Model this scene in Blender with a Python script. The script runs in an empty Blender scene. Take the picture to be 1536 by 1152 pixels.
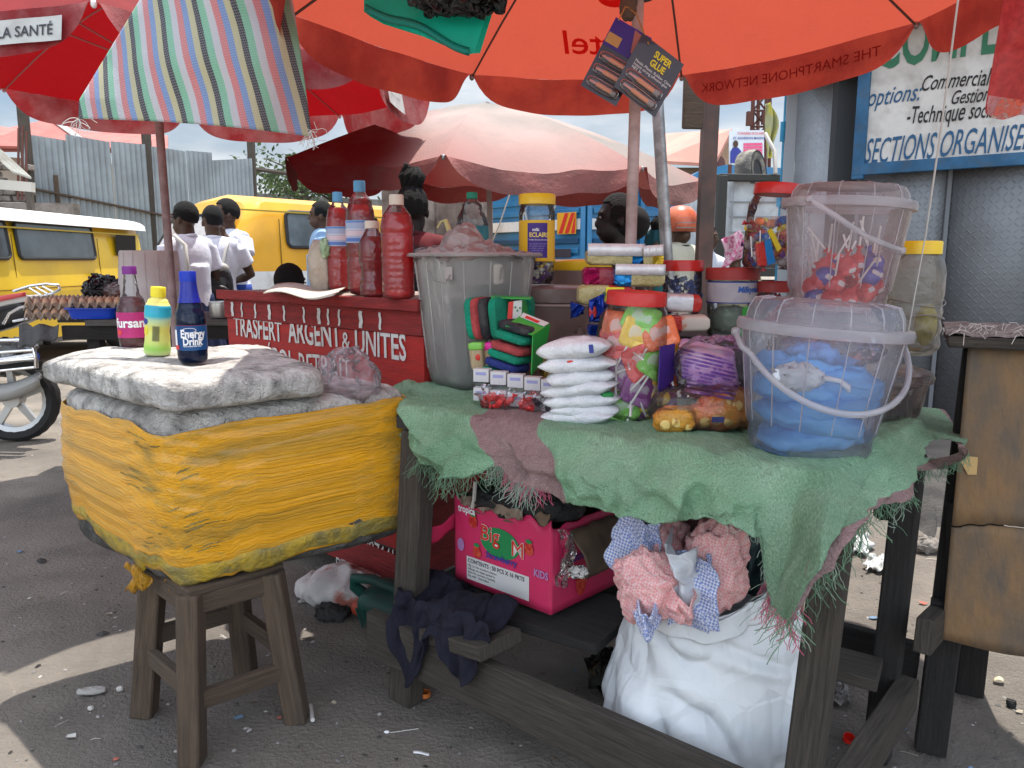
import bpy, bmesh, math, random
from mathutils import Vector, Matrix, noise
PI=math.pi; R=math.radians
random.seed(11)
sc=bpy.context.scene; COL=sc.collection
# ---------------- camera, sky, sun, exposure
CZ=1.3; PIT=R(9.2); FP=1153.0
cam=bpy.data.cameras.new('camera'); camo=bpy.data.objects.new('camera',cam); COL.objects.link(camo)
cam.sensor_width=36; cam.lens=36*FP/1536; cam.clip_start=.05; cam.clip_end=2000
camo.location=(0,0,CZ); camo.rotation_euler=(PI/2-PIT,0,0); sc.camera=camo
SUNV=Vector((.21,.56,2.3)).normalized()
w=bpy.data.worlds.new('World'); sc.world=w; w.use_nodes=True
nt=w.node_tree; nt.nodes.clear()
def wn(t,**k):
    n=nt.nodes.new(t)
    for a,b in k.items(): setattr(n,a,b)
    return n
sky=wn('ShaderNodeTexSky',sky_type='NISHITA',sun_disc=False,sun_elevation=math.asin(SUNV.z),sun_rotation=math.atan2(SUNV.x,SUNV.y),air_density=1.0,dust_density=1.5)
tc=wn('ShaderNodeTexCoord'); mp=wn('ShaderNodeMapping'); mp.inputs['Scale'].default_value=(1,1,3.2)
nz=wn('ShaderNodeTexNoise'); nz.inputs['Scale'].default_value=2.6; nz.inputs['Detail'].default_value=9; nz.inputs['Roughness'].default_value=.55; nz.inputs['Distortion'].default_value=.3
rp=wn('ShaderNodeValToRGB'); rp.color_ramp.elements[0].position=.36; rp.color_ramp.elements[1].position=.62
rp.color_ramp.elements[0].color=(.12,.12,.12,1)
n2=wn('ShaderNodeTexNoise'); n2.inputs['Scale'].default_value=6; n2.inputs['Detail'].default_value=8
cr=wn('ShaderNodeValToRGB'); cr.color_ramp.elements[0].color=(3.6,4.2,4.9,1); cr.color_ramp.elements[1].color=(7.6,7.8,8.0,1); cr.color_ramp.elements[0].position=.35; cr.color_ramp.elements[1].position=.62
mx=wn('ShaderNodeMixRGB'); bg=wn('ShaderNodeBackground'); ow=wn('ShaderNodeOutputWorld'); bg.inputs[1].default_value=.13
L=nt.links.new
L(tc.outputs['Generated'],mp.inputs[0]); L(mp.outputs[0],nz.inputs[0]); L(mp.outputs[0],n2.inputs[0]); L(nz.outputs[0],rp.inputs[0]); L(n2.outputs[0],cr.inputs[0])
L(rp.outputs[0],mx.inputs[0]); L(sky.outputs[0],mx.inputs[1]); L(cr.outputs[0],mx.inputs[2])
# the sky brightens toward the high sun, the part near the horizon is calmer
sx_=wn('ShaderNodeSeparateXYZ'); L(tc.outputs['Generated'],sx_.inputs[0]); mr_=wn('ShaderNodeMapRange'); mr_.inputs[1].default_value=.28; mr_.inputs[2].default_value=.75; mr_.inputs[3].default_value=.41; mr_.inputs[4].default_value=1.05
L(sx_.outputs[2],mr_.inputs[0]); mb_=wn('ShaderNodeMapRange'); mb_.inputs[1].default_value=-.05; mb_.inputs[2].default_value=-.75; mb_.inputs[3].default_value=0; mb_.inputs[4].default_value=1.35; L(sx_.outputs[1],mb_.inputs[0]); mm_=wn('ShaderNodeMath',operation='MAXIMUM'); L(mr_.outputs[0],mm_.inputs[0]); L(mb_.outputs[0],mm_.inputs[1])  # sky behind the camera brightened as added front fill
ms_=wn('ShaderNodeMixRGB',blend_type='MULTIPLY'); ms_.inputs[0].default_value=1; L(mx.outputs[0],ms_.inputs[1]); L(mm_.outputs[0],ms_.inputs[2]); L(ms_.outputs[0],bg.inputs[0]); L(bg.outputs[0],ow.inputs[0])
sl=bpy.data.lights.new('sun','SUN'); sl.energy=3.1; sl.angle=R(.6); sl.color=(1,.95,.87)
so=bpy.data.objects.new('sun',sl); COL.objects.link(so); so.rotation_euler=SUNV.to_track_quat('Z','Y').to_euler(); so.location=(0,0,10)
sc.view_settings.view_transform='Standard'; sc.view_settings.look='None'; sc.view_settings.gamma=1; sc.view_settings.exposure=1.3
sc.cycles.max_bounces=10; sc.cycles.transparent_max_bounces=28; sc.cycles.transmission_bounces=8; sc.cycles.diffuse_bounces=4
# ---------------- picture measurements turned into world points
def ray(px,py):
    v=(576-py)/FP
    return Vector(((px-768)/FP, math.cos(PIT)+v*math.sin(PIT), -math.sin(PIT)+v*math.cos(PIT)))
def gd(px,py,d): r=ray(px,py); return Vector((0,0,CZ))+r*(d/r.y)
def gz(px,py,z): r=ray(px,py); return Vector((0,0,CZ))+r*((z-CZ)/r.z)
def gpl(px,py,p0,n):
    r=ray(px,py); o=Vector((0,0,CZ)); n=Vector(n); return o+r*((Vector(p0)-o).dot(n)/r.dot(n))
# ---------------- materials
MT={}
def mat(name,col,rough=.6,col2=None,ns=8.,thr=(.4,.6),bump=0,bs=40.,metal=0,coat=0,stretch=None,coord='Object',dirt=0,dcol=(.08,.07,.06),ds=3.,transl=0,alpha=1,emit=None,det=5,spec=.32,vcol=False,tcol=None,dist=0,btype='N'):
    if name in MT: return MT[name]
    m=bpy.data.materials.new(name); m.use_nodes=True; t=m.node_tree; N=t.nodes; N.clear(); K=t.links.new
    out=N.new('ShaderNodeOutputMaterial'); p=N.new('ShaderNodeBsdfPrincipled')
    p.inputs['Roughness'].default_value=rough; p.inputs['Metallic'].default_value=metal; p.inputs['Coat Weight'].default_value=coat; p.inputs['Specular IOR Level'].default_value=spec
    tcn=N.new('ShaderNodeTexCoord'); mpn=N.new('ShaderNodeMapping'); K(tcn.outputs[coord],mpn.inputs[0])
    if stretch: mpn.inputs['Scale'].default_value=stretch
    src=None
    if vcol:
        a=N.new('ShaderNodeAttribute'); a.attribute_name='Col'; src=a.outputs['Color']
    else:
        rgb=N.new('ShaderNodeRGB'); rgb.outputs[0].default_value=(*col,1); src=rgb.outputs[0]
    def nzr(scale,thr,detail=det):
        n=N.new('ShaderNodeTexNoise'); n.inputs['Scale'].default_value=scale; n.inputs['Detail'].default_value=detail; n.inputs['Roughness'].default_value=.6; n.inputs['Distortion'].default_value=dist; K(mpn.outputs[0],n.inputs[0])
        r=N.new('ShaderNodeMapRange'); r.inputs[1].default_value=thr[0]; r.inputs[2].default_value=thr[1]; K(n.outputs[0],r.inputs[0]); return r.outputs[0],n.outputs[0]
    if col2 is not None:
        f,_=nzr(ns,thr); x=N.new('ShaderNodeMixRGB'); K(f,x.inputs[0]); K(src,x.inputs[1]); x.inputs[2].default_value=(*col2,1); src=x.outputs[0]
    if dirt:
        f,_=nzr(ds,(.45,.75),8); ml=N.new('ShaderNodeMath'); ml.operation='MULTIPLY'; K(f,ml.inputs[0]); ml.inputs[1].default_value=dirt
        x=N.new('ShaderNodeMixRGB'); K(ml.outputs[0],x.inputs[0]); K(src,x.inputs[1]); x.inputs[2].default_value=(*dcol,1); src=x.outputs[0]
    K(src,p.inputs['Base Color'])
    if bump:
        b=N.new('ShaderNodeBump'); b.inputs['Strength'].default_value=min(1,abs(bump)); b.inputs['Distance'].default_value=.02*max(1,abs(bump))
        if btype=='N': n=N.new('ShaderNodeTexNoise'); n.inputs['Detail'].default_value=6; n.inputs['Roughness'].default_value=.65; o=n.outputs[0]
        elif btype=='V': n=N.new('ShaderNodeTexVoronoi'); n.feature='F1'; o=n.outputs[0]
        elif btype=='C': # crumpled film: ridges between random flat facets
            n=N.new('ShaderNodeTexVoronoi'); n.feature='F2'; o=n.outputs[0]
        n.inputs['Scale'].default_value=bs; K(mpn.outputs[0],n.inputs[0]); K(o,b.inputs['Height']); K(b.outputs[0],p.inputs['Normal'])
    if emit: p.inputs['Emission Color'].default_value=(*emit[0],1); p.inputs['Emission Strength'].default_value=emit[1]
    sh=p.outputs[0]
    if transl:
        tr=N.new('ShaderNodeBsdfTranslucent'); ms=N.new('ShaderNodeMixShader'); ms.inputs[0].default_value=transl; K(sh,ms.inputs[1]); K(tr.outputs[0],ms.inputs[2])
        if tcol: tr.inputs[0].default_value=(*tcol,1)
        else: K(src,tr.inputs[0])
        sh=ms.outputs[0]
    if alpha<1:
        ta=N.new('ShaderNodeBsdfTransparent'); ms=N.new('ShaderNodeMixShader'); ms.inputs[0].default_value=alpha; K(ta.outputs[0],ms.inputs[1]); K(sh,ms.inputs[2]); sh=ms.outputs[0]
        if tcol: ta.inputs[0].default_value=(*tcol,1)
    K(sh,out.inputs[0]); MT[name]=m; return m
def checkmat(name,c1,c2,scale,rough=.8):
    m=mat(name,c1,rough,bump=.3,bs=140); t=m.node_tree; N=t.nodes; K=t.links.new; p=[n for n in N if n.type=='BSDF_PRINCIPLED'][0]
    tcn=N.new('ShaderNodeTexCoord'); mpn=N.new('ShaderNodeMapping'); mpn.inputs['Rotation'].default_value=(.5,.4,.6); ck=N.new('ShaderNodeTexChecker'); ck.inputs['Scale'].default_value=scale; ck.inputs['Color1'].default_value=(*c1,1); ck.inputs['Color2'].default_value=(*c2,1)
    nzn=N.new('ShaderNodeTexNoise'); nzn.inputs['Scale'].default_value=14; nzn.inputs['Detail'].default_value=5; mr=N.new('ShaderNodeMapRange'); mr.inputs[1].default_value=.35; mr.inputs[2].default_value=.7; mr.inputs[3].default_value=1.05; mr.inputs[4].default_value=.75; mx=N.new('ShaderNodeMixRGB'); mx.blend_type='MULTIPLY'; mx.inputs[0].default_value=1
    K(tcn.outputs['Object'],mpn.inputs[0]); K(mpn.outputs[0],ck.inputs[0]); K(tcn.outputs['Object'],nzn.inputs[0]); K(nzn.outputs[0],mr.inputs[0]); K(ck.outputs[0],mx.inputs[1]); K(mr.outputs[0],mx.inputs[2]); K(mx.outputs[0],p.inputs['Base Color']); return m
def film(name,tint=(.95,.95,.95),op=.12,rough=.15,bump=.5,bs=25,milky=(.8,.8,.8),bt='N',tl=.5):
    """clear or milky plastic: tinted see-through + thin milky scatter + gloss"""
    if name in MT: return MT[name]
    m=bpy.data.materials.new(name); m.use_nodes=True; t=m.node_tree; N=t.nodes; N.clear(); K=t.links.new
    out=N.new('ShaderNodeOutputMaterial'); ta=N.new('ShaderNodeBsdfTransparent'); ta.inputs[0].default_value=(*tint,1)
    d=N.new('ShaderNodeBsdfDiffuse'); d.inputs[0].default_value=(*milky,1); tr=N.new('ShaderNodeBsdfTranslucent'); tr.inputs[0].default_value=(*milky,1)
    dm=N.new('ShaderNodeMixShader'); dm.inputs[0].default_value=tl; K(d.outputs[0],dm.inputs[1]); K(tr.outputs[0],dm.inputs[2])
    a=N.new('ShaderNodeMixShader'); a.inputs[0].default_value=op; K(ta.outputs[0],a.inputs[1]); K(dm.outputs[0],a.inputs[2])
    g=N.new('ShaderNodeBsdfGlossy'); g.inputs['Roughness'].default_value=rough
    fr=N.new('ShaderNodeFresnel'); fr.inputs[0].default_value=1.42
    if bump:
        tcn=N.new('ShaderNodeTexCoord'); n=N.new('ShaderNodeTexNoise' if bt=='N' else 'ShaderNodeTexVoronoi'); n.inputs['Scale'].default_value=bs; K(tcn.outputs['Object'],n.inputs[0])
        b=N.new('ShaderNodeBump'); b.inputs['Strength'].default_value=bump; b.inputs['Distance'].default_value=.02; K(n.outputs[0],b.inputs['Height'])
        for q in (g,d): K(b.outputs[0],q.inputs['Normal'])
        K(b.outputs[0],fr.inputs['Normal'])
    s=N.new('ShaderNodeMixShader'); K(fr.outputs[0],s.inputs[0]); K(a.outputs[0],s.inputs[1]); K(g.outputs[0],s.inputs[2]); K(s.outputs[0],out.inputs[0]); MT[name]=m; return m
# ---------------- mesh collector
class M:
    def __init__(s): s.v=[]; s.f=[]; s.uv=[]; s.c=[]; s.cur=(1,1,1)
    def add(s,vs,fs,uvs=None,X=None):
        o=len(s.v)
        for v in vs:
            v=Vector(v); s.v.append(X@v if X else v); s.c.append(s.cur)
        for i,f in enumerate(fs):
            s.f.append([o+a for a in f]); s.uv.append(uvs[i] if uvs else [(0,0)]*len(f))
        return s
    def box(s,c,d,X=None,rz=0):
        hx,hy,hz=d[0]/2,d[1]/2,d[2]/2
        T=Matrix.Translation(Vector(c))@Matrix.Rotation(rz,4,'Z'); T=(X@T) if X else T
        vs=[(x*hx,y*hy,z*hz) for z in(-1,1) for y in(-1,1) for x in(-1,1)]
        fs=[(0,2,3,1),(4,5,7,6),(0,1,5,4),(2,6,7,3),(0,4,6,2),(1,3,7,5)]
        def u(f):
            r=[]
            for i in f:
                x,y,z=vs[i]
                r.append((x,y) if f in fs[:2] else ((x,z) if f in fs[2:4] else (y,z)))
            return r
        return s.add(vs,fs,[u(f) for f in fs],T)
    def beam(s,p0,p1,w,t,up=(0,0,1),w1=None,t1=None):
        p0=Vector(p0);p1=Vector(p1);d=(p1-p0);l=d.length;d.normalize();up=Vector(up)
        if abs(d.dot(up))>.97: up=Vector((0,1,0)) if abs(d.y)<.9 else Vector((1,0,0))
        a=d.cross(up).normalized();b=a.cross(d).normalized(); vs=[];off=random.random()*9
        w1=w1 or w;t1=t1 or t; n=5
        for k in range(n+1):
            q=p0.lerp(p1,k/n); ww=w+(w1-w)*k/n; tt=t+(t1-t)*k/n
            for i,j in((-1,-1),(1,-1),(1,1),(-1,1)): vs.append(q+a*i*ww/2+b*j*tt/2)
        fs=[(3,2,1,0),tuple(n*4+i for i in range(4))]; uv=[[(off,0),(off,w),(off+t,w),(off+t,0)]]*2
        per=[0,w,w+t,2*w+t,2*w+2*t]
        for k in range(n):
            for i in range(4):
                j=(i+1)%4; fs.append((k*4+i,k*4+j,k*4+4+j,k*4+4+i))
                u0=off+l*k/n;u1=off+l*(k+1)/n; uv.append([(u0,per[i]),(u0,per[i+1]),(u1,per[i+1]),(u1,per[i])])
        return s.add(vs,fs,uv)
    def tube(s,pts,r,n=8,closed=False,X=None):
        pts=[Vector(p) for p in pts]; m=len(pts); vs=[];fs=[];uv=[]; prev=None
        for k,p in enumerate(pts):
            a=pts[(k+1)%m] if (k<m-1 or closed) else p; b=pts[k-1] if (k>0 or closed) else p
            d=(a-b); d=d.normalized() if d.length>1e-9 else Vector((0,0,1))
            if prev is None:
                u=d.cross(Vector((0,0,1))); u=u.normalized() if u.length>.1 else d.cross(Vector((1,0,0))).normalized()
            else:
                u=prev-d*prev.dot(d); u=u.normalized() if u.length>1e-6 else prev
            prev=u; w_=d.cross(u); rr=r[k] if isinstance(r,(list,tuple)) else r
            for i in range(n): t=2*PI*i/n; vs.append(p+(u*math.cos(t)+w_*math.sin(t))*rr)
        for k in range(m if closed else m-1):
            for i in range(n):
                j=(i+1)%n; k2=(k+1)%m; fs.append((k*n+i,k*n+j,k2*n+j,k2*n+i)); uv.append([(k*.05,i/n),(k*.05,(i+1)/n),(k*.05+.05,(i+1)/n),(k*.05+.05,i/n)])
        if not closed:
            fs+= [tuple(range(n-1,-1,-1)),tuple((m-1)*n+i for i in range(n))]; uv+=[[(0,0)]*n]*2
        return s.add(vs,fs,uv,X)
    def lathe(s,pr,n=32,X=None,mod=None,a0=0,a1=2*PI):
        vs=[];fs=[];uv=[]; full=abs(a1-a0-2*PI)<1e-6; m=n if full else n+1; L_=0; ls=[0]
        for i in range(1,len(pr)): L_+=math.hypot(pr[i][0]-pr[i-1][0],pr[i][1]-pr[i-1][1]); ls.append(L_)
        rm=max(p[0] for p in pr)
        for (r,z) in pr:
            for i in range(m):
                t=a0+(a1-a0)*i/n; rr=r*(mod(t,z) if mod else 1); vs.append((rr*math.cos(t),rr*math.sin(t),z))
        for k in range(len(pr)-1):
            for i in range(n):
                j=(i+1)%m; fs.append((k*m+i,k*m+j,(k+1)*m+j,(k+1)*m+i))
                uv.append([(rm*(a1-a0)*i/n,ls[k]),(rm*(a1-a0)*(i+1)/n,ls[k]),(rm*(a1-a0)*(i+1)/n,ls[k+1]),(rm*(a1-a0)*i/n,ls[k+1])])
        return s.add(vs,fs,uv,X)
    def grid(s,fn,nu,nv,cu=False,X=None,us=1,vs_=1):
        vs=[];fs=[];uv=[]; m=nu if cu else nu+1
        for j in range(nv+1):
            for i in range(m): vs.append(fn(i/nu,j/nv))
        for j in range(nv):
            for i in range(nu):
                i2=(i+1)%m; fs.append((j*m+i,j*m+i2,(j+1)*m+i2,(j+1)*m+i)); uv.append([(us*i/nu,vs_*j/nv),(us*(i+1)/nu,vs_*j/nv),(us*(i+1)/nu,vs_*(j+1)/nv),(us*i/nu,vs_*(j+1)/nv)])
        return s.add(vs,fs,uv,X)
    def sell(s,c,d,e=.5,e2=None,rot=None,amp=0,fr=3,seed=0,nu=28,nv=16,X=None):
        """superellipsoid: e<1 boxy, 1 round"""
        e2=e2 or e; c=Vector(c); sg=lambda x,p: math.copysign(abs(x)**p,x); Rm=rot or Matrix.Identity(3)
        def fn(u,v):
            a=2*PI*u-PI; b=PI*v-PI/2; cb=sg(math.cos(b),e2)
            p=Vector((d[0]/2*cb*sg(math.cos(a),e),d[1]/2*cb*sg(math.sin(a),e),d[2]/2*sg(math.sin(b),e2)))
            if amp:
                q=Vector((p.x*fr/max(d)*2+seed*3.1,p.y*fr/max(d)*2+seed,p.z*fr/max(d)*2)); p+=noise.noise_vector(q)*amp
            return c+Rm@p
        return s.grid(fn,nu,nv,True,X)
def mk(name,m,mt,parent=None,smooth=True,label=None,cat=None,group=None,kind=None,bev=0,sub=0,solid=0,local=False,ang=None):
    me=bpy.data.meshes.new(name)
    vs=m.v; org=Vector((0,0,0))
    if parent is None and not local and kind!='structure' and vs:
        xs=[v.x for v in vs];ys=[v.y for v in vs];zs=[v.z for v in vs]; org=Vector(((min(xs)+max(xs))/2,(min(ys)+max(ys))/2,min(zs)))
    me.from_pydata([v-org for v in vs],[],m.f); me.materials.append(mt)
    ul=me.uv_layers.new(name='UVMap'); flat=[]
    for u in m.uv:
        for a in u: flat+=[a[0],a[1]]
    ul.data.foreach_set('uv',flat)
    if any(c!=(1,1,1) for c in m.c):
        ca=me.color_attributes.new('Col','FLOAT_COLOR','POINT'); ca.data.foreach_set('color',[x for c in m.c for x in (*c,1)])
    if smooth: me.polygons.foreach_set('use_smooth',[True]*len(me.polygons))
    me.update(); o=bpy.data.objects.new(name,me); COL.objects.link(o); o.location=org
    if smooth and ang is None: ang=45
    if smooth and ang<170: me.set_sharp_from_angle(angle=R(ang))
    if parent is not None:
        o.parent=parent
        if not local:
            B=Matrix.Identity(4); q=parent
            ch=[]
            while q is not None: ch.append(q); q=q.parent
            for q in reversed(ch): B=B@q.matrix_parent_inverse@q.matrix_basis
            o.matrix_parent_inverse=B.inverted()
    if solid: md=o.modifiers.new('s','SOLIDIFY'); md.thickness=solid; md.offset=0
    if bev: md=o.modifiers.new('b','BEVEL'); md.width=bev; md.segments=2; md.limit_method='ANGLE'; md.angle_limit=R(40)
    if sub: md=o.modifiers.new('u','SUBSURF'); md.levels=sub; md.render_levels=sub
    tag(o,label,cat,group,kind); return o
def tag(o,label=None,cat=None,group=None,kind=None):
    if label: o['label']=label
    if cat: o['category']=cat
    if group: o['group']=group
    if kind: o['kind']=kind
    return o
def thing(name,label,cat,loc=(0,0,0),rz=0,group=None):
    o=bpy.data.objects.new(name,None); COL.objects.link(o); o.location=loc; o.rotation_euler=(0,0,rz); o.empty_display_size=.05
    return tag(o,label,cat,group)
def dup(root,loc,rot=None,label=None,scale=None):
    def cp(o,par):
        c=o.copy(); COL.objects.link(c)
        if par is not None: c.parent=par
        for ch in list(o.children): cp(ch,c)
        return c
    r=cp(root,None); r.location=loc
    if rot is not None: r.rotation_euler=rot
    if scale is not None: r.scale=scale
    if label: r['label']=label
    return r
def cyl(m,c,r,h,n=24,X=None,r2=None):
    r2=r if r2 is None else r2
    T=Matrix.Translation(Vector(c)); T=X@T if X else T
    return m.lathe([(0,0),(r,0),(r2,h),(0,h)],n,T)
def align(p,d):
    """matrix putting local +Z along d at p"""
    return Matrix.Translation(Vector(p))@Vector(d).to_track_quat('Z','Y').to_matrix().to_4x4()
TXC=[0]
def text(s,size,mp_,name,mt,parent=None,bold=0,shear=0,align_='LEFT',jit=0,mirror=False,wid=1,label=None,sp=1,sub=0,th=0):
    cu=bpy.data.curves.new('t','FONT'); cu.body=s; cu.size=size; cu.offset=bold*size; cu.shear=shear; cu.align_x=align_; cu.space_character=sp; cu.resolution_u=3
    to=bpy.data.objects.new('t',cu); COL.objects.link(to); dg=bpy.context.evaluated_depsgraph_get(); dg.update()
    me=bpy.data.meshes.new_from_object(to.evaluated_get(dg)); bpy.data.objects.remove(to); bpy.data.curves.remove(cu)
    if sub:
        bm=bmesh.new(); bm.from_mesh(me); bmesh.ops.triangulate(bm,faces=bm.faces[:]); bmesh.ops.subdivide_edges(bm,edges=[e for e in bm.edges if e.calc_length()>size*.25],cuts=sub); bmesh.ops.triangulate(bm,faces=bm.faces[:]); bm.to_mesh(me); bm.free()
    m=M(); TXC[0]+=1; vs=[]
    for v in me.vertices:
        x,y=v.co.x*wid,v.co.y
        if jit: q=noise.noise_vector(Vector((x/size*1.3,y/size*1.1,TXC[0]*5.3)))*jit*size; x+=q.x; y+=q.y; q=noise.noise_vector(Vector((x/size*.35,7.7,TXC[0]*2.3)))*jit*size*1.2; y+=q.y
        if mirror: x=-x
        vs.append(mp_(x,y))
    m.add(vs,[tuple(p.vertices) for p in me.polygons]); bpy.data.meshes.remove(me)
    return mk(name,m,mt,parent,smooth=False,label=label,solid=th)
def plane_map(o,ex,ey,n,lift=.0015):
    o=Vector(o);ex=Vector(ex).normalized();ey=Vector(ey).normalized();n=Vector(n).normalized()
    return lambda x,y: o+ex*x+ey*y+n*lift
def cyl_map(c,r,a0,z0,lift=.001):
    c=Vector(c)
    def f(x,y):
        rr=(r(z0+y) if callable(r) else r)+lift; a=a0+x/rr; return c+Vector((rr*math.cos(a),rr*math.sin(a),z0+y))
    return f
def nz3(p,s=1,o=0): return noise.noise(Vector((p[0]*s+o,p[1]*s,(p[2] if len(p)>2 else 0)*s)))
def voxel(name,m,mt,vox,parent=None,smooths=4,**k):
    """merge the collected shapes into ONE continuous surface"""
    me=bpy.data.meshes.new('v'); me.from_pydata(m.v,[],m.f); o=bpy.data.objects.new('v',me); COL.objects.link(o)
    md=o.modifiers.new('r','REMESH'); md.mode='VOXEL'; md.voxel_size=vox; md.use_smooth_shade=True
    md=o.modifiers.new('s','SMOOTH'); md.factor=.5; md.iterations=smooths
    dg=bpy.context.evaluated_depsgraph_get(); dg.update(); e=bpy.data.meshes.new_from_object(o.evaluated_get(dg)); bpy.data.objects.remove(o)
    q=M(); q.add([v.co.copy() for v in e.vertices],[tuple(p.vertices) for p in e.polygons]); bpy.data.meshes.remove(e)
    return mk(name,q,mt,parent,ang=180,**k)
# ================= materials in common use
WOODG=mat('wood_grey',(.125,.105,.085),.85,(.040,.034,.028),6,(.3,.75),bump=.9,bs=22,stretch=(1.2,22,1),coord='UV')
WOODB=mat('wood_brown',(.15,.105,.07),.8,(.07,.05,.037),5,(.3,.7),bump=.7,bs=20,stretch=(1.2,20,1),coord='UV',dirt=.6,ds=.8)
WOODD=mat('wood_dark',(.045,.041,.038),.85,(.02,.018,.017),6,(.3,.75),bump=.8,bs=22,stretch=(1.2,22,1),coord='UV')
STEEL=mat('galvanised',(.42,.44,.45),.4,(.25,.25,.25),12,metal=.6,dirt=.5,ds=9)
CHROME=mat('chrome',(.8,.8,.8),.12,metal=1)
BLK=mat('black_rubber',(.02,.02,.02),.75,bump=.2,bs=60)
BLKG=mat('black_gloss',(.015,.015,.017),.3,coat=.3)
WHT=mat('white_paint',(.72,.72,.70),.5,(.5,.48,.44),5,(.5,.8))
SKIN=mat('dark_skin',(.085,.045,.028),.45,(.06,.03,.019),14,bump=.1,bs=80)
SKIND=mat('silhouette_skin',(.009,.006,.005),.5,bump=.1,bs=80)  # skin blackened for backlit people, their shade put into the colour
HAIR=mat('black_hair',(.006,.006,.006),.85,bump=1,bs=160)
# ================= ground
def gh(x,y):
    a=.012*noise.noise(Vector((x*1.1,y*1.1,3)))+.006*noise.noise(Vector((x*4,y*4,1)))+.003*noise.noise(Vector((x*13,y*13,5)))
    return a*min(1,8/max(1,math.hypot(x,y)))
g=M()
def axis(lo,hi,a,b,st): 
    r=[a+(b-a)*i/int((b-a)/st) for i in range(int((b-a)/st)+1)]
    k=st
    q=[]; v=a
    while v>lo: k*=1.35; v-=k; q.append(max(v,lo))
    p=[]; v=b;k=st
    while v<hi: k*=1.35; v+=k; p.append(min(v,hi))
    return q[::-1]+r+p
xs=axis(-300,300,-3.5,3.5,.045); ys=axis(-40,400,.6,6,.045)
vs=[(x,y,gh(x,y)) for y in ys for x in xs]; nx=len(xs)
fs=[];uv=[]
for j in range(len(ys)-1):
    for i in range(nx-1):
        f=(j*nx+i,j*nx+i+1,(j+1)*nx+i+1,(j+1)*nx+i); fs.append(f); uv.append([(vs[a][0],vs[a][1]) for a in f])
g.add(vs,fs,uv)
GM=mat('soil',(.32,.28,.235),.95,(.17,.152,.135),1.3,(.35,.7),bump=1.6,bs=70,dirt=.75,ds=2.4,dcol=(.105,.095,.085),det=9)
mk('ground',g,GM,kind='structure')
def patch(name,pts_,m,lift=.02):
    cx=sum(p[0] for p in pts_)/len(pts_); cy=sum(p[1] for p in pts_)/len(pts_); n=len(pts_)*8; b=M(); vs=[(cx,cy,.035)]
    for k in range(n):
        a=k/8; i=int(a)%len(pts_); j=(i+1)%len(pts_); t=a-int(a); x=pts_[i][0]*(1-t)+pts_[j][0]*t; y=pts_[i][1]*(1-t)+pts_[j][1]*t
        q=noise.noise_vector(Vector((x*5,y*5,1)))*.12; vs.append((x+q.x,y+q.y,-.01))
    for k in range(n): x,y,_=vs[1+k]; vs.append(((x*.8+cx*.2),(y*.8+cy*.2),.022+.02*noise.noise(Vector((x*6,y*6,2)))))
    fs=[(1+k,1+(k+1)%n,n+1+(k+1)%n,n+1+k) for k in range(n)]+[(0,n+1+k,n+1+(k+1)%n) for k in range(n)]
    b.add(vs,fs); return mk(name,b,m,kind='structure')
G2=lambda px,py:(gz(px,py,0).x,gz(px,py,0).y)
patch('dark_mud',[G2(1340,700),G2(1440,690),G2(1480,760),G2(1400,810),G2(1340,770)],mat('mud',(.035,.033,.032),.8,(.07,.065,.06),5,bump=2,bs=20))
# pebbles and litter as gravel
pb=M(); rnd=random.Random(5)
for k in range(900):
    y=rnd.uniform(1.3,6.5) if k%2 else rnd.uniform(1.3,3.2); x=rnd.uniform(-.75,.75)*y; s=rnd.uniform(.0025,.008)*(1+(rnd.random()>.96)*1.6)
    v=rnd.uniform(.05,.5)**1.3; pb.cur=(v,v*.95,v*.88)
    X=Matrix.Translation((x,y,gh(x,y)+s*.2))@Matrix.Rotation(rnd.random()*6,4,'Z')@Matrix.Diagonal((s*rnd.uniform(.8,1.9),s,s*rnd.uniform(.4,.8),1))
    bmv=[(1,0,0),(.3,.9,.1),(-.8,.6,-.1),(-.8,-.5,.1),(.3,-1,0),(.1,.1,.9)]
    pb.add(bmv,[(0,1,5),(1,2,5),(2,3,5),(3,4,5),(4,0,5)],None,X)
mk('gravel',pb,mat('pebble',(.3,.3,.3),.9,vcol=True),kind='stuff',smooth=False)
st=M(); 
for k in range(110):
    y=rnd.uniform(1.35,3.4); x=rnd.uniform(-.7,.7)*y; a=rnd.random()*6; l=rnd.uniform(.012,.05); v=rnd.choice([.55,.4,.12,.2]); st.cur=(v,v*.93,v*.8)
    p=[(x+math.cos(a)*l*t+rnd.uniform(-1,1)*.003,y+math.sin(a)*l*t,gh(x,y)+.003+.003*math.sin(t*3)) for t in (0,.33,.66,1)]
    st.tube(p,rnd.uniform(.0006,.0016),4)
mk('straw_litter',st,mat('straw',(.3,.3,.3),.9,vcol=True),kind='stuff')
lt=M()
for k in range(130):
    y=rnd.uniform(1.4,4.2); x=rnd.uniform(-.72,.72)*y; s=rnd.uniform(.006,.022); a=rnd.random()*6; v=rnd.choice([(.5,.48,.44),(.16,.12,.08),(.3,.26,.2),(.09,.08,.07),(.35,.1,.07),(.12,.2,.3)]); lt.cur=v; z=gh(x,y)+.003
    P5=[Vector((x+math.cos(a+t)*s*q,y+math.sin(a+t)*s*q*.7,z+rnd.uniform(0,.008))) for t,q in ((0,1),(1.2,.7),(2.4,1),(3.7,.8),(5,.9))]; lt.add(P5,[(0,1,2,3,4)])
mk('paper_litter',lt,mat('litter',(.3,.3,.3),.8,vcol=True),kind='stuff',smooth=False)
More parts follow.
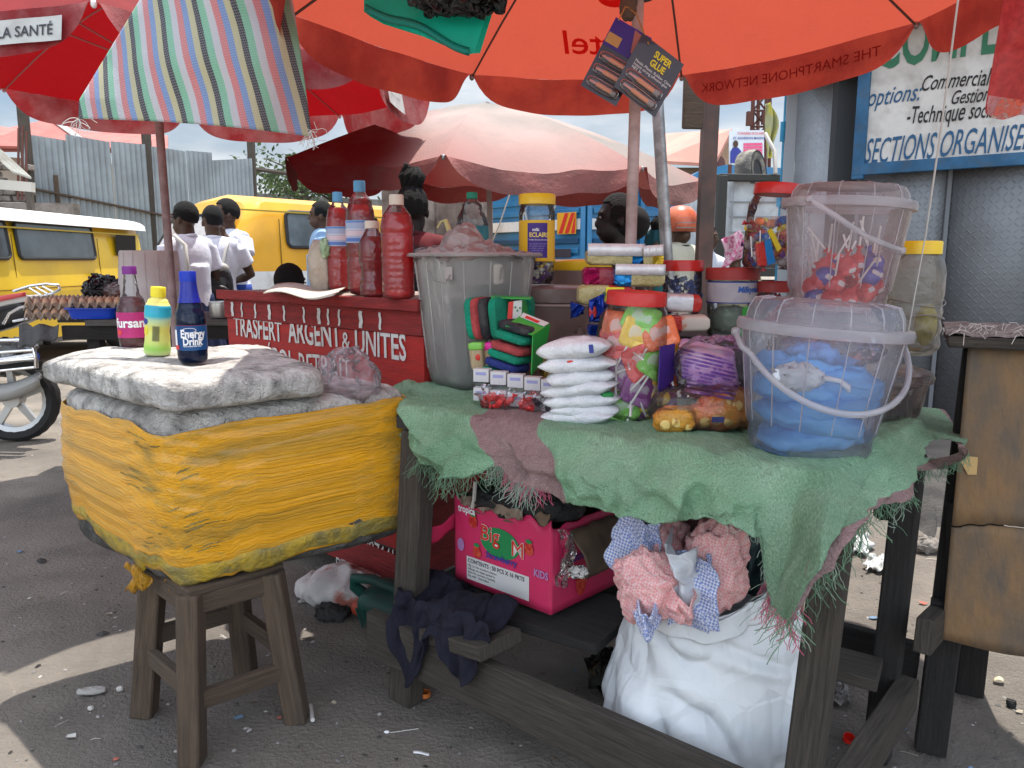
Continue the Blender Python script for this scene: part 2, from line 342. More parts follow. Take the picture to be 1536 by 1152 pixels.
# ================= umbrellas
def umbrella(name,label,p,apex,flap,cm,vm,pole,pr,pm,rm,dish=.05,knob=None,group='market umbrellas over the stalls',wob=.01,colfn=None,name_base=True):
    cx,cy,z,t0,RR,tx,ty=p; t=thing(name,label,'umbrella',(pole[0],pole[1],0),0,group)
    cor=[]
    for k in range(8):
        a=t0+k*PI/4; cor.append(Vector((cx+RR*math.cos(a),cy+RR*math.sin(a),z+RR*(tx*math.cos(a)+ty*math.sin(a)))))
    ax=Vector((pole[0],pole[1],z+apex)) if pole else Vector((cx,cy,z+apex))
    def pt(k,u,v):
        a=cor[k%8];b=cor[(k+1)%8]; e=a.lerp(b,u); c=(a+b)/2; cen=Vector((cx,cy,z))
        e=e+(cen-c)*(.035*math.sin(PI*u)*v)
        q=ax.lerp(e,v); q.z+= -dish*math.sin(PI*u)*v*v*.6+.10*math.sin(PI*v)*.55
        q.z+=wob*noise.noise(Vector((q.x*4,q.y*4,k)))*math.sin(PI*u); return q
    c=M()
    for k in range(8): c.grid(lambda u,v: pt(k,u,v),14,14,us=1,vs_=1)
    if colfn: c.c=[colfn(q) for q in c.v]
    canopy=mk('canopy',c,cm,t,ang=60)
    for k in range(8):
        m=M(); rim=lambda u: pt(k,u,1)
        out=((cor[k]+cor[(k+1)%8])/2-Vector((cx,cy,z))); out.z=0; out.normalize()
        def fn(u,v):
            h=flap*(1-abs(2*u-1)**7)*(1+.12*noise.noise(Vector((u*3,k*3,1)))); q=rim(.006+u*.988).copy()
            q.z-=h*v; q+=out*(.028*v+.018*v*noise.noise(Vector((u*5,v*1.3,k*7+2.5)))+.012*v*math.sin(u*17+k)*noise.noise(Vector((u*2,0,k)))) ; return q
        m.grid(fn,36,5)
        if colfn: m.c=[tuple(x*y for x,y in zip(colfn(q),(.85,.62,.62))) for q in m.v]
        mk('valance',m,vm,t,ang=180)
        m=M(); m.tube([pt(k,0,v/8)-Vector((0,0,.012)) for v in range(9)],.0045,6); mk('rib',m,rm,t)
        # stretcher from the runner to the rib
        m=M(); m.tube([Vector((ax.x,ax.y,ax.z-.42)),pt(k,0,.52)-Vector((0,0,.015))],.004,6); mk('stretcher',m,rm,t)
        if knob:
            m=M(); m.sell(pt(k,0,1)-Vector((0,0,.01)),(.022,.022,.03),1); mk('rib_tip',m,knob,t)
    m=M(); m.tube([(pole[2],pole[3],-.02),(pole[0],pole[1],z+apex)],pr,16); mk('pole',m,pm,t)
    m=M(); m.tube([(ax.x,ax.y,ax.z-.36),(ax.x,ax.y,ax.z-.47)],.045,14); mk('runner',m,mat('runner_black',(.03,.03,.03),.5),t)
    if name_base:
     m=M(); m.lathe([(0,0),(.24,0),(.25,.03),(.2,.08),(.04,.1),(.035,.2),(0,.2)],24,Matrix.Translation((pole[2],pole[3],0))); mk('base',m,mat('concrete_base',(.28,.27,.25),.9,(.2,.19,.18),8,bump=.5),t)
    return t,pt,cor
RIBM=mat('rib_metal',(.12,.10,.09),.6,metal=.5)
CAN1=mat('canopy_orange',(.44,.078,.05),.8,(.32,.046,.03),6,(.3,.7),bump=.25,bs=90,transl=.5,tcol=(.36,.058,.034),dirt=.6,ds=7,dcol=(.16,.03,.02))
VAL1=mat('valance_orange',(.46,.065,.04),.8,(.34,.04,.03),5,bump=.8,bs=9,transl=.25,dirt=.35,ds=6,dcol=(.12,.02,.02))
MU,mpt,mcor=umbrella('market_umbrella','large orange red umbrella over the sweets table, with mirrored lettering seen from below',(.445,2.404,2.164,2.101,1.22,.036,-.058),.36,.14,CAN1,VAL1,(.372,2.40,.36,2.42),.0175,mat('pole_pink',(.52,.40,.38),.6,(.36,.25,.22),7,(.35,.7),dirt=.5,ds=14),RIBM,knob=STEEL,name_base=False)
CAN2=mat('canopy_red',(.26,.010,.012),.8,(.20,.006,.01),4,bump=.2,bs=90,transl=.40,tcol=(.22,.003,.005))
VAL2=mat('valance_red_faded',(.38,.12,.12),.85,(.30,.03,.035),5,bump=.4,bs=60,transl=.4,dirt=.3,ds=8)
RU,rpt,rcor=umbrella('market_umbrella','deep red umbrella at the left with a white SANTE label on its faded valance',(-1.825,4.153,2.24,-1.289,1.389,-.039,.035),.45,.16,CAN2,VAL2,(-1.83,4.14,-1.82,4.16),.021,mat('pole_mauve',(.36,.26,.26),.6,(.25,.16,.15),8,dirt=.4,ds=14),mat('rib_pink',(.45,.25,.25),.6),knob=mat('knob_white',(.75,.72,.7),.4))
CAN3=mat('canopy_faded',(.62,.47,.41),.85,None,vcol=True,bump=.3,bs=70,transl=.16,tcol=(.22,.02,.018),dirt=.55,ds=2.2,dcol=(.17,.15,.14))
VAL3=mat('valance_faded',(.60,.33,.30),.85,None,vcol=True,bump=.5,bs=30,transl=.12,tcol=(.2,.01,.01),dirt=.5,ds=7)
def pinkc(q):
    # red umbrella's shade painted in as maroon; the rest bleached pink with grey mould
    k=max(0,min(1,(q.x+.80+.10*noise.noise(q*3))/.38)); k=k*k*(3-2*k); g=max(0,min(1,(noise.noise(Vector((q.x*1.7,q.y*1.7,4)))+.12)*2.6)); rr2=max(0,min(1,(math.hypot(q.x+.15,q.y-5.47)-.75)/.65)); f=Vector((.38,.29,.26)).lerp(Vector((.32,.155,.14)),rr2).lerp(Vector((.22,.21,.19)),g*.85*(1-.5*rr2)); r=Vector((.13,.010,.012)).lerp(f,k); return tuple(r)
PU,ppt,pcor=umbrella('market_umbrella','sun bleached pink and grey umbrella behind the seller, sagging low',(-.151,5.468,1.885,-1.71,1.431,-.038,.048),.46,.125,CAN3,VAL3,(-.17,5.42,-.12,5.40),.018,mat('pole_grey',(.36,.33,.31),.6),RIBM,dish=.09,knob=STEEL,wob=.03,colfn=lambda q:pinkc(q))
# mirrored print on the main canopy, seen through from below
PRT=mat('print_red',(.62,.02,.015),.8,transl=.6,tcol=(.75,.012,.01)); PRT2=mat('print_dark',(.30,.02,.02),.8,transl=.5)
def canmap(k,u0,v0,su,lift=-.004,rot=0):
    w_=(mcor[k]-mcor[(k+1)%8]).length; a=mpt(k,.5,.0); hh=(mpt(k,.5,1)-a).length
    def f(x,y):
        c,s=math.cos(rot),math.sin(rot); x,y=x*c-y*s,x*s+y*c
        v=v0-y/hh; ww=w_*max(.2,v); u=u0+x/ww; q=mpt(k,u,v).copy(); q.z+=lift; return q
    return f
# far panel is k=7 (corner 7 right, corner 0 left)
text('airtel',.165,canmap(7,.20,.88,1),'print_word',PRT,MU,bold=.008,sub=1)
m=M(); f=canmap(7,.30,.66,1)
m.grid(lambda u,v:f(.06+.11*math.cos(2.6*PI*u)*(1-.5*u)+(v-.5)*.02,.04+.07*math.sin(2.6*PI*u)*(1-.4*u)+(v-.5)*.035),40,2); mk('print_logo',m,PRT,MU,ang=180)
def valmap(k,u0,dz,lift=.004):
    w_=(mcor[k]-mcor[(k+1)%8]).length; out=((mcor[k]+mcor[(k+1)%8])/2-Vector((.445,2.404,2.164))); out.z=0; out.normalize()
    def f(x,y): u=u0+x/w_; q=mpt(k,u,1).copy(); q.z+=-dz+y; h=(dz-y)/.14; return q+out*(.018*h-lift-.010)
    return f
text('THE SMARTPHONE NETWORK',.052,valmap(6,.12,.085,),'print_slogan',PRT2,MU,bold=0,sub=1)
# label on the red umbrella valance
k=7
def redval(u0,kk,dz,lift):
    w_=(rcor[kk]-rcor[(kk+1)%8]).length; out=((rcor[kk]+rcor[(kk+1)%8])/2-Vector((-1.825,4.153,2.24))); out.z=0; out.normalize()
    def f(x,y): u=u0+x/w_; q=rpt(kk,u,1).copy(); q.z+=-dz+y; h=(dz-y)/.16; return q+out*(.028*h+lift+.02)
    return f
def lab(kk,u0,w_,h,dz,mat_,par,fm,name='label',lift=.0):
    f=fm(u0,kk,dz,lift); m=M(); m.grid(lambda u,v:f(u*w_,v*h),12,3); return mk(name,m,mat_,par,ang=180)
LABM=mat('label_grey',(.5,.5,.47),.8,(.4,.38,.36),8)
lab(7,.50,.42,.085,.125,LABM,RU,redval)
text('A LA SANTÉ',.052,redval(.60,7,.103,.004),'label_text',mat('ink_dark',(.05,.05,.06),.8),RU,bold=.012)
lab(1,.25,.34,.10,.13,LABM,RU,redval)
text('TABAC NUIT A LA SANTE',.018,redval(.30,1,.085,.004),'label_text',mat('ink_dark',(.05,.05,.06),.8),RU)
# ================= corrugated fence and far buildings
def corr(m,a,b,z0,z1,pitch=.09,dep=.018,n=None):
    a=Vector(a);b=Vector(b); l=(b-a).length; d=(b-a)/l; nn=Vector((d.y,-d.x,0)); c=int(l/pitch*6)
    zz=(lambda f,i:f(i/c)) 
    m.grid(lambda u,v: a+d*(u*l)+nn*(dep*math.sin(2*PI*u*l/pitch))+Vector((0,0,(z0 if not callable(z0) else z0(u))*(1-v)+(z1 if not callable(z1) else z1(u))*v)),c,2,us=l,vs_=z1 if not callable(z1) else 3)
CORR=mat('sheet_zinc',(.30,.34,.355),.55,(.24,.27,.285),2,metal=.15,dirt=.35,ds=1.5,dcol=(.16,.16,.16))
ft=thing('sheet_fence','grey corrugated iron fence with stepped top edge behind the yellow vans','fence',(-8,13,0))
A=gd(50,389,13);B=gd(386,389,16.6)
segs=[(0,.16,3.33,3.30),(.16,.33,3.40,3.36),(.33,.5,3.38,3.40),(.5,.66,3.38,3.36),(.66,.79,3.38,3.40),(.79,1,3.25,3.38)]
for i,(u0,u1,h0,h1) in enumerate(segs):
    m=M(); a=A.lerp(B,u0);b=A.lerp(B,u1); a.z=b.z=0; off=Vector((0,-.03*(i%2),0))
    corr(m,a+off,b+off,0,lambda u,h0=h0,h1=h1:h0+(h1-h0)*u,.1,.02); mk('sheet_panel',m,CORR,ft,ang=180)
for u,zt in ((0,3.9),(.47,3.95),(.985,3.75)):
    m=M(); a=A.lerp(B,u); m.beam((a.x,a.y+.06,0),(a.x+.03,a.y+.06,zt),.14,.1); mk('post',m,WOODG,ft)
m=M(); a=A.lerp(B,.04);b=A.lerp(B,.66); m.beam((a.x,a.y-.08,2.45),(b.x,b.y-.08,2.05),.09,.03); mk('rail',m,WOODB,ft)
m=M(); a=A.lerp(B,.12); m.beam((a.x,a.y-.1,1),(a.x,a.y-.1,2.7),.07,.03); mk('batten',m,WOODB,ft)
m=M(); corr(m,(-9,24,0),(-1,27,0),0,lambda u:3.35-.2*u,.22,.03); mk('far_fence',m,mat('sheet_dull',(.2,.2,.185),.7,(.14,.13,.12),2),label='dull grey sheet wall far behind the second yellow van',cat='wall')
rs=thing('rust_fence','brown rusty upright metal sheets behind the dark seller','fence',(-1,9.8,0))
for i in range(4):
    m=M(); x=-1.62+i*.34; corr(m,(x,9.8+.05*(i%2),0),(x+.36,9.8+.05*(i%2),0),0,2.35+.08*math.sin(i*2.1),.07,.008)
    mk('sheet_panel',m,mat('sheet_rust%d'%(i%2),((.20,.15,.125),(.27,.22,.19))[i%2],.75,(.10,.07,.055),3,dirt=.4),rs,ang=180)
# red roofed house left
REDR=mat('roof_red',(.40,.13,.11),.7,(.34,.10,.085),1.5)
hs=thing('red_roof_house','distant house with faded red sheet roof and pointed gable above the iron fence','house',(-16,26,0))
def face(m,*p): m.add([Vector(q) for q in p],[tuple(range(len(p)))])
g0=lambda px,py,d=24:gd(px,py,d)
m=M()
pk=gd(75,177,25); l_=gd(-30,220,23); r_=gd(140,224,23); bk=gd(75,180,31)
face(m,l_,r_,pk); face(m,r_,gd(190,222,31),bk,pk); face(m,l_,pk,bk,gd(-90,215,31)); mk('roof',m,REDR,hs,smooth=False,solid=.08)
m=M(); face(m,gd(118,228,27),gd(252,228,27),gd(252,205,30),gd(118,198,30)); mk('roof',m,REDR,hs,smooth=False,solid=.08)
m=M(); face(m,gd(-60,182,26),gd(60,200,27),gd(60,226,24),gd(-60,226,24)); mk('roof',m,REDR,hs,smooth=False,solid=.08)
m=M(); a=gd(-40,222,24);b=gd(250,228,27.4); m.beam((a.x,a.y+.6,2.2),(b.x,b.y+.4,2.2),.3,4.5); mk('wall',m,mat('wall_cream',(.45,.40,.33),.9),hs)
m=M(); m.tube([pk+Vector((0,-.06,.03)),r_+Vector((0,-.06,.03))],.09,5); mk('fascia',m,mat('fascia_white',(.5,.5,.48),.7),hs)
# half built shed at far left
sh=thing('roadside_shed','rough block shed with loose pale iron sheet roof and standing rebar','shed',(-8,11.5,0))
STN=mat('block_wall',(.24,.21,.19),.95,(.13,.115,.10),4,bump=2,bs=7)
a=gd(-30,300,12.4);b=gd(48,300,12.4)
m=M(); m.box(((a.x-1+b.x)/2,12.8,1.1),(b.x-a.x+1.9,.25,2.2)); mk('wall',m,STN,sh,smooth=False)
m=M()
for j in range(7):
    for i in range(5):
        if rnd.random()<.10*j: continue
        m.box((b.x-1.35+i*.22+(j%2)*.1,12.9+rnd.uniform(-.03,.03),2.28+j*.1),(.2,.2,.09),rz=rnd.uniform(-.08,.08))
mk('stones',m,STN,sh,smooth=False,bev=.015)
for px,pt_ in ((27,192),(33,188),(39,196)):
    m=M(); a=gd(px,300,12.6); b=gd(px+1,pt_,12.6); m.tube([a,b],.018,6); mk('rebar',m,mat('rebar',(.12,.05,.04),.8),sh)
m=M(); m.grid(lambda u,v:gd(-30+30*u+ (48+0*u)*v*1.0,214+10*u+(44)*v,12.2-.5*v)+Vector((0,0,.02*math.sin(u*60))),60,6); mk('roof_sheet',m,mat('sheet_pale',(.42,.42,.38),.6,(.3,.28,.24),2),sh,ang=180)
m=M(); a=gd(-20,275,11.8);b=gd(50,281,11.8); m.beam(a,b,.1,.14); mk('beam',m,mat('beam_pale',(.4,.38,.34),.8),sh)
m=M(); a=gd(48,283,11.8); m.beam((a.x,11.8,0),(a.x-.05,11.8,a.z),.08,.08); mk('post',m,WOODG,sh)
# trees far
LEAF=mat('leaf_green',(.075,.115,.045),.8,(.04,.06,.025),3,transl=.3)
def tree(px,py0,py1,d,w_,n,seed,label):
    rr=random.Random(seed); base=gd(px,389,d); zt=gd(px,py0,d).z; zb=gd(px,py1,d).z
    t=thing('far_tree',label,'tree',(base.x,d,0),0,'trees beyond the far wall')
    m=M(); tips=[]
    m.tube([(base.x,d,0),(base.x+.1,d,zb),(base.x+.05,d,(zb+zt)/2),(base.x,d,zt-.2)],[.14,.1,.07,.02],7)
    for k in range(9):
        z=zb+(zt-zb)*rr.random()*.9; q=Vector((base.x,d,z)); e=q+Vector((rr.uniform(-w_,w_),rr.uniform(-w_,w_),rr.uniform(.1,.8))); m.tube([q,(q+e)/2+Vector((0,0,.1)),e],[.04,.025,.01],5); tips.append(e)
    mk('trunk',m,mat('bark',(.08,.065,.05),.9),t)
    m=M()
    for k in range(n):
        e=rr.choice(tips); c=e+Vector((rr.gauss(0,.35),rr.gauss(0,.35),rr.gauss(0,.25))); s=rr.uniform(.05,.12); X=Matrix.Translation(c)@Matrix.Rotation(rr.random()*6,4,(rr.random(),rr.random(),rr.random()+.1))
        m.add([(-s,0,0),(0,-s*.5,0),(s,0,.02),(0,s*.5,0)],[(0,1,2,3)],None,X)
    mk('crown',m,LEAF,t,smooth=False)
tree(458,258,300,22,1.0,700,1,'tallest thin tree beyond the wall, left of the blue capped bottles')
tree(497,268,300,23,.9,600,2,'loose tree beyond the wall directly behind the blue capped bottles')
tree(432,282,300,26,.8,350,3,'small low tree beyond the wall, leftmost of the thin trees')
tree(530,272,302,22,.7,350,4,'thin tree beyond the wall just right of the blue capped bottles')
# ================= vans
YEL=mat('van_yellow',(.78,.52,.01),.35,(.70,.46,.015),1.5,coat=.4,dirt=.3,ds=1.2,dcol=(.35,.25,.06)); YELO=mat('van_amber',(.80,.40,.02),.35,(.72,.36,.03),1.5,coat=.4,dirt=.3,ds=1.2,dcol=(.35,.22,.06))
WNG=mat('van_glass',(.05,.06,.065),.07,(.10,.12,.13),1.2,spec=.9); WNG2=mat('van_glass_pale',(.20,.24,.26),.09,(.10,.12,.13),1.5,(.35,.6),spec=.8)
def van(name,label,o,ex,Lg,W,H,body,roofm,stripe,wins,group=None,glass=WNG,zs=.0,front_at_start=False):
    """box bodied minibus: ex = unit along the near side, o = near lower corner"""
    o=Vector(o); ex=Vector(ex).normalized(); ey=Vector((-ex.y,ex.x,0)); 
    if ey.y<0: ey=-ey
    t=thing(name,label,'van',o,0,group); P=lambda x,y,z: o+ex*x+ey*y+Vector((0,0,z))
    # cross-section along length (superellipse roof), with sloped front
    def sec(x):
        f=1
        top=H; 
        return top
    m=M(); prof=[(0,.32),(-.02,.9),(.0,1.1),(.05,H-.22),(.12,H-.06),(.28,H),(W/2,H+.05),(W-.28,H),(W-.12,H-.06),(W-.05,H-.22),(W,1.1),(W+.02,.9),(W,.32)]
    def ff(x): # front taper
        s=max(0,(0.75-x)/.75) if front_at_start else 0
        return s
    def fn(u,v):
        i=v*(len(prof)-1); a=int(min(i,len(prof)-2)); k=i-a; y=prof[a][0]*(1-k)+prof[a+1][0]*k; z=prof[a][1]*(1-k)+prof[a+1][1]*k; x=Lg*u
        if front_at_start:
            s=max(0,1-u*6); x+= s*max(0,(z-1.05))*.62 ; y=W/2+(y-W/2)*(1-.13*s*s); z-=s*.06*(z>1.6)
        return P(x,y,z)
    m.grid(fn,30,len(prof)*2-2); n0=len(m.v)
    # ends
    for u in (0,1):
        ring=[fn(u,j/(len(prof)*2-2)) for j in range(len(prof)*2-1)]; c=sum(ring,Vector())/len(ring)
        m.add(ring+[c],[(j,j+1,len(ring)) for j in range(len(ring)-1)]+[(len(ring)-1,0,len(ring))])
    mk('body',m,body,t,ang=40)
    if roofm:
        m=M(); m.grid(lambda u,v:P(-.05+(Lg+.1)*u,W/2+(W/2+.045)*(-math.cos(PI*v)),H-.10+.20*math.sin(PI*v)**.6),20,16); mk('roof',m,roofm,t,ang=60)
    if stripe:
        m=M(); m.grid(lambda u,v:P(.02+(Lg-.04)*u,-.03,stripe[0]+(stripe[1]-stripe[0])*v),4,1); mk('stripe',m,WHT,t)
    for (x0,x1,z0,z1) in wins:
        m=M(); r=.07; pts=[]
        for (cx_,cz_,a0) in ((x1-r,z1-r,0),(x0+r,z1-r,90),(x0+r,z0+r,180),(x1-r,z0+r,270)):
            for a in range(0,91,15): pts.append((cx_+r*math.cos(R(a+a0)),cz_+r*math.sin(R(a+a0))))
        lean=lambda z:.05*max(0,(z-1.1))/(H-.22-1.1)-.012
        ring=[P(x,lean(z)-.008,z) for x,z in pts]
        m.tube(ring,.02,6,closed=True); w_=mk('window',m,mat('window_rubber',(.03,.03,.03),.6),t)
        m=M(); m.add([P(x,lean(z)-.010,z) for x,z in pts],[tuple(range(len(pts)))]); mk('pane',m,glass,w_,smooth=False)
        m=M(); xm=(x0+x1)/2
        if front_at_start: m.beam(P(xm,lean(z0)-.014,z0),P(xm,lean(z1)-.014,z1),.03,.012,up=ey); mk('window_bar',m,mat('window_rubber',(.03,.03,.03),.6),w_)
    for wx in (.75,Lg-.85):
        for wy in (.04,W-.04):
            m=M(); X=Matrix.Translation(P(wx,wy,.33))@(ey.to_track_quat('Z','Y').to_matrix().to_4x4()); m.lathe([(.18,-.1),(.3,-.1),(.33,-.06),(.33,.06),(.3,.1),(.18,.1)],28,X); wh=mk('tyre',m,BLK,t)
            m=M(); m.lathe([(0,-.05),(.1,-.07),(.18,-.09),(.18,.09),(.1,.07),(0,.05)],20,X); mk('rim',m,mat('rim_grey',(.3,.3,.3),.5,metal=.5),t)
    for gx in ((2.12,4.0) if not front_at_start else (.85,2.45,3.2)):
        m=M(); m.beam(P(gx,-.022,.45),P(gx,.02,H-.25),.010,.006,up=ey); mk('door_gap',m,mat('seam',(.2,.12,.01),.6),t)
    for gx in ((3.8,) if not front_at_start else (2.3,)):
        m=M(); m.beam(P(gx-.13,-.045,1.10),P(gx,-.045,1.10),.03,.03); mk('door_handle',m,BLK,t)
    m=M(); m.beam(P(.1,-.005,H-.17),P(Lg-.1,-.005,H-.17),.018,.018); mk('rain_gutter',m,mat('gutter',(.45,.33,.05),.5),t)
    m=M(); m.beam(P(.05,-.03,.95),P(Lg-.05,-.03,.95),.012,.012); mk('seam',m,mat('seam',(.2,.12,.01),.6),t)
    m=M(); m.box(((P(-.03,W/2,.42)).to_tuple()),(.12,W*.9,.16),rz=math.atan2(ex.y,ex.x)); mk('bumper',m,BLK,t,bev=.03)
    return t,P
V1,P1=van('minibus','yellow minibus with white roof parked at far left, black passenger windows',(-5.82,7.0,0),(0,1,0),5.3,1.7,1.84,YEL,mat('roof_white',(.75,.75,.73),.4,dirt=.3,ds=2),None,[(.5,2.05,1.31,1.75),(2.22,3.9,1.31,1.75)],'yellow minibuses')
# open front door window of the left van: dark opening with a passenger's arm
op=M(); op.add([(-5.81,11.45,1.36),(-5.81,12.05,1.36),(-5.80,12.05,1.66),(-5.80,11.45,1.66)],[(0,1,2,3)]); mk('door_opening',op,mat('dark_interior',(.02,.018,.018),.9),V1)
V2,P2=van('minibus','amber yellow minibus with white lower body and windscreen, behind the white shirted pupils',(-3.12,8.15,0),(.6,.8,0),4.5,1.65,2.0,YELO,None,(.42,1.17),[(.95,2.35,1.44,1.84),(3.25,4.3,1.44,1.84)],'yellow minibuses',glass=WNG2,front_at_start=True)
m=M(); fr=lambda y,z:P2(max(0,(z-1.05))*.62-.035,y,z)
m.add([fr(.12,1.12),fr(1.53,1.12),fr(1.44,1.80),fr(.2,1.80)],[(0,1,2,3)]); wsc=mk('windscreen',m,mat('screen_reflection',(.30,.22,.21),.15,(.42,.40,.38),2.5,spec=.8),V2,smooth=False)  # pinkish reflection painted into the glass colour
m=M(); m.tube([fr(.12,1.12),fr(1.53,1.12),fr(1.44,1.80),fr(.2,1.80)],.022,6,closed=True); mk('windscreen_rubber',m,mat('window_rubber',(.03,.03,.03),.6),V2)
for yy in (.28,1.37):
    m=M(); m.sell(P2(-.02,yy,.85),(.1,.26,.2),.6,rot=Matrix.Rotation(math.atan2(.8,.6),3,'Z')); mk('headlight',m,mat('lamp_glass',(.6,.6,.6),.1,metal=.5),V2)
m=M(); m.add([P2(2.5,-.035,.5),P2(3.15,-.035,.5),P2(3.15,.02,1.82),P2(2.5,.02,1.82)],[(0,1,2,3)]); mk('sliding_door_opening',m,mat('dark_interior',(.02,.018,.018),.9),V2)
# ================= blue truck
TB=mat('truck_blue',(.022,.17,.36),.5,(.035,.20,.38),2,coat=.2,dirt=.45,ds=2.5,dcol=(.10,.13,.16)); TBD=mat('truck_blue_dark',(.012,.075,.17),.55,dirt=.3)
tk=thing('cargo_truck','blue high sided cargo truck with white stripe and ribbed panels beyond the stall','truck',(1,11,0))
C0=Vector((1.04,11,0)); SX=Vector((.75,.66,0)).normalized(); RX=Vector((-.66,.75,0)).normalized()
def tside(o,d,Lg,nb,tailgate=False):
    n=Vector((d.y,-d.x,0)); n=n if n.y<0 else -n
    Pp=lambda u,z,e=0:o+d*u+n*e+Vector((0,0,z))
    m=M(); m.beam(Pp(0,1.82,-.03),Pp(Lg,1.82,-.03),.06,1.0); mk('tailgate' if tailgate else 'side_panel',m,TB,tk,smooth=False)
    bw=Lg/nb
    for i in range(nb+1):
        m=M(); m.beam(Pp(min(i*bw+.03,Lg),1.30,.035),Pp(min(i*bw+.03,Lg),2.34,.035),.07,.07); mk('post',m,TB,tk,bev=.008)
    for i in range(nb):
        for z in (1.42,1.56,1.98,2.14):
            m=M(); m.beam(Pp(i*bw+.13,z,.012),Pp((i+1)*bw-.06,z,.012),.025,.075); mk('rib',m,TB if z!=1.56 else TBD,tk,bev=.008)
    m=M(); m.beam(Pp(0,2.33,.0),Pp(Lg,2.33,.0),.10,.06); mk('top_rail',m,TB,tk,bev=.01)
    m=M(); m.beam(Pp(0,1.28,.0),Pp(Lg,1.28,.0),.12,.12); mk('bottom_rail',m,TB,tk,bev=.01)
    m=M(); m.grid(lambda u,v:Pp(.07+u*(Lg-.1),1.72+.15*v,.04),2,1); mk('stripe',m,WHT,tk)
    return Pp
S1=tside(C0,SX,4.6,4); S2=tside(C0,RX,2.4,2,True)
m=M(); m.beam(C0+RX*1.2+SX*.1+Vector((0,0,1.0)),C0+RX*1.2+SX*4.6+Vector((0,0,1.0)),1.4,.35); mk('chassis',m,mat('chassis_black',(.015,.015,.015),.8),tk)
for u in (.9,2.0):
    for w_ in (.15,2.2):
        m=M(); X=Matrix.Translation(C0+SX*u+RX*w_+Vector((0,0,.52)))@RX.to_track_quat('Z','Y').to_matrix().to_4x4(); m.lathe([(0,-.1),(.28,-.1),(.3,-.13),(.5,-.13),(.52,-.08),(.52,.08),(.5,.13),(.3,.13),(.28,.1),(0,.1)],28,X); mk('wheel',m,BLK,tk)
# reflector plate and number plate on the tailgate end
def rect(m,Pp,u0,u1,z0,z1,e): m.add([Pp(u0,z0,e),Pp(u1,z0,e),Pp(u1,z1,e),Pp(u0,z1,e)],[(0,1,2,3)])
m=M(); rect(m,S2,.12,.50,1.66,1.96,.078); rf=mk('reflector_plate',m,mat('reflect_orange',(.75,.35,.02),.5),tk,smooth=False)
for k in range(3):
    m=M(); a=.14+k*.125; zz=lambda x:1.66+(x)*1
    m.add([S2(a,1.67,.084),S2(min(.49,a+.075),1.67,.084),S2(max(.13,a-.05),1.95,.084),S2(max(.13,a-.12),1.95,.084)],[(0,1,2,3)]); mk('red_stripe',m,mat('reflect_red',(.62,.03,.02),.5),rf,smooth=False)
m=M(); rect(m,S2,.22,.72,1.33,1.45,.075); npz=mk('number_plate',m,mat('plate_dark',(.05,.04,.05),.6),tk,smooth=False)
m=M(); rect(m,S2,.9,1.5,1.33,1.45,.075); mk('vent',m,TBD,tk,smooth=False)
for a,b in ((S2(.35,2.33,.09),S2(.95,1.5,.09)),(S2(.95,1.5,.09),S2(1.3,2.33,.09)),(S2(1.5,2.33,.09),S2(2.0,1.5,.09)),(S1(.45,2.33,.09),S1(.6,1.6,.09)),(S1(.9,2.33,.09),S1(1.0,1.35,.09))):
    m=M(); m.tube([a,(a+b)/2+Vector((0,0,-.05)),b],.012,5); mk('rope',m,mat('rope_pale',(.45,.42,.38),.9),tk)
# load: poles stacked in the truck, left
m=M()
for k in range(5): m.tube([S2(.2,2.36+.05*k,-.3-.1*k),S2(2.3,2.40+.05*k,-.2-.1*k)],.035,6)
mk('load_poles',m,mat('pole_load',(.22,.18,.14),.9),None,label='bundle of brown poles lying on top of the blue cargo truck',cat='timber')
# ================= white box truck
WT=thing('box_truck','white boxy truck body with dark frame, behind the brown post','truck',(2.6,9,0))
wo=gd(1078,389,9.2); wo.z=0; wx=Vector((1,.12,0)).normalized(); Pw=lambda u,z,e=0: wo+wx*u+Vector((0,-1,0))*e+Vector((0,0,z))
m=M(); m.beam(Pw(.05,1.73,-1),Pw(1.6,1.73,-1),1.9,.98); mk('body',m,mat('truck_white',(.62,.66,.68),.5,(.5,.53,.55),3,dirt=.5,ds=5),WT,smooth=False)
for z in (1.45,1.62,1.8,1.97): m=M(); m.beam(Pw(.12,z,-.03),Pw(1.5,z,-.03),.02,.012); mk('plank_line',m,mat('truck_line',(.3,.32,.34),.7),WT)
for a,b,w_ in ((Pw(0,1.1,0),Pw(0,2.26,0),.14),(Pw(-.05,2.24,0),Pw(1.7,2.24,0),.08),(Pw(-.02,1.2,.02),Pw(1.6,1.2,.02),.2)):
    m=M(); m.beam(a,b,.1,w_) if a.z!=b.z else m.beam(a,b,.12,w_); mk('frame',m,mat('frame_dark',(.055,.055,.05),.8),WT,bev=.01)
m=M(); m.beam(Pw(.5,1.31,.03),Pw(1.1,1.31,.03),.01,.05); mk('red_marker',m,mat('marker_red',(.4,.03,.02),.6),WT)
m=M(); m.beam(Pw(0,.8,-.2),Pw(1.6,.8,-.2),.5,.5); mk('chassis',m,mat('chassis_black',(.015,.015,.015),.8),WT)
for u in(.4,1.3):
    m=M(); X=Matrix.Translation(Pw(u,.45,.0))@Vector((0,1,0)).to_track_quat('Z','Y').to_matrix().to_4x4(); m.lathe([(0,-.1),(.25,-.1),(.45,-.13),(.45,.13),(.25,.1),(0,.1)],24,X); mk('wheel',m,BLK,WT)
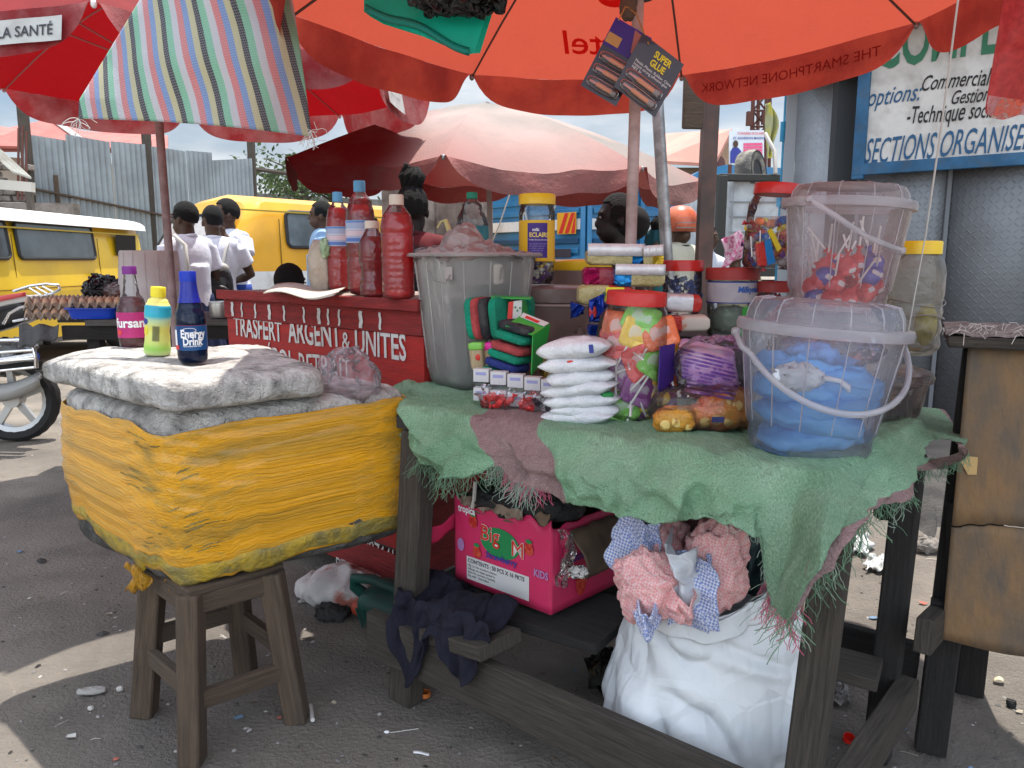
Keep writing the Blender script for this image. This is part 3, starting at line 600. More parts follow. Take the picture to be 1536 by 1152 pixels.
# spare tyre on top
ty=thing('truck_tyre','muddy spare tyre with deep tread lying on the white truck roof','tyre',Pw(.45,2.3,-.35)); tc_=Pw(.42,2.33,-.25)
X=Matrix.Translation(tc_)@Matrix.Rotation(R(18),4,'Y')@Matrix.Rotation(R(-70),4,'X')@Matrix.Rotation(R(75),4,'Z')
X=align(tc_,Vector((.75,-.6,.12)))@Matrix.Scale(.72,4)
def trd(t,z): return 1+.035*(math.sin(t*26+(z*30))>.1)*(abs(z)<.13)
m=M(); m.lathe([(.17,-.12),(.26,-.15),(.33,-.14),(.345,-.1),(.35,0),(.345,.1),(.33,.14),(.26,.15),(.17,.12),(.17,-.12)],78,X,mod=lambda t,z:trd(t,z)); mk('tread',m,mat('tyre_mud',(.25,.23,.19),.9,(.10,.095,.09),9,bump=.6,bs=30),ty,ang=30)
m=M(); m.lathe([(0,.10),(.17,.115),(.17,.125),(.33,.148),(.335,.152)],40,X); mk('sidewall',m,mat('tyre_side',(.03,.03,.032),.7),ty)
m=M(); m.tube([Pw(.62,2.28,.08),Pw(.62,2.55,.0),Pw(.58,2.78,-.25)],.025,6); mk('strap',m,mat('rope_pale',(.45,.42,.38),.9),ty)
m=M(); m.sell(Pw(1.15,2.32,-.1),(.6,.3,.14),.8,amp=.03); mk('sack',m,mat('sack_pale',(.5,.47,.42),.9),None,label='pale sack lying beside the spare tyre on the white truck',cat='sack')
# second blue vehicle body behind
b2=thing('blue_truck_cab','plain blue truck side behind the white truck, below the school poster','truck',(3.2,12.5,0))
for pts_ in ([(1040,262),(1052,255),(1090,247),(1175,252),(1180,400),(1040,400)],):
    m=M(); f=[gd(a,b,12.6) for a,b in pts_]; k=len(f); m.add(f+[q+Vector((0,1.4,0)) for q in f],[tuple(range(k-1,-1,-1)),tuple(range(k,2*k))]+[(i,(i+1)%k,(i+1)%k+k,i+k) for i in range(k)]); mk('side',m,TB,b2,smooth=False)
m=M(); m.beam(gd(1040,330,12.5),gd(1175,330,12.5),.02,.06); mk('trim',m,TBD,b2)
# ================= pink roofed hall, mast, poster
ch=thing('pink_roof_hall','brick hall with dusty pink roof and arched window in its gable, beyond the brown post','building',(5,24,0))
m=M(); a=gd(985,203,30);b=gd(1098,196,24);c=gd(1072,248,23);d=gd(985,243,23); face(m,d,c,b,a); e=gd(1125,246,27); face(m,c,gd(1099,197,24),e,gd(1120,250,28)) if 0 else None; mk('roof',m,mat('roof_pink',(.50,.24,.19),.8,(.42,.2,.16),1),ch,smooth=False,solid=.1)
m=M(); q=[gd(1070,250,23.2),gd(1098,199,24.1),gd(1128,246,26)]; z0=[Vector((v.x,v.y,0)) for v in (q[0],q[2])]
face(m,z0[0],z0[1],q[2],q[1],q[0]); mk('gable_wall',m,mat('brick_tan',(.35,.24,.16),.9,(.28,.18,.12),6),ch,smooth=False)
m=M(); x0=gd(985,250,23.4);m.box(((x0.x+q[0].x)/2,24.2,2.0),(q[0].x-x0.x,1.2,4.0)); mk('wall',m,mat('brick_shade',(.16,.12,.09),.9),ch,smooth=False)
m=M(); f=[gd(1080+8*math.cos(a_)*1.0,246-(12*math.sin(a_) if math.sin(a_)>0 else 0),23.3) for a_ in [PI*k/8 for k in range(9)]]+[gd(1072,262,23.3),gd(1088,262,23.3)]; f=f[:9]+[f[9],f[10]]; m.add(f,[tuple(range(11))]); mk('arched_window',m,mat('win_maroon',(.10,.04,.04),.5),ch,smooth=False)
mast=thing('lattice_mast','tall rusty lattice mast between the brown post and the grey kiosk','mast',(9.6,30,0))
RST=mat('rust_steel',(.10,.04,.03),.8)
m=M(); 
def mp3(px,py,dd=30): return gd(px,py,dd)
for px0,px1 in ((1133,1124),(1152,1146)): m.tube([mp3(px0,60),mp3(px1,300)],.075,6)
m.tube([mp3(1140,60,31),mp3(1134,300,31)],.07,6)
m.tube([mp3(1156,60,31),mp3(1153,300,31)],.07,6); mk('legs',m,RST,mast)
m=M(); 
for k in range(9):
    y0=70+k*24;y1=y0+24; xl=lambda y:1133-9*(y-60)/240; xr=lambda y:1152-6*(y-60)/240
    m.tube([mp3(xl(y0),y0),mp3(xr(y1),y1)],.04,4); m.tube([mp3(xr(y0),y0),mp3(xl(y1),y1)],.04,4); m.tube([mp3(xl(y1),y1),mp3(xr(y1),y1)],.04,4)
mk('bracing',m,RST,mast)
for px,py in ((1124,178),(1147,176)): m=M(); m.box(mp3(px,py,29.8),(.2,.2,.5)); mk('antenna_box',m,RST,mast)
po=thing('school_poster','white school campaign poster with a suited figure and pink text lines, above the truck tyre','poster',gd(1120,247,11.5))
pp=lambda u,v,e=0: gd(1094+52*u,247-1*u+ (-51)*v,11.6)+Vector((0,-e,0))
m=M(); m.add([pp(0,0),pp(1,0),pp(1,1),pp(0,1),pp(0,0,-.03),pp(1,0,-.03),pp(1,1,-.03),pp(0,1,-.03)],[(0,1,2,3),(7,6,5,4),(0,4,5,1),(1,5,6,2),(2,6,7,3),(3,7,4,0)]); mk('board',m,mat('poster_white',(.62,.66,.70),.6),po,smooth=False)
m=M(); m.tube([pp(.02,0),Vector((pp(.02,0).x,11.6,0))],.03,6); m.tube([pp(.98,0),Vector((pp(.98,0).x,11.6,0))],.03,6); mk('posts',m,RST,po)
pm_=lambda u,v:plane_map(pp(u,v),(1,0,0),(0,0,1),(0,-1,0),.02)
text('CONGRES SCOLAIRE',.042,pm_(.22,.88),'print_line',mat('ink_red',(.55,.03,.05),.7),po,bold=.02)
text('ET ADHESION MASSIVE',.045,pm_(.10,.74),'print_line',mat('ink_navy',(.04,.05,.25),.7),po,bold=.02)
for k in range(4):
    m=M(); z=.62-k*.09; m.add([pp(.4,z-.07,.01),pp(.95,z-.07,.01),pp(.95,z,.01),pp(.4,z,.01)],[(0,1,2,3)]); mk('pink_band',m,mat('ink_pink',(.70,.10,.22),.7),po,smooth=False)
m=M(); m.sell(pp(.17,.6,.02),(.075,.02,.10),1); mk('figure_face',m,SKIN,po)
m=M(); m.add([pp(.02,.04,.012),pp(.34,.04,.012),pp(.34,.38,.012),pp(.24,.50,.012),pp(.10,.50,.012),pp(.02,.38,.012)],[tuple(range(6))]); mk('figure_suit',m,mat('ink_navy',(.04,.05,.25),.7),po,smooth=False)
for (u,v) in ((.5,.2),(.6,.12),(.78,.1)): m=M(); m.sell(pp(u,v,.02),(.06,.01,.04),.8); mk('small_picture',m,mat('ink_teal',(.03,.25,.2),.7),po)
m=M(); 
m.grid(lambda u,v: gd(1150+7*math.sin(v*5)*u+u*(6+8*v),155+82*v,11.0)+Vector((0,.08*math.sin(u*9+v*4),0)),10,20); mk('flag_cloth',m,mat('flag_pale',(.45,.45,.25),.8,(.6,.55,.08),3,(.45,.55),transl=.3),None,label='limp pale yellow flag hanging right of the school poster',cat='flag',ang=180,solid=.004)
# ================= grey steel kiosk with painted sign
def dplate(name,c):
    m_=mat(name,c,.5,tuple(x*.8 for x in c),1.5,metal=.35,coord='UV',dirt=.35,ds=2)
    t=m_.node_tree;N=t.nodes;K=t.links.new; p=[n for n in N if n.type=='BSDF_PRINCIPLED'][0]
    tcn=N.new('ShaderNodeTexCoord'); sp=N.new('ShaderNodeSeparateXYZ'); K(tcn.outputs['UV'],sp.inputs[0])
    def mm(op,a,b=None,c=None):
        n=N.new('ShaderNodeMath'); n.operation=op
        for i,q in enumerate((a,b,c)):
            if q is None: continue
            if isinstance(q,(int,float)): n.inputs[i].default_value=q
            else: K(q,n.inputs[i])
        return n.outputs[0]
    X=mm('MULTIPLY',sp.outputs[0],24);Y=mm('MULTIPLY',sp.outputs[1],24)
    fx=mm('SUBTRACT',mm('FRACT',X),.5);fy=mm('SUBTRACT',mm('FRACT',Y),.5)
    par=mm('SUBTRACT',mm('MULTIPLY',mm('MODULO',mm('ADD',mm('FLOOR',X),mm('ADD',mm('FLOOR',Y),400)),2),2),1)
    u=mm('ADD',fx,mm('MULTIPLY',fy,par)); v=mm('SUBTRACT',fx,mm('MULTIPLY',fy,par))
    d=mm('ADD',mm('POWER',mm('ABSOLUTE',mm('MULTIPLY',u,1.35)),2),mm('POWER',mm('ABSOLUTE',mm('MULTIPLY',v,5)),2))
    h=mm('SUBTRACT',1,mm('MINIMUM',d,1)); b=N.new('ShaderNodeBump'); b.inputs['Strength'].default_value=.55; b.inputs['Distance'].default_value=.005; K(h,b.inputs['Height']); K(b.outputs[0],p.inputs['Normal']); return m_
ks=thing('steel_kiosk','grey steel kiosk of diamond tread plate at the right','kiosk',(3.2,5.9,0))
DP=dplate('tread_plate_shaded',(.21,.225,.24)); DP2=dplate('tread_plate_lit',(.40,.43,.46))  # one plate in two tones: shade and sunlight put into the colours
K0=gd(1285,389,6.1);K0.z=0; K1=gd(1536,389,5.42);K1.z=0; kd=(K1-K0).normalized(); kn=Vector((kd.y,-kd.x,0)); kn=kn if kn.y<0 else -kn
PK=lambda u,z,e=0:K0+kd*u+kn*e+Vector((0,0,z))
for i in range(3):
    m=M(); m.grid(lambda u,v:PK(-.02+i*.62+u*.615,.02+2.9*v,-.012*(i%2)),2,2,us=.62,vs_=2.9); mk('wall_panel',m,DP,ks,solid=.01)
    m=M(); m.beam(PK(-.02+i*.62,0,.012),PK(-.02+i*.62,2.9,.012),.03,.012); mk('seam_strip',m,mat('strip_grey',(.14,.15,.16),.6),ks)
# left wall leaf, sunlit tone put into its colour
L0=gd(1172,389,6.9);L0.z=0;L1=gd(1262,389,6.35);L1.z=0; ld=(L1-L0).normalized();ln=Vector((ld.y,-ld.x,0)); ln=ln if ln.y<0 else -ln
PL=lambda u,z,e=0:L0+ld*u+ln*e+Vector((0,0,z)); LL=(L1-L0).length
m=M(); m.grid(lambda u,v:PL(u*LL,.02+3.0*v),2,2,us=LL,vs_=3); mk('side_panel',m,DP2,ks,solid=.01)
m=M(); m.beam(PL(.05,0,.03),PL(.05,3.0,.03),.10,.04); mk('door_frame',m,mat('frame_grey',(.36,.38,.40),.6),ks)
m=M(); m.beam(PL(.02,1.0,.06),PL(.02,3.0,.06),.035,.03); mk('blue_edge',m,mat('edge_blue',(.03,.30,.50),.5,(.02,.2,.35),8),ks)
for z in (1.3,1.75,2.3,2.75): m=M(); m.tube([PL(.02,z,.09),PL(.02,z+.16,.09)],.022,8); mk('hinge',m,mat('edge_blue',(.03,.30,.50),.5),ks)
m=M(); m.beam((PL(LL,0)+PK(-.02,0))/2+Vector((0,.08,0)),(PL(LL,0)+PK(-.02,0))/2+Vector((0,.08,2.85)),.30,.1); mk('recess',m,mat('dark_recess',(.05,.055,.06),.7),ks)
m=M(); m.beam(PL(LL*.3,2.78,.15),PL(LL+.3,2.70,.1),.4,.07); mk('eave',m,mat('eave_dark',(.05,.05,.05),.8),ks)
m=M(); m.grid(lambda u,v:PK(-.8+u*3.2,2.95+.05*v,.5-2.6*v),2,2); mk('roof_sheet',m,mat('roof_zinc',(.2,.2,.2),.6),ks,solid=.03)
# sign
sg=thing('school_sign','hand painted white school sign in blue frame, lettered SECTIONS ORGANISEES','sign',PK(.2,1.95,.1))
SB=PK(0,1.955,.13)
m=M(); m.beam(PK(-.0,2.65,.10),PK(2.4,2.65,.10),.03,1.36); mk('board',m,mat('sign_white',(.64,.62,.58),.7,(.55,.53,.49),2.5,dirt=.6,ds=6,dcol=(.22,.18,.15)),sg,smooth=False)
SBL=mat('sign_blue',(.035,.13,.25),.6,(.02,.09,.18),5,dirt=.5,ds=12)
for a,b in ((PK(-.03,1.97,.13),PK(2.4,1.97,.13)),(PK(-.0,1.9,.128),PK(-.0,3.35,.128)),(PK(-.03,3.36,.13),PK(2.4,3.36,.13))): m=M(); m.beam(a,b,.05,.085) if abs(a.z-b.z)<.1 else m.beam(a,b,.085,.05,up=kn); mk('frame',m,SBL,sg,bev=.004)
def sgm(px,py): q=gpl(px,py,PK(0,0,.119),kn); return plane_map(q,kd,(0,0,1),kn,.002)
BLU=mat('paint_blue',(.03,.10,.20),.7); GRN=mat('paint_green',(.045,.18,.10),.7); BKP=mat('paint_black',(.02,.02,.02),.7)
text('COMPLEXE SCOLAIRE',.47,sgm(1312,102),'lettering',GRN,sg,bold=.020,wid=.50,jit=.02)
text('options:',.175,sgm(1300,158),'lettering',BLU,sg,bold=.004,shear=.35,jit=.05,wid=.62)
text('Commerciale',.155,sgm(1380,138),'lettering',BKP,sg,bold=.006,shear=.35,jit=.06,wid=.55)
text('Gestion',.135,sgm(1424,157),'lettering',BKP,sg,bold=.006,shear=.35,jit=.06,wid=.55)
text('-Technique sociale',.165,sgm(1357,187),'lettering',BKP,sg,bold=.006,shear=.35,jit=.06,wid=.50)
text('SECTIONS ORGANISEES',.245,sgm(1295,243),'lettering',BLU,sg,bold=.004,shear=.3,jit=.05,wid=.42)
# ================= posts near the centre
m=M(); a=gd(1063,125,4.6);b=Vector((gd(1052,430,4.6).x,4.6,-.02)); m.beam((a.x+.02,4.6,2.9),b,.085,.085); pst=mk('square_post',m,mat('post_brown',(.15,.075,.055),.6,(.06,.045,.04),2.2,(.4,.6),dirt=.4,ds=8),label='square brown painted steel post right of the silver pipe',cat='post')
m=M(); a=gd(1026,128,4.5);b=gd(1058,192,4.5); m.box(((a.x+b.x)/2-.0,4.54,(a.z+b.z)/2+.1),((b.x-a.x)*.95,.03,abs(a.z-b.z)+.2),rz=.1); mk('wooden_plate',m,WOODB,None,label='brown wooden plate fixed left of the square brown post',cat='board',bev=.01)
m=M(); a=gd(984,120,3.9);b=gd(1000,380,3.9); e=b+(b-a)*((b.z+.02)/(a.z-b.z)); m.tube([a+(a-b)*.8,a,b,e],.03,16); mk('steel_pipe',m,STEEL,None,label='leaning round silver steel pipe between wooden pole and brown post',cat='pipe')
m=M(); m.tube([gd(385,254,17),gd(445,262,17)],.05,6); mk('bamboo_pole',m,WOODG,None,label='thin horizontal pole sticking out right of the corrugated fence',cat='pole')
# ================= red counter
RED=mat('paint_red',(.42,.022,.018),.5,(.34,.02,.018),3,bump=.3,bs=25,stretch=(1,8,1),coord='UV',dirt=.4,ds=5,dcol=(.12,.02,.02)); REDD=mat('paint_red_worn',(.33,.03,.028),.65,(.24,.025,.025),6,bump=.6,bs=18,stretch=(1,9,1),coord='UV',dirt=.5,ds=8,dcol=(.10,.03,.03))
CWHT=mat('paint_letter',(.62,.60,.57),.8,(.45,.35,.33),30,(.5,.75))
rc=thing('red_counter','red wooden stall counter hand lettered TRASFERT ARGENT, behind the yellow box','counter',(-.8,3.2,0))
Q0=Vector((-1.28,3.46,0)); Q1=Vector((-.30,2.60,0)); qd=(Q1-Q0).normalized(); qn=Vector((qd.y,-qd.x,0)); qn=qn if qn.y<0 else -qn; QL=(Q1-Q0).length; ct=1.165
PQ=lambda u,z,e=0:Q0+qd*u+qn*e+Vector((0,0,z))
m=M(); m.beam(PQ(0,.64,-.012),PQ(QL,.64,-.012),.024,.80,); mk('front_panel',m,RED,rc,smooth=False)
m=M(); m.beam(PQ(-.01,1.085,-.008),PQ(QL,1.085,-.008),.034,.085); mk('upper_board',m,REDD,rc,bev=.004)
m=M(); m.beam(PQ(-.02,ct-.018,-.25),PQ(QL+.01,ct-.018,-.25),.545,.03); mk('top_board',m,mat('top_worn',(.36,.31,.26),.8,(.20,.13,.11),4,(.35,.65),stretch=(1,7,1),coord='UV'),rc,bev=.003)
m=M(); m.beam(PQ(-.02,1.148,.028),PQ(QL+.01,1.148,.028),.018,.04); mk('edge_strip',m,REDD,rc,bev=.003)
m=M(); m.beam(PQ(0,.165,-.008),PQ(QL,.165,-.008),.034,.11); mk('lower_board',m,REDD,rc,bev=.004)
m=M(); m.beam(PQ(.01,.66,-.02),PQ(.01,.66,-.5),.02,.95); mk('side_panel',m,REDD,rc,smooth=False)
m=M(); m.beam(PQ(QL-.01,.66,-.02),PQ(QL-.01,.66,-.5),.02,.95); mk('side_panel',m,REDD,rc,smooth=False)
m=M(); m.beam(PQ(.02,.66,-.5),PQ(QL-.02,.66,-.5),.02,.95); mk('back_panel',m,mat('panel_maroon',(.09,.012,.012),.7),rc,smooth=False)
for u in (.03,QL-.05):
    for e in (-.04,-.46): m=M(); m.beam(PQ(u,0,e),PQ(u,1.1,e),.05,.05); mk('leg',m,WOODD,rc)
for k,u in enumerate((.05,.13,.24,.35,.46,.60,.70,.76,.83,.96,1.07)):
    m=M(); u+=.02; zz=1.12; m.grid(lambda a,b:PQ(u+(a-.5)*(.012+.008*(k%3==0))+.003*math.sin(b*9+k),1.115-.062*b,.0105+.0025),2,5); mk('paint_drip',m,CWHT,rc)
lm=lambda px,py:plane_map(gpl(px,py,PQ(0,0,.002),qn),qd,(0,0,1),qn,.002)
lm2=lambda px,py:plane_map(gpl(px,py,PQ(0,0,.010),qn),qd,(0,0,1),qn,.003)
text('TRASFERT',.125,lm(352,503),'lettering',CWHT,rc,bold=.020,jit=.05,wid=.68,label='hand painted word TRASFERT')
text('ARGENT',.138,lm(434,512),'lettering',CWHT,rc,bold=.022,jit=.05,wid=.65,label='hand painted word ARGENT')
text('&',.10,lm(514,524),'lettering',CWHT,rc,bold=.006,jit=.05,wid=.8)
text('UNITÉS',.132,lm(533,530),'lettering',CWHT,rc,bold=.020,jit=.05,wid=.66,label='hand painted word UNITES')
text('DÉPOL RETRAIT',.13,lm(388,551),'lettering',CWHT,rc,bold=.010,jit=.06,wid=.7)
text('TEL 0976418',.10,lm(520,822),'lettering',CWHT,rc,bold=.008,jit=.06,wid=.62)
text('496',.085,lm(570,848),'lettering',CWHT,rc,bold=.008,jit=.06,wid=.65)
text('DIEU-SEUL GUILLAUME',.075,lm2(505,853),'lettering',CWHT,rc,bold=.006,jit=.04,wid=.55)
# ================= bottles of red drink on the counter
def liq(name,c,op=.35,e=0): return film(name,tint=c,op=op,rough=.08,bump=.15,bs=30,milky=c,tl=.85)
REDL=film('red_liquid',tint=(.92,.02,.03),op=.6,rough=.08,bump=.15,bs=30,milky=(1,.025,.035),tl=.6); REDL2=film('dark_red_liquid',tint=(.75,.01,.03),op=.55,rough=.08,bump=.15,bs=30,milky=(.62,.012,.03),tl=.6)
PET=film('pet_clear',(.93,.95,.96),.06,.1,.3,30)
def bottle(name,label,base,H,r,prof,fill,lm_,capm,group=None,neck=.18,labelz=None,labm=None,ribs=0,petm=None,pent=False,tilt=None,cap_h=.085,n=32,cat='bottle'):
    """prof: [(r/R, z/H)] outline of the shell"""
    t=thing(name,label,cat,base,0,group); 
    def sm(z):
        for i in range(len(prof)-1):
            if prof[i][1]<=z<=prof[i+1][1]:
                k=(z-prof[i][1])/max(1e-6,prof[i+1][1]-prof[i][1]); k=k*k*(3-2*k) if not ribs else k; return prof[i][0]*(1-k)+prof[i+1][0]*k
        return prof[-1][0]
    rib=lambda z:(1-.012*ribs*(math.sin(z*H*2*PI/.022)>.2)*(.08<z<.55)) 
    zt=1-cap_h; zs=[k/60*zt for k in range(61)]
    mod=(lambda a,z: 1-.06*max(0,math.cos(a*5))*max(0,1-z/(H*.12))) if pent else None
    m=M(); m.lathe([(0,H*.02 if pent else 0)]+[(r*sm(z)*rib(z),z*H) for z in zs],n,mod=mod); mk('shell',m,petm or PET,t,local=True,ang=180)
    m=M(); zs2=[z for z in zs if z<=fill]; m.lathe([(0,.003)]+[(max(.001,r*sm(z)*rib(z)-.0022),z*H+.002) for z in zs2]+[(0,zs2[-1]*H+.002)],n,mod=mod); mk('drink',m,lm_,t,local=True,ang=60)
    m=M(); cr_=r*prof[-1][0]*1.22; m.lathe([(0,H*(zt-.012)),(cr_,H*(zt-.012)),(cr_,H*.985),(cr_*.93,H),(0,H)],30,mod=lambda a,z:1+.02*math.sin(a*30)); mk('cap',m,capm,t,local=True,ang=50)
    if labelz:
        m=M(); z0,z1=labelz; m.lathe([(r*sm(z0+(z1-z0)*k/8)+.0012,(z0+(z1-z0)*k/8)*H) for k in range(9)],n); lb=mk('label',m,labm,t,local=True,ang=180); t['_lab']=0; del t['_lab']; return t,lb,(lambda z:r*sm(z/H)+.0012)
    return t,None,(lambda z:r*sm(z/H))
P15=[(.55,0),(.93,.02),(1,.06),(1,.30),(.97,.33),(1,.36),(1,.66),(.96,.72),(.80,.82),(.45,.895),(.33,.91),(.33,.99)]
capB=mat('cap_sky_blue',(.10,.30,.50),.45); capW=mat('cap_cream',(.60,.52,.42),.5)
lbl=mat('label_water',(.30,.36,.52),.45,(.42,.40,.52),5,coat=.2)
gr='bottles of red drink on the red counter'
def onc(px,py): return gz(px,py,ct)
bd=[(511,437,.415,.052,'tall bottle of bright red drink with blue cap, at left end of the bottle row',P15,.84,REDL,capB,(.46,.655),0),
    (544,442,.430,.055,'tall bottle of red drink with blue cap, second from left and behind the small one',P15,.84,REDL2,capB,(.46,.655),0),
    (561,446,.270,.050,'short bottle of dark red drink with cream cap',[(.6,0),(.95,.03),(1,.1),(.86,.28),(.84,.36),(.99,.48),(1,.62),(.92,.74),(.50,.88),(.42,.90),(.42,.99)],.80,REDL2,capW,None,1),
    (598,449,.350,.056,'ribbed bottle of bright red drink with cream cap, nearest the big grey bin',[(.6,0),(.95,.02),(1,.06),(1,.60),(.94,.63),(1,.66),(1,.70),(.86,.80),(.42,.90),(.36,.91),(.36,.99)],.83,REDL,capW,None,1)]
for (px,py,H,r,lb,pf,fl,lq,cp_,lz,rb) in bd:
    t,l_,rf_=bottle('drink_bottle',lb,onc(px,py),H,r,pf,fl,lq,cp_,gr,labelz=lz,labm=lbl,ribs=rb)
    if l_:
        for z0,z1,c in ((.47,.50,(.08,.16,.42)),(.52,.565,(.55,.45,.5)),(.575,.58,(.7,.7,.7)),(.635,.65,(.10,.22,.5))):
            m=M(); m.lathe([(r+.0022,z0*H),(r+.0022,z1*H)],32); mk('label_band',m,mat('band%d'%int(z0*1000),c,.5),l_,local=True,ang=180)
# big water bottle with teal label behind the bin
t,l_,_=bottle('water_bottle','large clear bottle with green cap and teal label, held up behind the grey bin',gd(709,420,3.0),.33,.062,[(.9,0),(1,.03),(1,.60),(.94,.68),(.6,.85),(.30,.93),(.28,.94),(.28,.99)],.5,liq('pale_water',(.55,.72,.70),.1),mat('cap_green',(.01,.22,.13),.5),labelz=(.32,.62),labm=mat('label_teal',(.02,.16,.20),.4,(.04,.25,.30),6),cap_h=.06)
m=M(); m.lathe([(.0645,.12),(.0645,.19)],12,a0=R(225),a1=R(260)); mk('label_panel',m,mat('panel_pale',(.45,.55,.65),.5),l_,local=True)
# clear cups / wrapped glasses next to the bottles
for k,(px,py) in enumerate(((626,396),(640,396),(656,394))):
    m=M(); p=gd(px,py,2.95-.03*k); X=align(p+Vector((0,0,-.03)),Vector((-.5+.3*k,-.2,1))); m.lathe([(.016,0),(.024,.07),(.027,.085),(.024,.09)],20,X); m.tube([X@Vector((.026*math.cos(a),.026*math.sin(a),.088)) for a in [PI*2*i/20 for i in range(20)]],.002,5,closed=True)
    mk('plastic_cup',m,film('cup_clear',(.8,.85,.88),.25,.15,.4,30),label=['leftmost clear plastic cup sticking up behind the grey bin','middle clear plastic cup with blue tint behind the grey bin','rightmost clear plastic cup behind the grey bin'][k],cat='cup',group='plastic cups behind the grey bin')
# beige bag with greens on the counter back
m=M(); m.sell(gd(481,390,3.35)+Vector((0,0,-.03)),(.105,.10,.23),.75,amp=.012,fr=4,seed=3); 
bgr=mk('vegetable_bag',m,mat('bag_beige',(.45,.38,.30),.6,(.36,.30,.24),9,bump=1,bs=18,coat=.2),label='beige plastic bag with a leafy green top, left of the red bottles',cat='bag',ang=180)
m=M(); m.sell(gd(489,372,3.30),(.045,.06,.085),.9,amp=.012,fr=4,seed=8); mk('leafy_top',m,mat('pale_green',(.30,.46,.26),.7,(.42,.55,.36),12,bump=1,bs=40),bgr,ang=180)
m=M(); m.grid(lambda u,v:gz(395+105*u+ (20*v),440-14*v+6*u,ct+.012)+Vector((0,0,.01*math.sin(u*7))),12,4); mk('cream_card',m,mat('card_cream',(.50,.45,.38),.8),label='flat cream card lying on the red counter top',cat='card',solid=.004)
# ================= left bench with eggs
bn=thing('plank_bench','rough plank bench carrying eggs and a white bucket, behind the yellow box','bench',(-2.1,4.6,0)); bt=.965
for k,(y0,dy) in enumerate(((4.42,.2),(4.64,.2),(4.86,.2))):
    m=M(); a=gd(52 if k else 98,0,y0).x; m.beam((a,y0+.02*k,bt-.018),(-1.15,y0+.05,bt-.018+.004*k),dy,.034); mk('plank',m,mat('plank_grey',(.20,.185,.17),.85,(.09,.085,.08),6,(.3,.75),bump=.9,bs=22,stretch=(1.2,22,1),coord='UV'),bn,bev=.004)
m=M(); m.beam((-2.55,4.36,bt-.075),(-1.2,4.40,bt-.075),.03,.08); mk('apron',m,WOODD,bn)
for x,y in ((-2.4,4.42),(-1.25,4.45),(-2.45,4.9),(-1.3,4.9)): m=M(); m.beam((x,y,0),(x,y,bt-.036),.07,.07); mk('leg',m,WOODD,bn)
m=M(); m.grid(lambda u,v:Vector((-2.78+.22*u,4.33+.02*math.sin(u*9)-.02*v,bt-.03-.14*v*(1-.5*u)+.01*math.sin(u*13))),12,6); mk('hanging_plastic',m,mat('plastic_grey',(.08,.08,.08),.5,bump=1,bs=12),bn,solid=.004,ang=180)
# egg trays
EG=mat('egg_brown',(.42,.22,.13),.45,(.50,.30,.19),4); TRY=mat('tray_pulp',(.33,.26,.20),.95,(.25,.19,.15),12,bump=.5,bs=60)
def tray(o,rz,lab_):
    t=thing('egg_tray',lab_,'egg tray',o,rz,'egg trays on the bench')
    m=M(); S=.05
    m.grid(lambda u,v:Vector(((u-.5)*.30,(v-.5)*.30,.026+.020*math.cos((u-.5)*.30/S*2*PI+PI)*1+.020*math.cos((v-.5)*.30/S*2*PI+PI))),48,48); mk('pulp_cells',m,TRY,t,local=True,ang=180,solid=.004)
    return t
X0=-2.68
for k,(x,y,z) in enumerate(((X0,4.60,bt),(X0+.005,4.60,bt+.058),(X0+.29,4.56,bt+.064))):
    tr_=tray((x,y,z),.03,['lower egg tray of the stack at the left end of the bench','upper egg tray of the stack at the left end of the bench','egg tray resting on the blue tub'][k])
eg=M(); eg.lathe([(0,-.026),(.010,-.0245),(.0175,-.017),(.0215,-.006),(.021,.006),(.016,.018),(.008,.0265),(0,.029)],18)
e0=None
for ti,(tx,ty,tz,rows) in enumerate(((X0,4.60,bt,1),(X0+.005,4.60,bt+.058,6),(X0+.29,4.56,bt+.064,2))):
    for j in range(rows):
        for i in range(6):
            if ti==0 and i>4: continue
            if ti==2 and i<1: continue
            p=Vector((tx+(i-2.5)*.05,ty+(j-2.5)*.05,tz+.032)); lb='brown egg in the %s'%['front row of the lower tray at the bench end','upper egg tray at the bench end','egg tray above the blue tub'][ti]
            if e0 is None:
                e0=mk('egg',eg,EG,local=True,label=lb,cat='egg',group='brown eggs in the trays'); e0.location=p
            else: o=e0.copy(); COL.objects.link(o); o.location=p; o['label']=lb
# blue tub
m=M(); tb=Matrix.Translation((X0+.29,4.46,bt+.002))
def rr(w_,h_,z,n=36,e=.35): 
    return [Vector((math.copysign(abs(math.cos(t))**e,math.cos(t))*w_/2,math.copysign(abs(math.sin(t))**e,math.sin(t))*h_/2,z)) for t in [2*PI*i/n for i in range(n)]]
def loft(m,rings,X=None,cap0=True,cap1=False):
    n=len(rings[0]); vs=[v for r_ in rings for v in r_]; fs=[];
    for k in range(len(rings)-1):
        for i in range(n): fs.append((k*n+i,k*n+(i+1)%n,(k+1)*n+(i+1)%n,(k+1)*n+i))
    if cap0: fs.append(tuple(range(n-1,-1,-1)))
    if cap1: fs.append(tuple((len(rings)-1)*n+i for i in range(n)))
    m.add(vs,fs,None,X)
loft(m,[rr(.25,.2,0),rr(.28,.23,.055),rr(.31,.26,.056),rr(.31,.26,.062),rr(.275,.225,.062),rr(.24,.19,.004)],tb); mk('blue_tub',m,mat('blue_plastic',(.01,.05,.42),.4),label='shallow blue plastic tub under the right egg tray on the bench',cat='tub',ang=40)
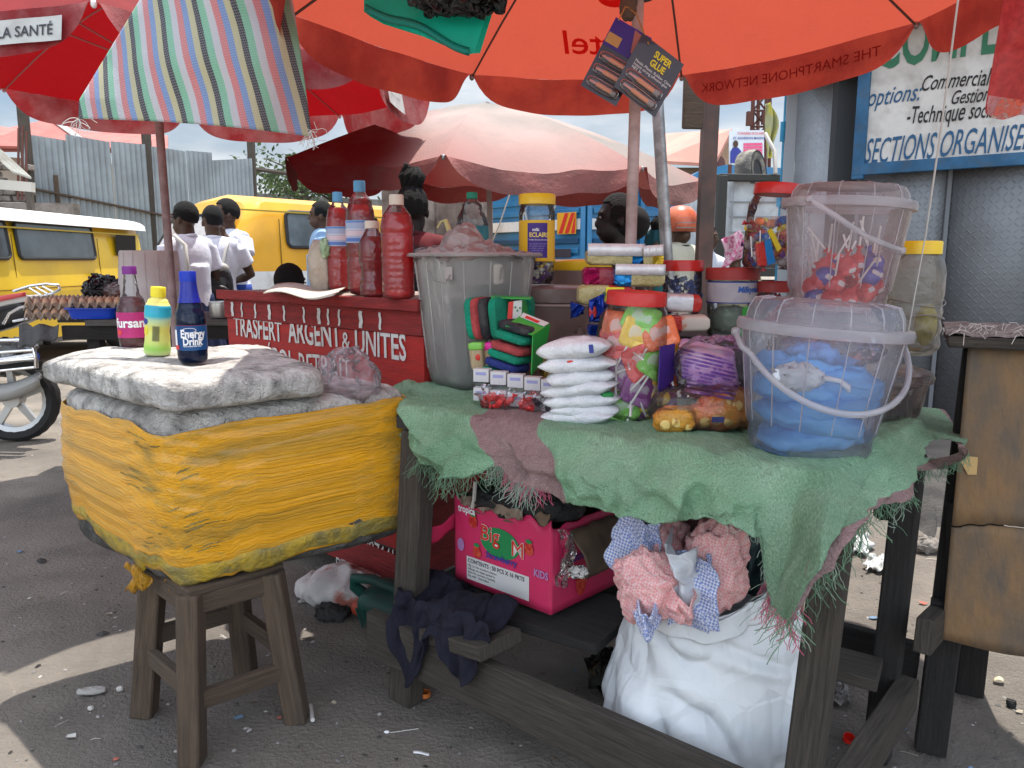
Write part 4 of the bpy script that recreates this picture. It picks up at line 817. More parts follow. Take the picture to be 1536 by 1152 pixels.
# black bags
BPL=mat('black_plastic',(.012,.012,.014),.25,bump=2.5,bs=14,coat=.3,btype='C')
m=M(); m.sell((X0+.25,4.60,bt+.16),(.20,.18,.15),.9,amp=.035,fr=6,seed=4,nu=48,nv=30); mk('black_bag',m,BPL,label='crumpled black plastic bag on the egg tray, left one',cat='bag',ang=180)
m=M(); m.sell((X0+.37,4.56,bt+.145),(.19,.15,.12),.95,amp=.012,fr=4,seed=9,nu=40,nv=24); mk('brown_bag',m,mat('brown_film',(.045,.02,.02),.2,(.12,.06,.05),5,bump=1,bs=10,coat=.5),label='shiny dark brown plastic bag, right of the crumpled black one',cat='bag',ang=180)
# white bucket upside down behind pole
def bucket(t,p,r0,r1,h,m_,lidm=None,ribsn=0,band=True,X=None,up=True,lidh=.05,dome=.9,flare=.03,nrib=0,seg=48):
    X=X or Matrix.Translation(p)
    m=M(); m.lathe([(0,0),(r0*.96,0),(r0,.012),(r0*.985+r1*.015,.03),(r1,h),(r1-.003,h),(r0-.004,.014),(0,.010)],seg,X); b=mk('body',m,m_,t,ang=60)
    if nrib:
        for k in range(nrib):
            a=2*PI*k/nrib+.2; m=M(); m.tube([X@Vector((r0*math.cos(a)*1.004,r0*math.sin(a)*1.004,.04)),X@Vector((r1*math.cos(a)*1.004,r1*math.sin(a)*1.004,h*.98))],.0022,4); mk('rib',m,m_,t)
    return b
wb=thing('white_bucket','tall upturned milky white bucket on the bench behind the mauve pole','bucket',gd(229,455,4.62)); p=gd(229,460,4.62); p.z=bt+.002
m=M(); m.lathe([(.188,0),(.19,.01),(.160,.375),(.155,.385),(0,.385)],48,Matrix.Translation(p)); mk('body',m,mat('milky_white',(.72,.68,.66),.45,(.60,.52,.49),2,transl=.35),wb,ang=50)
for k in range(7):
    a=PI+.25+PI*k/7*.9; m=M(); m.tube([p+Vector((.1905*math.cos(a),.1905*math.sin(a),.012)),p+Vector((.162*math.cos(a),.162*math.sin(a),.37))],.002,4); mk('rib',m,mat('milky_white',(1,1,1)),wb)
m=M(); p=gd(331,467,4.45); p.z=bt+.004; m.lathe([(0,0),(.055,0),(.06,.01),(.06,.085),(.066,.088),(.066,.092),(.056,.09),(.055,.012),(0,.012)],32,Matrix.Translation(p)); mk('cooking_pot',m,mat('aluminium',(.6,.6,.58),.35,metal=.9,dirt=.3),label='small aluminium pot on the bench beside the red counter',cat='pot')
# ================= motorcycle at the left edge
mo=thing('motorcycle','chrome railed motorcycle cut by the left edge, red tail and spoked alloy wheel','motorcycle',(-3.7,5.5,0))
MCY=5.45
def mp_(px,py,dy=0): return gd(px,py,MCY+dy)
wc=gd(20,585,MCY); wr=wc.z+.0; wr=.305; wc.z=.31
X=Matrix.Translation(wc)@Vector((0.1,-1,0)).to_track_quat('Z','Y').to_matrix().to_4x4()
m=M(); m.lathe([(.235,-.045),(.28,-.055),(.303,-.035),(.31,0),(.303,.035),(.28,.055),(.235,.045),(.235,-.045)],64,X,mod=lambda a,z:1+.012*(math.sin(a*40+z*40)>0)*(abs(z)<.05)); wh_=mk('tyre',m,BLK,mo,ang=30)
m=M(); m.lathe([(.205,-.03),(.24,-.045),(.24,.045),(.205,.03),(.205,-.03)],48,X); mk('rim',m,mat('alloy',(.45,.45,.44),.4,metal=.7),mo)
for k in range(5):
    a=2*PI*k/5+.35; m=M(); m.beam(X@Vector((.04*math.cos(a),.04*math.sin(a),0)),X@Vector((.215*math.cos(a),.215*math.sin(a),0)),.045,.03,up=(0,1,0)); mk('spoke',m,mat('alloy',(.45,.45,.44),.4,metal=.7),mo)
m=M(); m.lathe([(0,-.05),(.06,-.05),(.06,.05),(0,.05)],24,X); mk('hub',m,mat('alloy',(.45,.45,.44),.4,metal=.7),mo)
m=M(); m.grid(lambda u,v:mp_(-60+120*u,560+18*math.sin(PI*u)+28*v*(1-.4*u),-.12-.05*math.sin(PI*v)),10,6); mk('cowl',m,mat('cowl_grey',(.35,.35,.34),.5),mo,solid=.03)
m=M(); m.beam(mp_(-60,550,-.15),mp_(60,548,-.15),.06,.06); mk('silencer_clamp',m,BLK,mo)
m=M(); m.tube([mp_(-70,552,-.22),mp_(56,534,-.22)],.028,14); mk('exhaust',m,CHROME,mo)
m=M(); m.tube([mp_(*q,-.3) for q in ((-60,512),(38,510),(46,514),(51,524),(54,538),(55,552))],.013,8); mk('crash_bar',m,CHROME,mo)
for y0,y1 in ((531,525),(545,538),(560,551)): m=M(); m.tube([mp_(-60,y0+2,-.3),mp_(52,y1,-.3)],.009,8); mk('guard_rail',m,CHROME,mo)
m=M(); m.sell(mp_(-15,535,.1),(.6,.3,.28),.6,amp=.06,fr=5); mk('engine',m,mat('engine_grey',(.10,.10,.10),.4,(.3,.3,.3),20,(.5,.6),metal=.6),mo)
m=M(); m.sell(mp_(-20,478,.05),(.75,.25,.22),.5,rot=Matrix.Rotation(-.25,3,'Y')); mk('side_cover',m,BLKG,mo)
m=M(); 
m.grid(lambda u,v:mp_(-70+125*u,468-26*u-6*math.sin(PI*u)+ (8+10*(1-u))*v,-.22+.0*v),14,3); mk('tail_panel',m,mat('tail_white',(.60,.60,.58),.3,coat=.4),mo,solid=.06)
m=M(); m.grid(lambda u,v:mp_(-70+108*u,455-17*u+ (12-6*u)*v,-.27),14,3); mk('tail_red',m,mat('tail_pinkred',(.55,.06,.06),.3,coat=.4),mo,solid=.02)
m=M(); m.tube([mp_(*q) for q in ((20,437),(45,429),(70,426),(88,428),(90,434),(80,440),(58,446),(30,450))],.010,8); mk('rack_loop',m,CHROME,mo)
for s in (0,1,2): m=M(); m.tube([mp_(44+10*s,432-1.2*s,-.03),mp_(62+9*s,443-2.5*s,-.03)],.007,6); mk('rack_bar',m,CHROME,mo)
m=M(); m.tube([mp_(*q,-.25) for q in ((5,486),(14,470),(30,461),(55,456),(56,475),(20,482))],.010,8); mk('grab_rail',m,CHROME,mo)
# ================= foam cooler box wrapped in tape on a wooden stool
FOAM=mat('foam_dirty',(.74,.71,.66),.9,(.46,.43,.40),6,(.45,.72),bump=2.6,bs=30,dirt=1,ds=17,dcol=(.12,.115,.105),det=9)
_t=FOAM.node_tree; _N=_t.nodes; _p=[n for n in _N if n.type=='BSDF_PRINCIPLED'][0]; _v=_N.new('ShaderNodeTexVoronoi'); _v.feature='DISTANCE_TO_EDGE'; _v.inputs['Scale'].default_value=13
_tc=_N.new('ShaderNodeTexCoord'); _wn=_N.new('ShaderNodeTexNoise'); _wn.inputs['Scale'].default_value=9; _wn.inputs['Detail'].default_value=6; _ad=_N.new('ShaderNodeMixRGB'); _ad.blend_type='ADD'; _ad.inputs[0].default_value=.22
_t.links.new(_tc.outputs['Object'],_wn.inputs[0]); _t.links.new(_tc.outputs['Object'],_ad.inputs[1]); _t.links.new(_wn.outputs['Color'],_ad.inputs[2]); _t.links.new(_ad.outputs[0],_v.inputs[0])
_r=_N.new('ShaderNodeMapRange'); _r.inputs[1].default_value=.0; _r.inputs[2].default_value=.012; _r.inputs[3].default_value=.30; _r.inputs[4].default_value=1; _t.links.new(_v.outputs[0],_r.inputs[0])
_n2=_N.new('ShaderNodeTexNoise'); _n2.inputs['Scale'].default_value=5; _t.links.new(_tc.outputs['Object'],_n2.inputs[0]); _r2=_N.new('ShaderNodeMapRange'); _r2.inputs[1].default_value=.47; _r2.inputs[2].default_value=.56; _t.links.new(_n2.outputs[0],_r2.inputs[0])
_mx=_N.new('ShaderNodeMath'); _mx.operation='MAXIMUM'; _t.links.new(_r.outputs[0],_mx.inputs[0]); _t.links.new(_r2.outputs[0],_mx.inputs[1])
_l=[l for l in _t.links if l.to_socket==_p.inputs['Base Color']][0]; _src=_l.from_socket; _m=_N.new('ShaderNodeMixRGB'); _m.blend_type='MULTIPLY'; _m.inputs[0].default_value=1; _t.links.new(_src,_m.inputs[1]); _t.links.new(_mx.outputs[0],_m.inputs[2]); _t.links.new(_m.outputs[0],_p.inputs['Base Color'])
def quadmap(N_,R_,F_,L_):
    N_,R_,F_,L_=[Vector((*q,0)) for q in (N_,R_,F_,L_)]
    return lambda s,t:(N_*(1-s)*(1-t)+R_*s*(1-t)+F_*s*t+L_*(1-s)*t)   # s toward right, t toward left-back
def slab(m,Q,z0,z1,e=.22,ez=.35,amp=.006,nu=120,nv=24,seed=0,ztop=None,top=True):
    """rounded slab over a footprint quad with lumpy surface"""
    sg=lambda x,p: math.copysign(abs(x)**p,x)
    def fn(u,v):
        a=2*PI*u; b=PI*v-PI/2; cb=abs(math.cos(b))**ez; k=max(abs(sg(math.cos(a),e)),0)
        x=.5+.5*cb*sg(math.cos(a),e); y=.5+.5*cb*sg(math.sin(a),e); q=Q(x,y)
        zz=(z0+z1)/2+(z1-z0)/2*sg(math.sin(b),ez); q=Vector((q.x,q.y,zz))
        if ztop: q.z+=ztop(q)*(.5+.5*sg(math.sin(b),ez))
        n1=noise.noise_vector(q*6+Vector((seed,0,0)))*amp+noise.noise_vector(q*19+Vector((seed,3,0)))*amp*.45+noise.noise_vector(q*48)*amp*.18
        return q+n1
    m.grid(fn,nu,nv,True)
BX=thing('foam_cooler','battered foam cooler box wrapped in yellow tape, standing on the wooden stool','cooler',(-.82,2.1,.46))
QB=quadmap((-.86,1.845),(-.272,2.245),(-.80,2.72),(-1.385,2.27))
m=M(); slab(m,QB,.57,.93,e=.30,ez=.16,amp=.009,nv=40); 
bxf=mk('foam_body',m,FOAM,BX,ang=180)
# hollow look: rim with a darker recess
QR=quadmap((-.80,1.94),(-.40,2.26),(-.80,2.60),(-1.22,2.28))
m=M(); slab(m,QB,.447,.62,e=.30,ez=.5,amp=.011,nu=120,nv=16,seed=3); m.v=[Vector((q.x+(q.x+.82)*.004,q.y+(q.y-2.28)*.004,q.z)) for q in m.v]; mk('soiled_base',m,mat('foam_soiled',(.11,.105,.095),.95,(.045,.043,.04),9,(.35,.65),bump=2,bs=30,dirt=.3,ds=30,dcol=(.4,.38,.35)),BX,ang=180)
# tape skin
TAPE=mat('tape_yellow',(.95,.44,.010),.32,(.82,.46,.06),5.0,(.52,.66),bump=.9,bs=9,stretch=(3.2,16,1),coord='UV',dirt=.9,ds=1.2,dcol=(.26,.19,.04),coat=.55,det=9,dist=.4)
def tapefn(seed,z0f,z1f,off):
    sg=lambda x,p: math.copysign(abs(x)**p,x)
    def fn(u,v):
        a=2*PI*u; x=.5+.5*sg(math.cos(a),.30)*1.0; y=.5+.5*sg(math.sin(a),.30); q=QB(x,y); c=QB(.5,.5); d=(q-c).normalized()
        zb=z0f(u,q); zt=z1f(u,q); z=zb*(1-v)+zt*v
        wr_=.0014*math.sin(z*150+4*noise.noise(Vector((q.x*3,q.y*3,seed)))*3)+.004*noise.noise(Vector((q.x*2.2,q.y*2.2,z*14+seed)))+.003*noise.noise(Vector((q.x*12,q.y*12,z*40)))
        bulge=.012*math.sin(PI*v)
        tap=-.05*max(0,(.66-z)/.2)
        return Vector((q.x,q.y,z))+d*(off+wr_+bulge+tap*.3)
    return fn
# jagged lower and upper edges
def zb(u,q):
    left=max(0,min(1,(-.86-q.x)/.50)); right=max(0,min(1,(q.x+.86)/.57))
    fr_=.478+.075*left+.030*right+(.05 if q.y>2.5 else 0)
    n_=noise.noise(Vector((q.x*9,q.y*9,2)))*.028+noise.noise(Vector((q.x*30,q.y*30,4)))*.012
    return fr_+n_
def zt(u,q):
    left=max(0,min(1,(-.86-q.x)/.5)); right=max(0,min(1,(q.x+.86)/.57)); near=max(0,1-math.hypot(q.x+.86,q.y-1.85)/.16)
    return .888+.012*right+.0*left-.035*near+noise.noise(Vector((q.x*8,q.y*8,9)))*.014+noise.noise(Vector((q.x*25,q.y*25,6)))*.006
m=M(); m.grid(tapefn(1,zb,zt,.010),420,44,True,us=2.6,vs_=.42); mk('yellow_tape',m,TAPE,BX,ang=180,solid=.002)
m=M(); m.grid(tapefn(7,lambda u,q:zb(u,q)-.008+.03*noise.noise(Vector((q.x*14,q.y*14,8))),lambda u,q:zb(u,q)+.06,.006),420,8,True,us=2.6,vs_=.08); mk('torn_tape_edge',m,mat('tape_pale',(.62,.42,.04),.35,(.30,.24,.07),14,bump=1,bs=40,coat=.3,transl=.2),BX,ang=180,solid=.0015)
# olive tears
TEAR=mat('tape_tear',(.17,.13,.04),.6,(.30,.22,.06),24)
tf=tapefn(1,zb,zt,.0125)
rt=random.Random(8)
for k in range(64):
    u0=rt.choice([rt.uniform(.50,.68),rt.uniform(.79,1.08)]); v0=rt.uniform(.08,.93); l=rt.uniform(.010,.045)*(1 if k%5 else 1.8); h=rt.uniform(.008,.022)*.7
    m=M(); m.grid(lambda a,b:tf((u0+a*l)%1,min(.98,v0+(b-.5)*h*math.sin(PI*min(1,max(0,a+.0)))**.7+.02*a+.008*noise.noise(Vector((a*8,k,b*2))))),14,3); mk('tape_tear',m,TEAR,BX,ang=180)
for (px,py,l) in ((212,862,.04),(200,850,.07),(262,872,.03)):
    m=M(); c=gd(px,py,1.95 if px<400 else 2.2); m.grid(lambda a,b:c+Vector((.035*(a-.5)+.01*math.sin(b*5+px),.01*math.sin(a*6+b*4),-l*b+.012*math.sin(a*9))),8,8); mk('tape_flap',m,TAPE,BX,ang=180,solid=.0015)
m=M(); c=gd(145,742,2.17); m.grid(lambda a,b:c+Vector((.045*(a-.5),.0+.035*(a-.5)*-.7+.004,.032*(b-.5)))+Vector((-.012,-.012,0)),5,5); mk('bare_foam_patch',m,FOAM,BX,ang=180,solid=.006)
# lid
QL_=quadmap((-.845,1.80),(-.475,2.035),(-.91,2.76),(-1.48,2.35))
m=M(); slab(m,QL_,.925,1.018,e=.25,ez=.42,amp=.012,nu=160,nv=36,seed=5,ztop=lambda q:.012*noise.noise(q*2.2)); lidb=mk('cooler_lid',m,FOAM,label='thick grey white foam lid lying askew on the yellow cooler box',cat='lid',ang=180)
# stool
so_=thing('wooden_stool','four legged worn wooden stool under the yellow cooler box','stool',(-.835,2.03,0))
S4=dict(f=(-.835,1.825),l=(-1.065,2.045),r=(-.612,2.012),b=(-.834,2.238)); tc4=Vector((-.83,2.04,.46)); tops={}
for k,q in S4.items():
    b=Vector((*q,0)); tp=Vector((tc4.x+(b.x-tc4.x)*.74,tc4.y+(b.y-tc4.y)*.74,.445)); tops[k]=(b,tp)
    m=M(); m.beam(b,tp,.062,.058,up=(1,0,0) if k in 'fb' else (0,1,0)); mk('leg',m,WOODB,so_,bev=.006)
for a,b,z in (('f','l',.19),('f','r',.16),('l','b',.24),('r','b',.22)):
    pa=tops[a][0].lerp(tops[a][1],z/.445); pb_=tops[b][0].lerp(tops[b][1],z/.445); m=M(); m.beam(pa,pb_,.026,.05); mk('stretcher',m,WOODB,so_,bev=.004)
for a,b in (('f','l'),('f','r'),('l','b'),('r','b')):
    m=M(); m.beam(tops[a][1]+Vector((0,0,-.03)),tops[b][1]+Vector((0,0,-.03)),.03,.055); mk('apron',m,WOODB,so_,bev=.004)
m=M(); m.box((-.83,2.045,.451),(.27,.27,.022),rz=R(45)); mk('seat',m,WOODB,so_,bev=.005)
# bottles on the lid
lz_=lambda x,y:1.018+.0
capP=mat('cap_purple',(.17,.02,.19),.4); capBl=mat('cap_blue',(.005,.03,.38),.4); capY=mat('cap_yellow',(.80,.66,.03),.45)
p=gd(203,524,2.42); p.z=1.020
p=gz(203,522,1.021)
sc_=(p.y/1153)
H=(522-400)*sc_*1.0; MAG=mat('label_magenta',(.38,.02,.14),.45,(.46,.03,.16),5)
t,l_,rf_=bottle('soda_bottle','dark red soda bottle with purple cap and magenta label, leftmost on the foam lid',p,H,H*.178,[(.80,0),(.96,.03),(1,.08),(1,.44),(.96,.50),(.80,.58),(.52,.68),(.44,.78),(.38,.90),(.38,.99)],.64,film('cherry_drink',tint=(.6,.01,.03),op=.65,rough=.08,bump=.15,bs=30,milky=(.26,.008,.025),tl=.5),capP,'drink bottles on the foam lid',labelz=(.14,.45),labm=MAG,pent=True)
a0=R(250)
text('fursana',H*.155,cyl_map((0,0,0),rf_,R(222),H*.27),'brand_lettering',mat('ink_white',(.75,.75,.75),.6),l_,bold=.03,sub=1)
for o_ in l_.children: o_.matrix_parent_inverse=Matrix.Identity(4)
m=M(); m.lathe([(rf_(0)*0+H*.1795,H*.435),(H*.1795,H*.445)],32); mk('label_edge',m,mat('ink_white',(.75,.75,.75),.6),l_,local=True,ang=180)
m=M(); m.lathe([(H*.1795,H*.148),(H*.1795,H*.158)],32); mk('label_edge',m,mat('ink_white',(.75,.75,.75),.6),l_,local=True,ang=180)
m=M(); X=Matrix.Translation((rf_(H*.2)*math.cos(R(238)),rf_(H*.2)*math.sin(R(238)),H*.205)); m.sell((0,0,0),(.018,.004,.018),1,X=X@Matrix.Rotation(R(-32),4,'Z')); mk('label_flower',m,mat('ink_orange_red',(.65,.06,.04),.6),l_,local=True)
p=gz(236,532,1.021); sc_=p.y/1153; H=(532-430)*sc_; 
YM=mat('milk_bottle_sleeve',(.72,.66,.16),.4,coat=.2)
tt=YM.node_tree; N=tt.nodes; pr_=[n for n in N if n.type=='BSDF_PRINCIPLED'][0]; tcn=N.new('ShaderNodeTexCoord'); sp=N.new('ShaderNodeSeparateXYZ'); mr=N.new('ShaderNodeMapRange'); mr.inputs[1].default_value=0; mr.inputs[2].default_value=H; cr2=N.new('ShaderNodeValToRGB'); e=cr2.color_ramp.elements; e[0].position=0; e[0].color=(.60,.66,.30,1); e[1].position=1; e[1].color=(.80,.68,.12,1)
for ps,c in ((.10,(.30,.58,.08)),(.22,(.62,.66,.16)),(.40,(.66,.62,.12)),(.52,(.45,.60,.35)),(.58,(.03,.40,.50)),(.73,(.02,.34,.48)),(.745,(.82,.74,.20))): q=e.new(ps); q.color=(*c,1)
tt.links.new(tcn.outputs['Object'],sp.inputs[0]); tt.links.new(sp.outputs[2],mr.inputs[0]); tt.links.new(mr.outputs[0],cr2.inputs[0]); tt.links.new(cr2.outputs[0],pr_.inputs['Base Color'])
t,l_,rf2=bottle('yoghurt_bottle','small yellow and turquoise yoghurt drink bottle with yellow cap, middle one on the foam lid',p,H,H*.185,[(.84,0),(.97,.02),(1,.08),(.93,.25),(.88,.36),(.93,.48),(1,.60),(.97,.70),(.75,.80),(.50,.85),(.46,.87),(.46,.99)],.8,mat('milk',(.7,.68,.4),.5),capY,'drink bottles on the foam lid',petm=YM,cap_h=.13)
t.rotation_euler=(0,R(5),0)
m=M(); f=cyl_map((0,0,0),rf2,R(268),H*.22,.0015)
for k in range(9): x=.002+k*.0022; m.add([f(x,0),f(x+.0012,0),f(x+.0012,H*.22),f(x,H*.22)],[(0,1,2,3)])
bc=mk('bar_lines',m,mat('ink_dark',(.05,.05,.06),.8),t,smooth=False,local=True)
m=M(); m.sell((rf2(H*.35)*math.cos(R(225)),rf2(H*.35)*math.sin(R(225)),H*.36),(.02,.006,.034),.9,rot=Matrix.Rotation(R(-42),3,'Z')); mk('banana_print',m,mat('ink_banana',(.75,.60,.05),.5),t,local=True)
m=M(); m.sell((rf2(H*.45)*math.cos(R(225)),rf2(H*.45)*math.sin(R(225)),H*.5),(.024,.005,.02),.9,rot=Matrix.Rotation(R(-42),3,'Z')); mk('navy_print',m,mat('ink_navy',(.04,.05,.25),.7),t,local=True)
p=gz(290,543,1.021); sc_=p.y/1153; H=(543-407)*sc_
BLL=film('blue_pet',(.015,.12,.42),.35,.08,.2,30,milky=(.01,.06,.22),tl=.7)
t,l_,rf3=bottle('energy_drink','cobalt blue energy drink bottle with blue cap, rightmost on the foam lid',p,H,H*.158,[(.80,0),(.96,.03),(1,.08),(1,.46),(.96,.53),(.80,.62),(.62,.70),(.54,.80),(.48,.89),(.46,.99)],.60,liq('blue_drink',(.006,.10,.20),.55),capBl,'drink bottles on the foam lid',labelz=(.145,.415),labm=mat('label_navy',(.006,.045,.16),.35,(.01,.08,.22),6),petm=BLL,pent=True,cap_h=.10)
W_=mat('ink_white',(.75,.75,.75),.6)
for z,h,mm_ in ((.405,.012,mat('ink_red_line',(.60,.04,.03),.5)),(.145,.012,mat('ink_red_line',(.6,.04,.03),.5))):
    m=M(); m.lathe([(H*.1605,H*z),(H*.1605,H*(z+h))],32); mk('label_edge',m,mm_,l_,local=True,ang=180)
def txc(s,size,a,z,par,rf_,mt_,**k):
    o=text(s,size,cyl_map((0,0,0),rf_,R(a),z,.0012),'brand_lettering',mt_,par,sub=1,**k); o.matrix_parent_inverse=Matrix.Identity(4); return o
txc('Energy',H*.125,251,H*.285,l_,rf3,W_,bold=.03,wid=.80); txc('Drink',H*.115,259,H*.205,l_,rf3,W_,bold=.03,wid=.78); txc('Carbonated soft drink',H*.022,259,H*.185,l_,rf3,W_,bold=.02)
m=M(); m.tube([cyl_map((0,0,0),rf3,R(285),H*.365,.0015)(.018*math.cos(a),.006*math.sin(a)) for a in [2*PI*i/20 for i in range(20)]],.0007,4,closed=True); mk('logo_oval',m,W_,l_,local=True)
m=M(); f=cyl_map((0,0,0),rf3,R(216),H*.20,.0013); m.grid(lambda a,b:f(.012*a,H*.17*b),4,2); mk('label_table',m,W_,l_,local=True)
m=M(); f=cyl_map((0,0,0),rf3,R(216),H*.155,.0013); m.grid(lambda a,b:f(.018*a,H*.045*b),4,2); mk('label_corner',m,mat('ink_red_line',(.6,.04,.03),.5),l_,local=True)
m=M(); z=rf3(H*.84)+.002; m.lathe([(rf3(H*.66)+.001,H*.66),(rf3(H*.72)+.001,H*.72),(rf3(H*.8)+.001,H*.8),(rf3(H*.9)+.001,H*.9)],28,mod=lambda a,zz:1+.02*math.sin(a*16)); mk('neck_sleeve',m,mat('sleeve_blue',(.004,.012,.26),.35,coat=.3),t,local=True,ang=180)
# clear bag stuffed behind the lid
m=M(); c=gd(523,568,2.2)
def bagf(u,v):
    a=2*PI*u; b=PI*v-PI/2; r_=.088*(math.cos(b)**.75)
    q=Vector((r_*math.cos(a)*1.05,r_*math.sin(a)*.8,.085*math.sin(b)*1.05)); n_=noise.noise_vector(q*24+Vector((3,1,2)))*.018+noise.noise_vector(q*60)*.006; f=1-.25*max(0,math.sin(b))*(1+math.sin(a*5))*.5
    return c+q*f+n_
m.grid(bagf,60,40,True); mk('clear_bag',m,film('bag_film_pink',(.96,.90,.92),.17,.14,1,34,milky=(.85,.72,.76)),label='puffed clear pinkish plastic bag tucked between foam lid and cooler rim',cat='bag',ang=180)
# ================= market table
T=.87
TB_=thing('market_table','grey plank market table carrying sweets and buckets, open frame below','table',(.3,2.2,0))
FL=Vector((-.33,2.15,0));FR=Vector((.62,1.42,0));RR=Vector((1.06,1.93,0));RL=Vector((.10,2.80,0));LL2=Vector((-.36,2.86,0))
fd=(FR-FL).normalized(); fn_=Vector((fd.y,-fd.x,0)); fn_=fn_ if fn_.y<0 else -fn_
rd=(RR-FR).normalized(); rn=Vector((rd.y,-rd.x,0)); rn=rn if rn.x>0 else -rn
m=M(); pol=[FL,FR,RR,Vector((.9,2.2,0)),RL,LL2]; n=len(pol)
m.add([p+Vector((0,0,T-.045)) for p in pol]+[p+Vector((0,0,T-.012)) for p in pol],[tuple(range(n-1,-1,-1)),tuple(range(n,2*n))]+[(i,(i+1)%n,n+(i+1)%n,n+i) for i in range(n)]); mk('table_top',m,WOODD,TB_,smooth=False)
legs=[((-.318,2.12),(-.262,2.13),.085,.065,WOODG),((.58,1.42),(.64,1.45),.066,.06,WOODG),((.965,1.85),(1.0,1.87),.064,.06,WOODD),((.36,2.62),(.36,2.62),.08,.07,WOODG)]
for b,tp,w_,t_,mm_ in legs:
    m=M(); m.beam((*b,0),(*tp,T-.05),w_,t_,up=(fn_.x,fn_.y,0)); mk('leg',m,mm_,TB_,bev=.006)
# rear right post sticking above
m=M(); m.beam((1.02,2.02,.6),(1.03,2.03,1.0),.045,.045); mk('rear_post',m,WOODD,TB_,bev=.004)
# low front plank (runs along the front, wide face out)
a=gpl(575,945,FL+fn_*.055,fn_); fp=lambda px,py:gpl(px,py,FL+fn_*.055,fn_)
zf=.20
A_=FL+fn_*.06-fd*.07; m=M(); m.beam(Vector((A_.x,A_.y,.205)),Vector(((FR+fn_*.06+fd*.02).x,(FR+fn_*.06).y,.165)),.036,.14); mk('front_rail',m,WOODG,TB_,bev=.004)
m=M(); p0=FR+rd*.02+rn*.035;p1=RR-rd*.10+rn*.035; m.beam((p0.x,p0.y,.20),(p1.x,p1.y,.20),.05,.085); mk('side_rail',m,WOODG,TB_,bev=.004)
m=M(); m.beam((.62,1.96,.285),(.92,1.78,.275),.13,.032); mk('shelf_plank',m,WOODG,TB_,bev=.004)
m=M(); m.beam((.40,2.35,.26),(1.10,1.93,.225),.03,.11); mk('rear_rail',m,WOODD,TB_,bev=.004)
m=M(); m.beam((.10,2.05,.315),(-.26,2.25,.315),.10,.04); m2=M(); p=gd(690,965,1.93); m2.beam(p+Vector((-.07,.12,-.01)),gd(752,968,1.86)+Vector((.0,.0,0)),.15,.04); mk('cross_plank',m2,WOODG,TB_,bev=.004)
m=M(); m.beam((-.22,2.32,.30),(.30,1.98,.30),.30,.03); mk('low_shelf',m,WOODD,TB_,bev=.004)
m=M(); m.beam(gd(700,900,2.25),gd(950,880,2.35),.05,.05); mk('shelf_bearer',m,WOODD,TB_,bev=.004)
# ================= green woven cloth
CG=mat('woven_green',(.27,.52,.30),.85,(.43,.66,.44),7,(.3,.7),bump=1.1,bs=150,coord='Object',dirt=.45,ds=4,dcol=(.08,.16,.09))
t_=CG.node_tree;N=t_.nodes;K=t_.links.new; pr_=[n for n in N if n.type=='BSDF_PRINCIPLED'][0]; lk=[l for l in t_.links if l.to_socket==pr_.inputs['Base Color']][0]; src=lk.from_socket
tcn=N.new('ShaderNodeTexCoord'); sp=N.new('ShaderNodeSeparateXYZ'); K(tcn.outputs['UV'],sp.inputs[0]); cr3=N.new('ShaderNodeValToRGB'); cr3.color_ramp.interpolation='CONSTANT'; e=cr3.color_ramp.elements; e[0].position=0; e[0].color=(0,0,0,1); e[1].position=.255; e[1].color=(1,1,1,1); q=e.new(.37); q.color=(0,0,0,1)
K(sp.outputs[0],cr3.inputs[0]); mxn=N.new('ShaderNodeMixRGB'); K(cr3.outputs[0],mxn.inputs[0]); K(src,mxn.inputs[1])
nn=N.new('ShaderNodeTexNoise'); nn.inputs['Scale'].default_value=60; K(tcn.outputs['Object'],nn.inputs[0]); c4=N.new('ShaderNodeValToRGB'); c4.color_ramp.elements[0].color=(.32,.20,.19,1); c4.color_ramp.elements[1].color=(.50,.34,.32,1); K(nn.outputs[0],c4.inputs[0]); K(c4.outputs[0],mxn.inputs[2])
# hem stripe along the right lower border (v high, u>.7)
mt1=N.new('ShaderNodeMath'); mt1.operation='GREATER_THAN'; K(sp.outputs[1],mt1.inputs[0]); mt1.inputs[1].default_value=.86
mt2=N.new('ShaderNodeMath'); mt2.operation='GREATER_THAN'; K(sp.outputs[0],mt2.inputs[0]); mt2.inputs[1].default_value=.70
mt3=N.new('ShaderNodeMath'); mt3.operation='MULTIPLY'; K(mt1.outputs[0],mt3.inputs[0]); K(mt2.outputs[0],mt3.inputs[1]); mx5=N.new('ShaderNodeMixRGB'); K(mt3.outputs[0],mx5.inputs[0]); K(mxn.outputs[0],mx5.inputs[1]); K(c4.outputs[0],mx5.inputs[2])
wv=N.new('ShaderNodeTexNoise'); wv.inputs['Scale'].default_value=1; wv.inputs['Detail'].default_value=3; mpn=N.new('ShaderNodeMapping'); mpn.inputs['Scale'].default_value=(700,60,1); K(tcn.outputs['UV'],mpn.inputs[0]); K(mpn.outputs[0],wv.inputs[0]); r6=N.new('ShaderNodeMapRange'); r6.inputs[1].default_value=.3;r6.inputs[2].default_value=.7;r6.inputs[3].default_value=.72;r6.inputs[4].default_value=1.2; K(wv.outputs[0],r6.inputs[0]); mx6=N.new('ShaderNodeMixRGB'); mx6.blend_type='MULTIPLY'; mx6.inputs[0].default_value=1; K(mx5.outputs[0],mx6.inputs[1]); K(r6.outputs[0],mx6.inputs[2]); K(mx6.outputs[0],pr_.inputs['Base Color'])
GR=lambda px,py,e=.05:gpl(px,py,FL+fn_*e,fn_)       # front drape plane
GS=lambda px,py,e=.04:gpl(px,py,FR+rn*e,rn)         # right drape plane
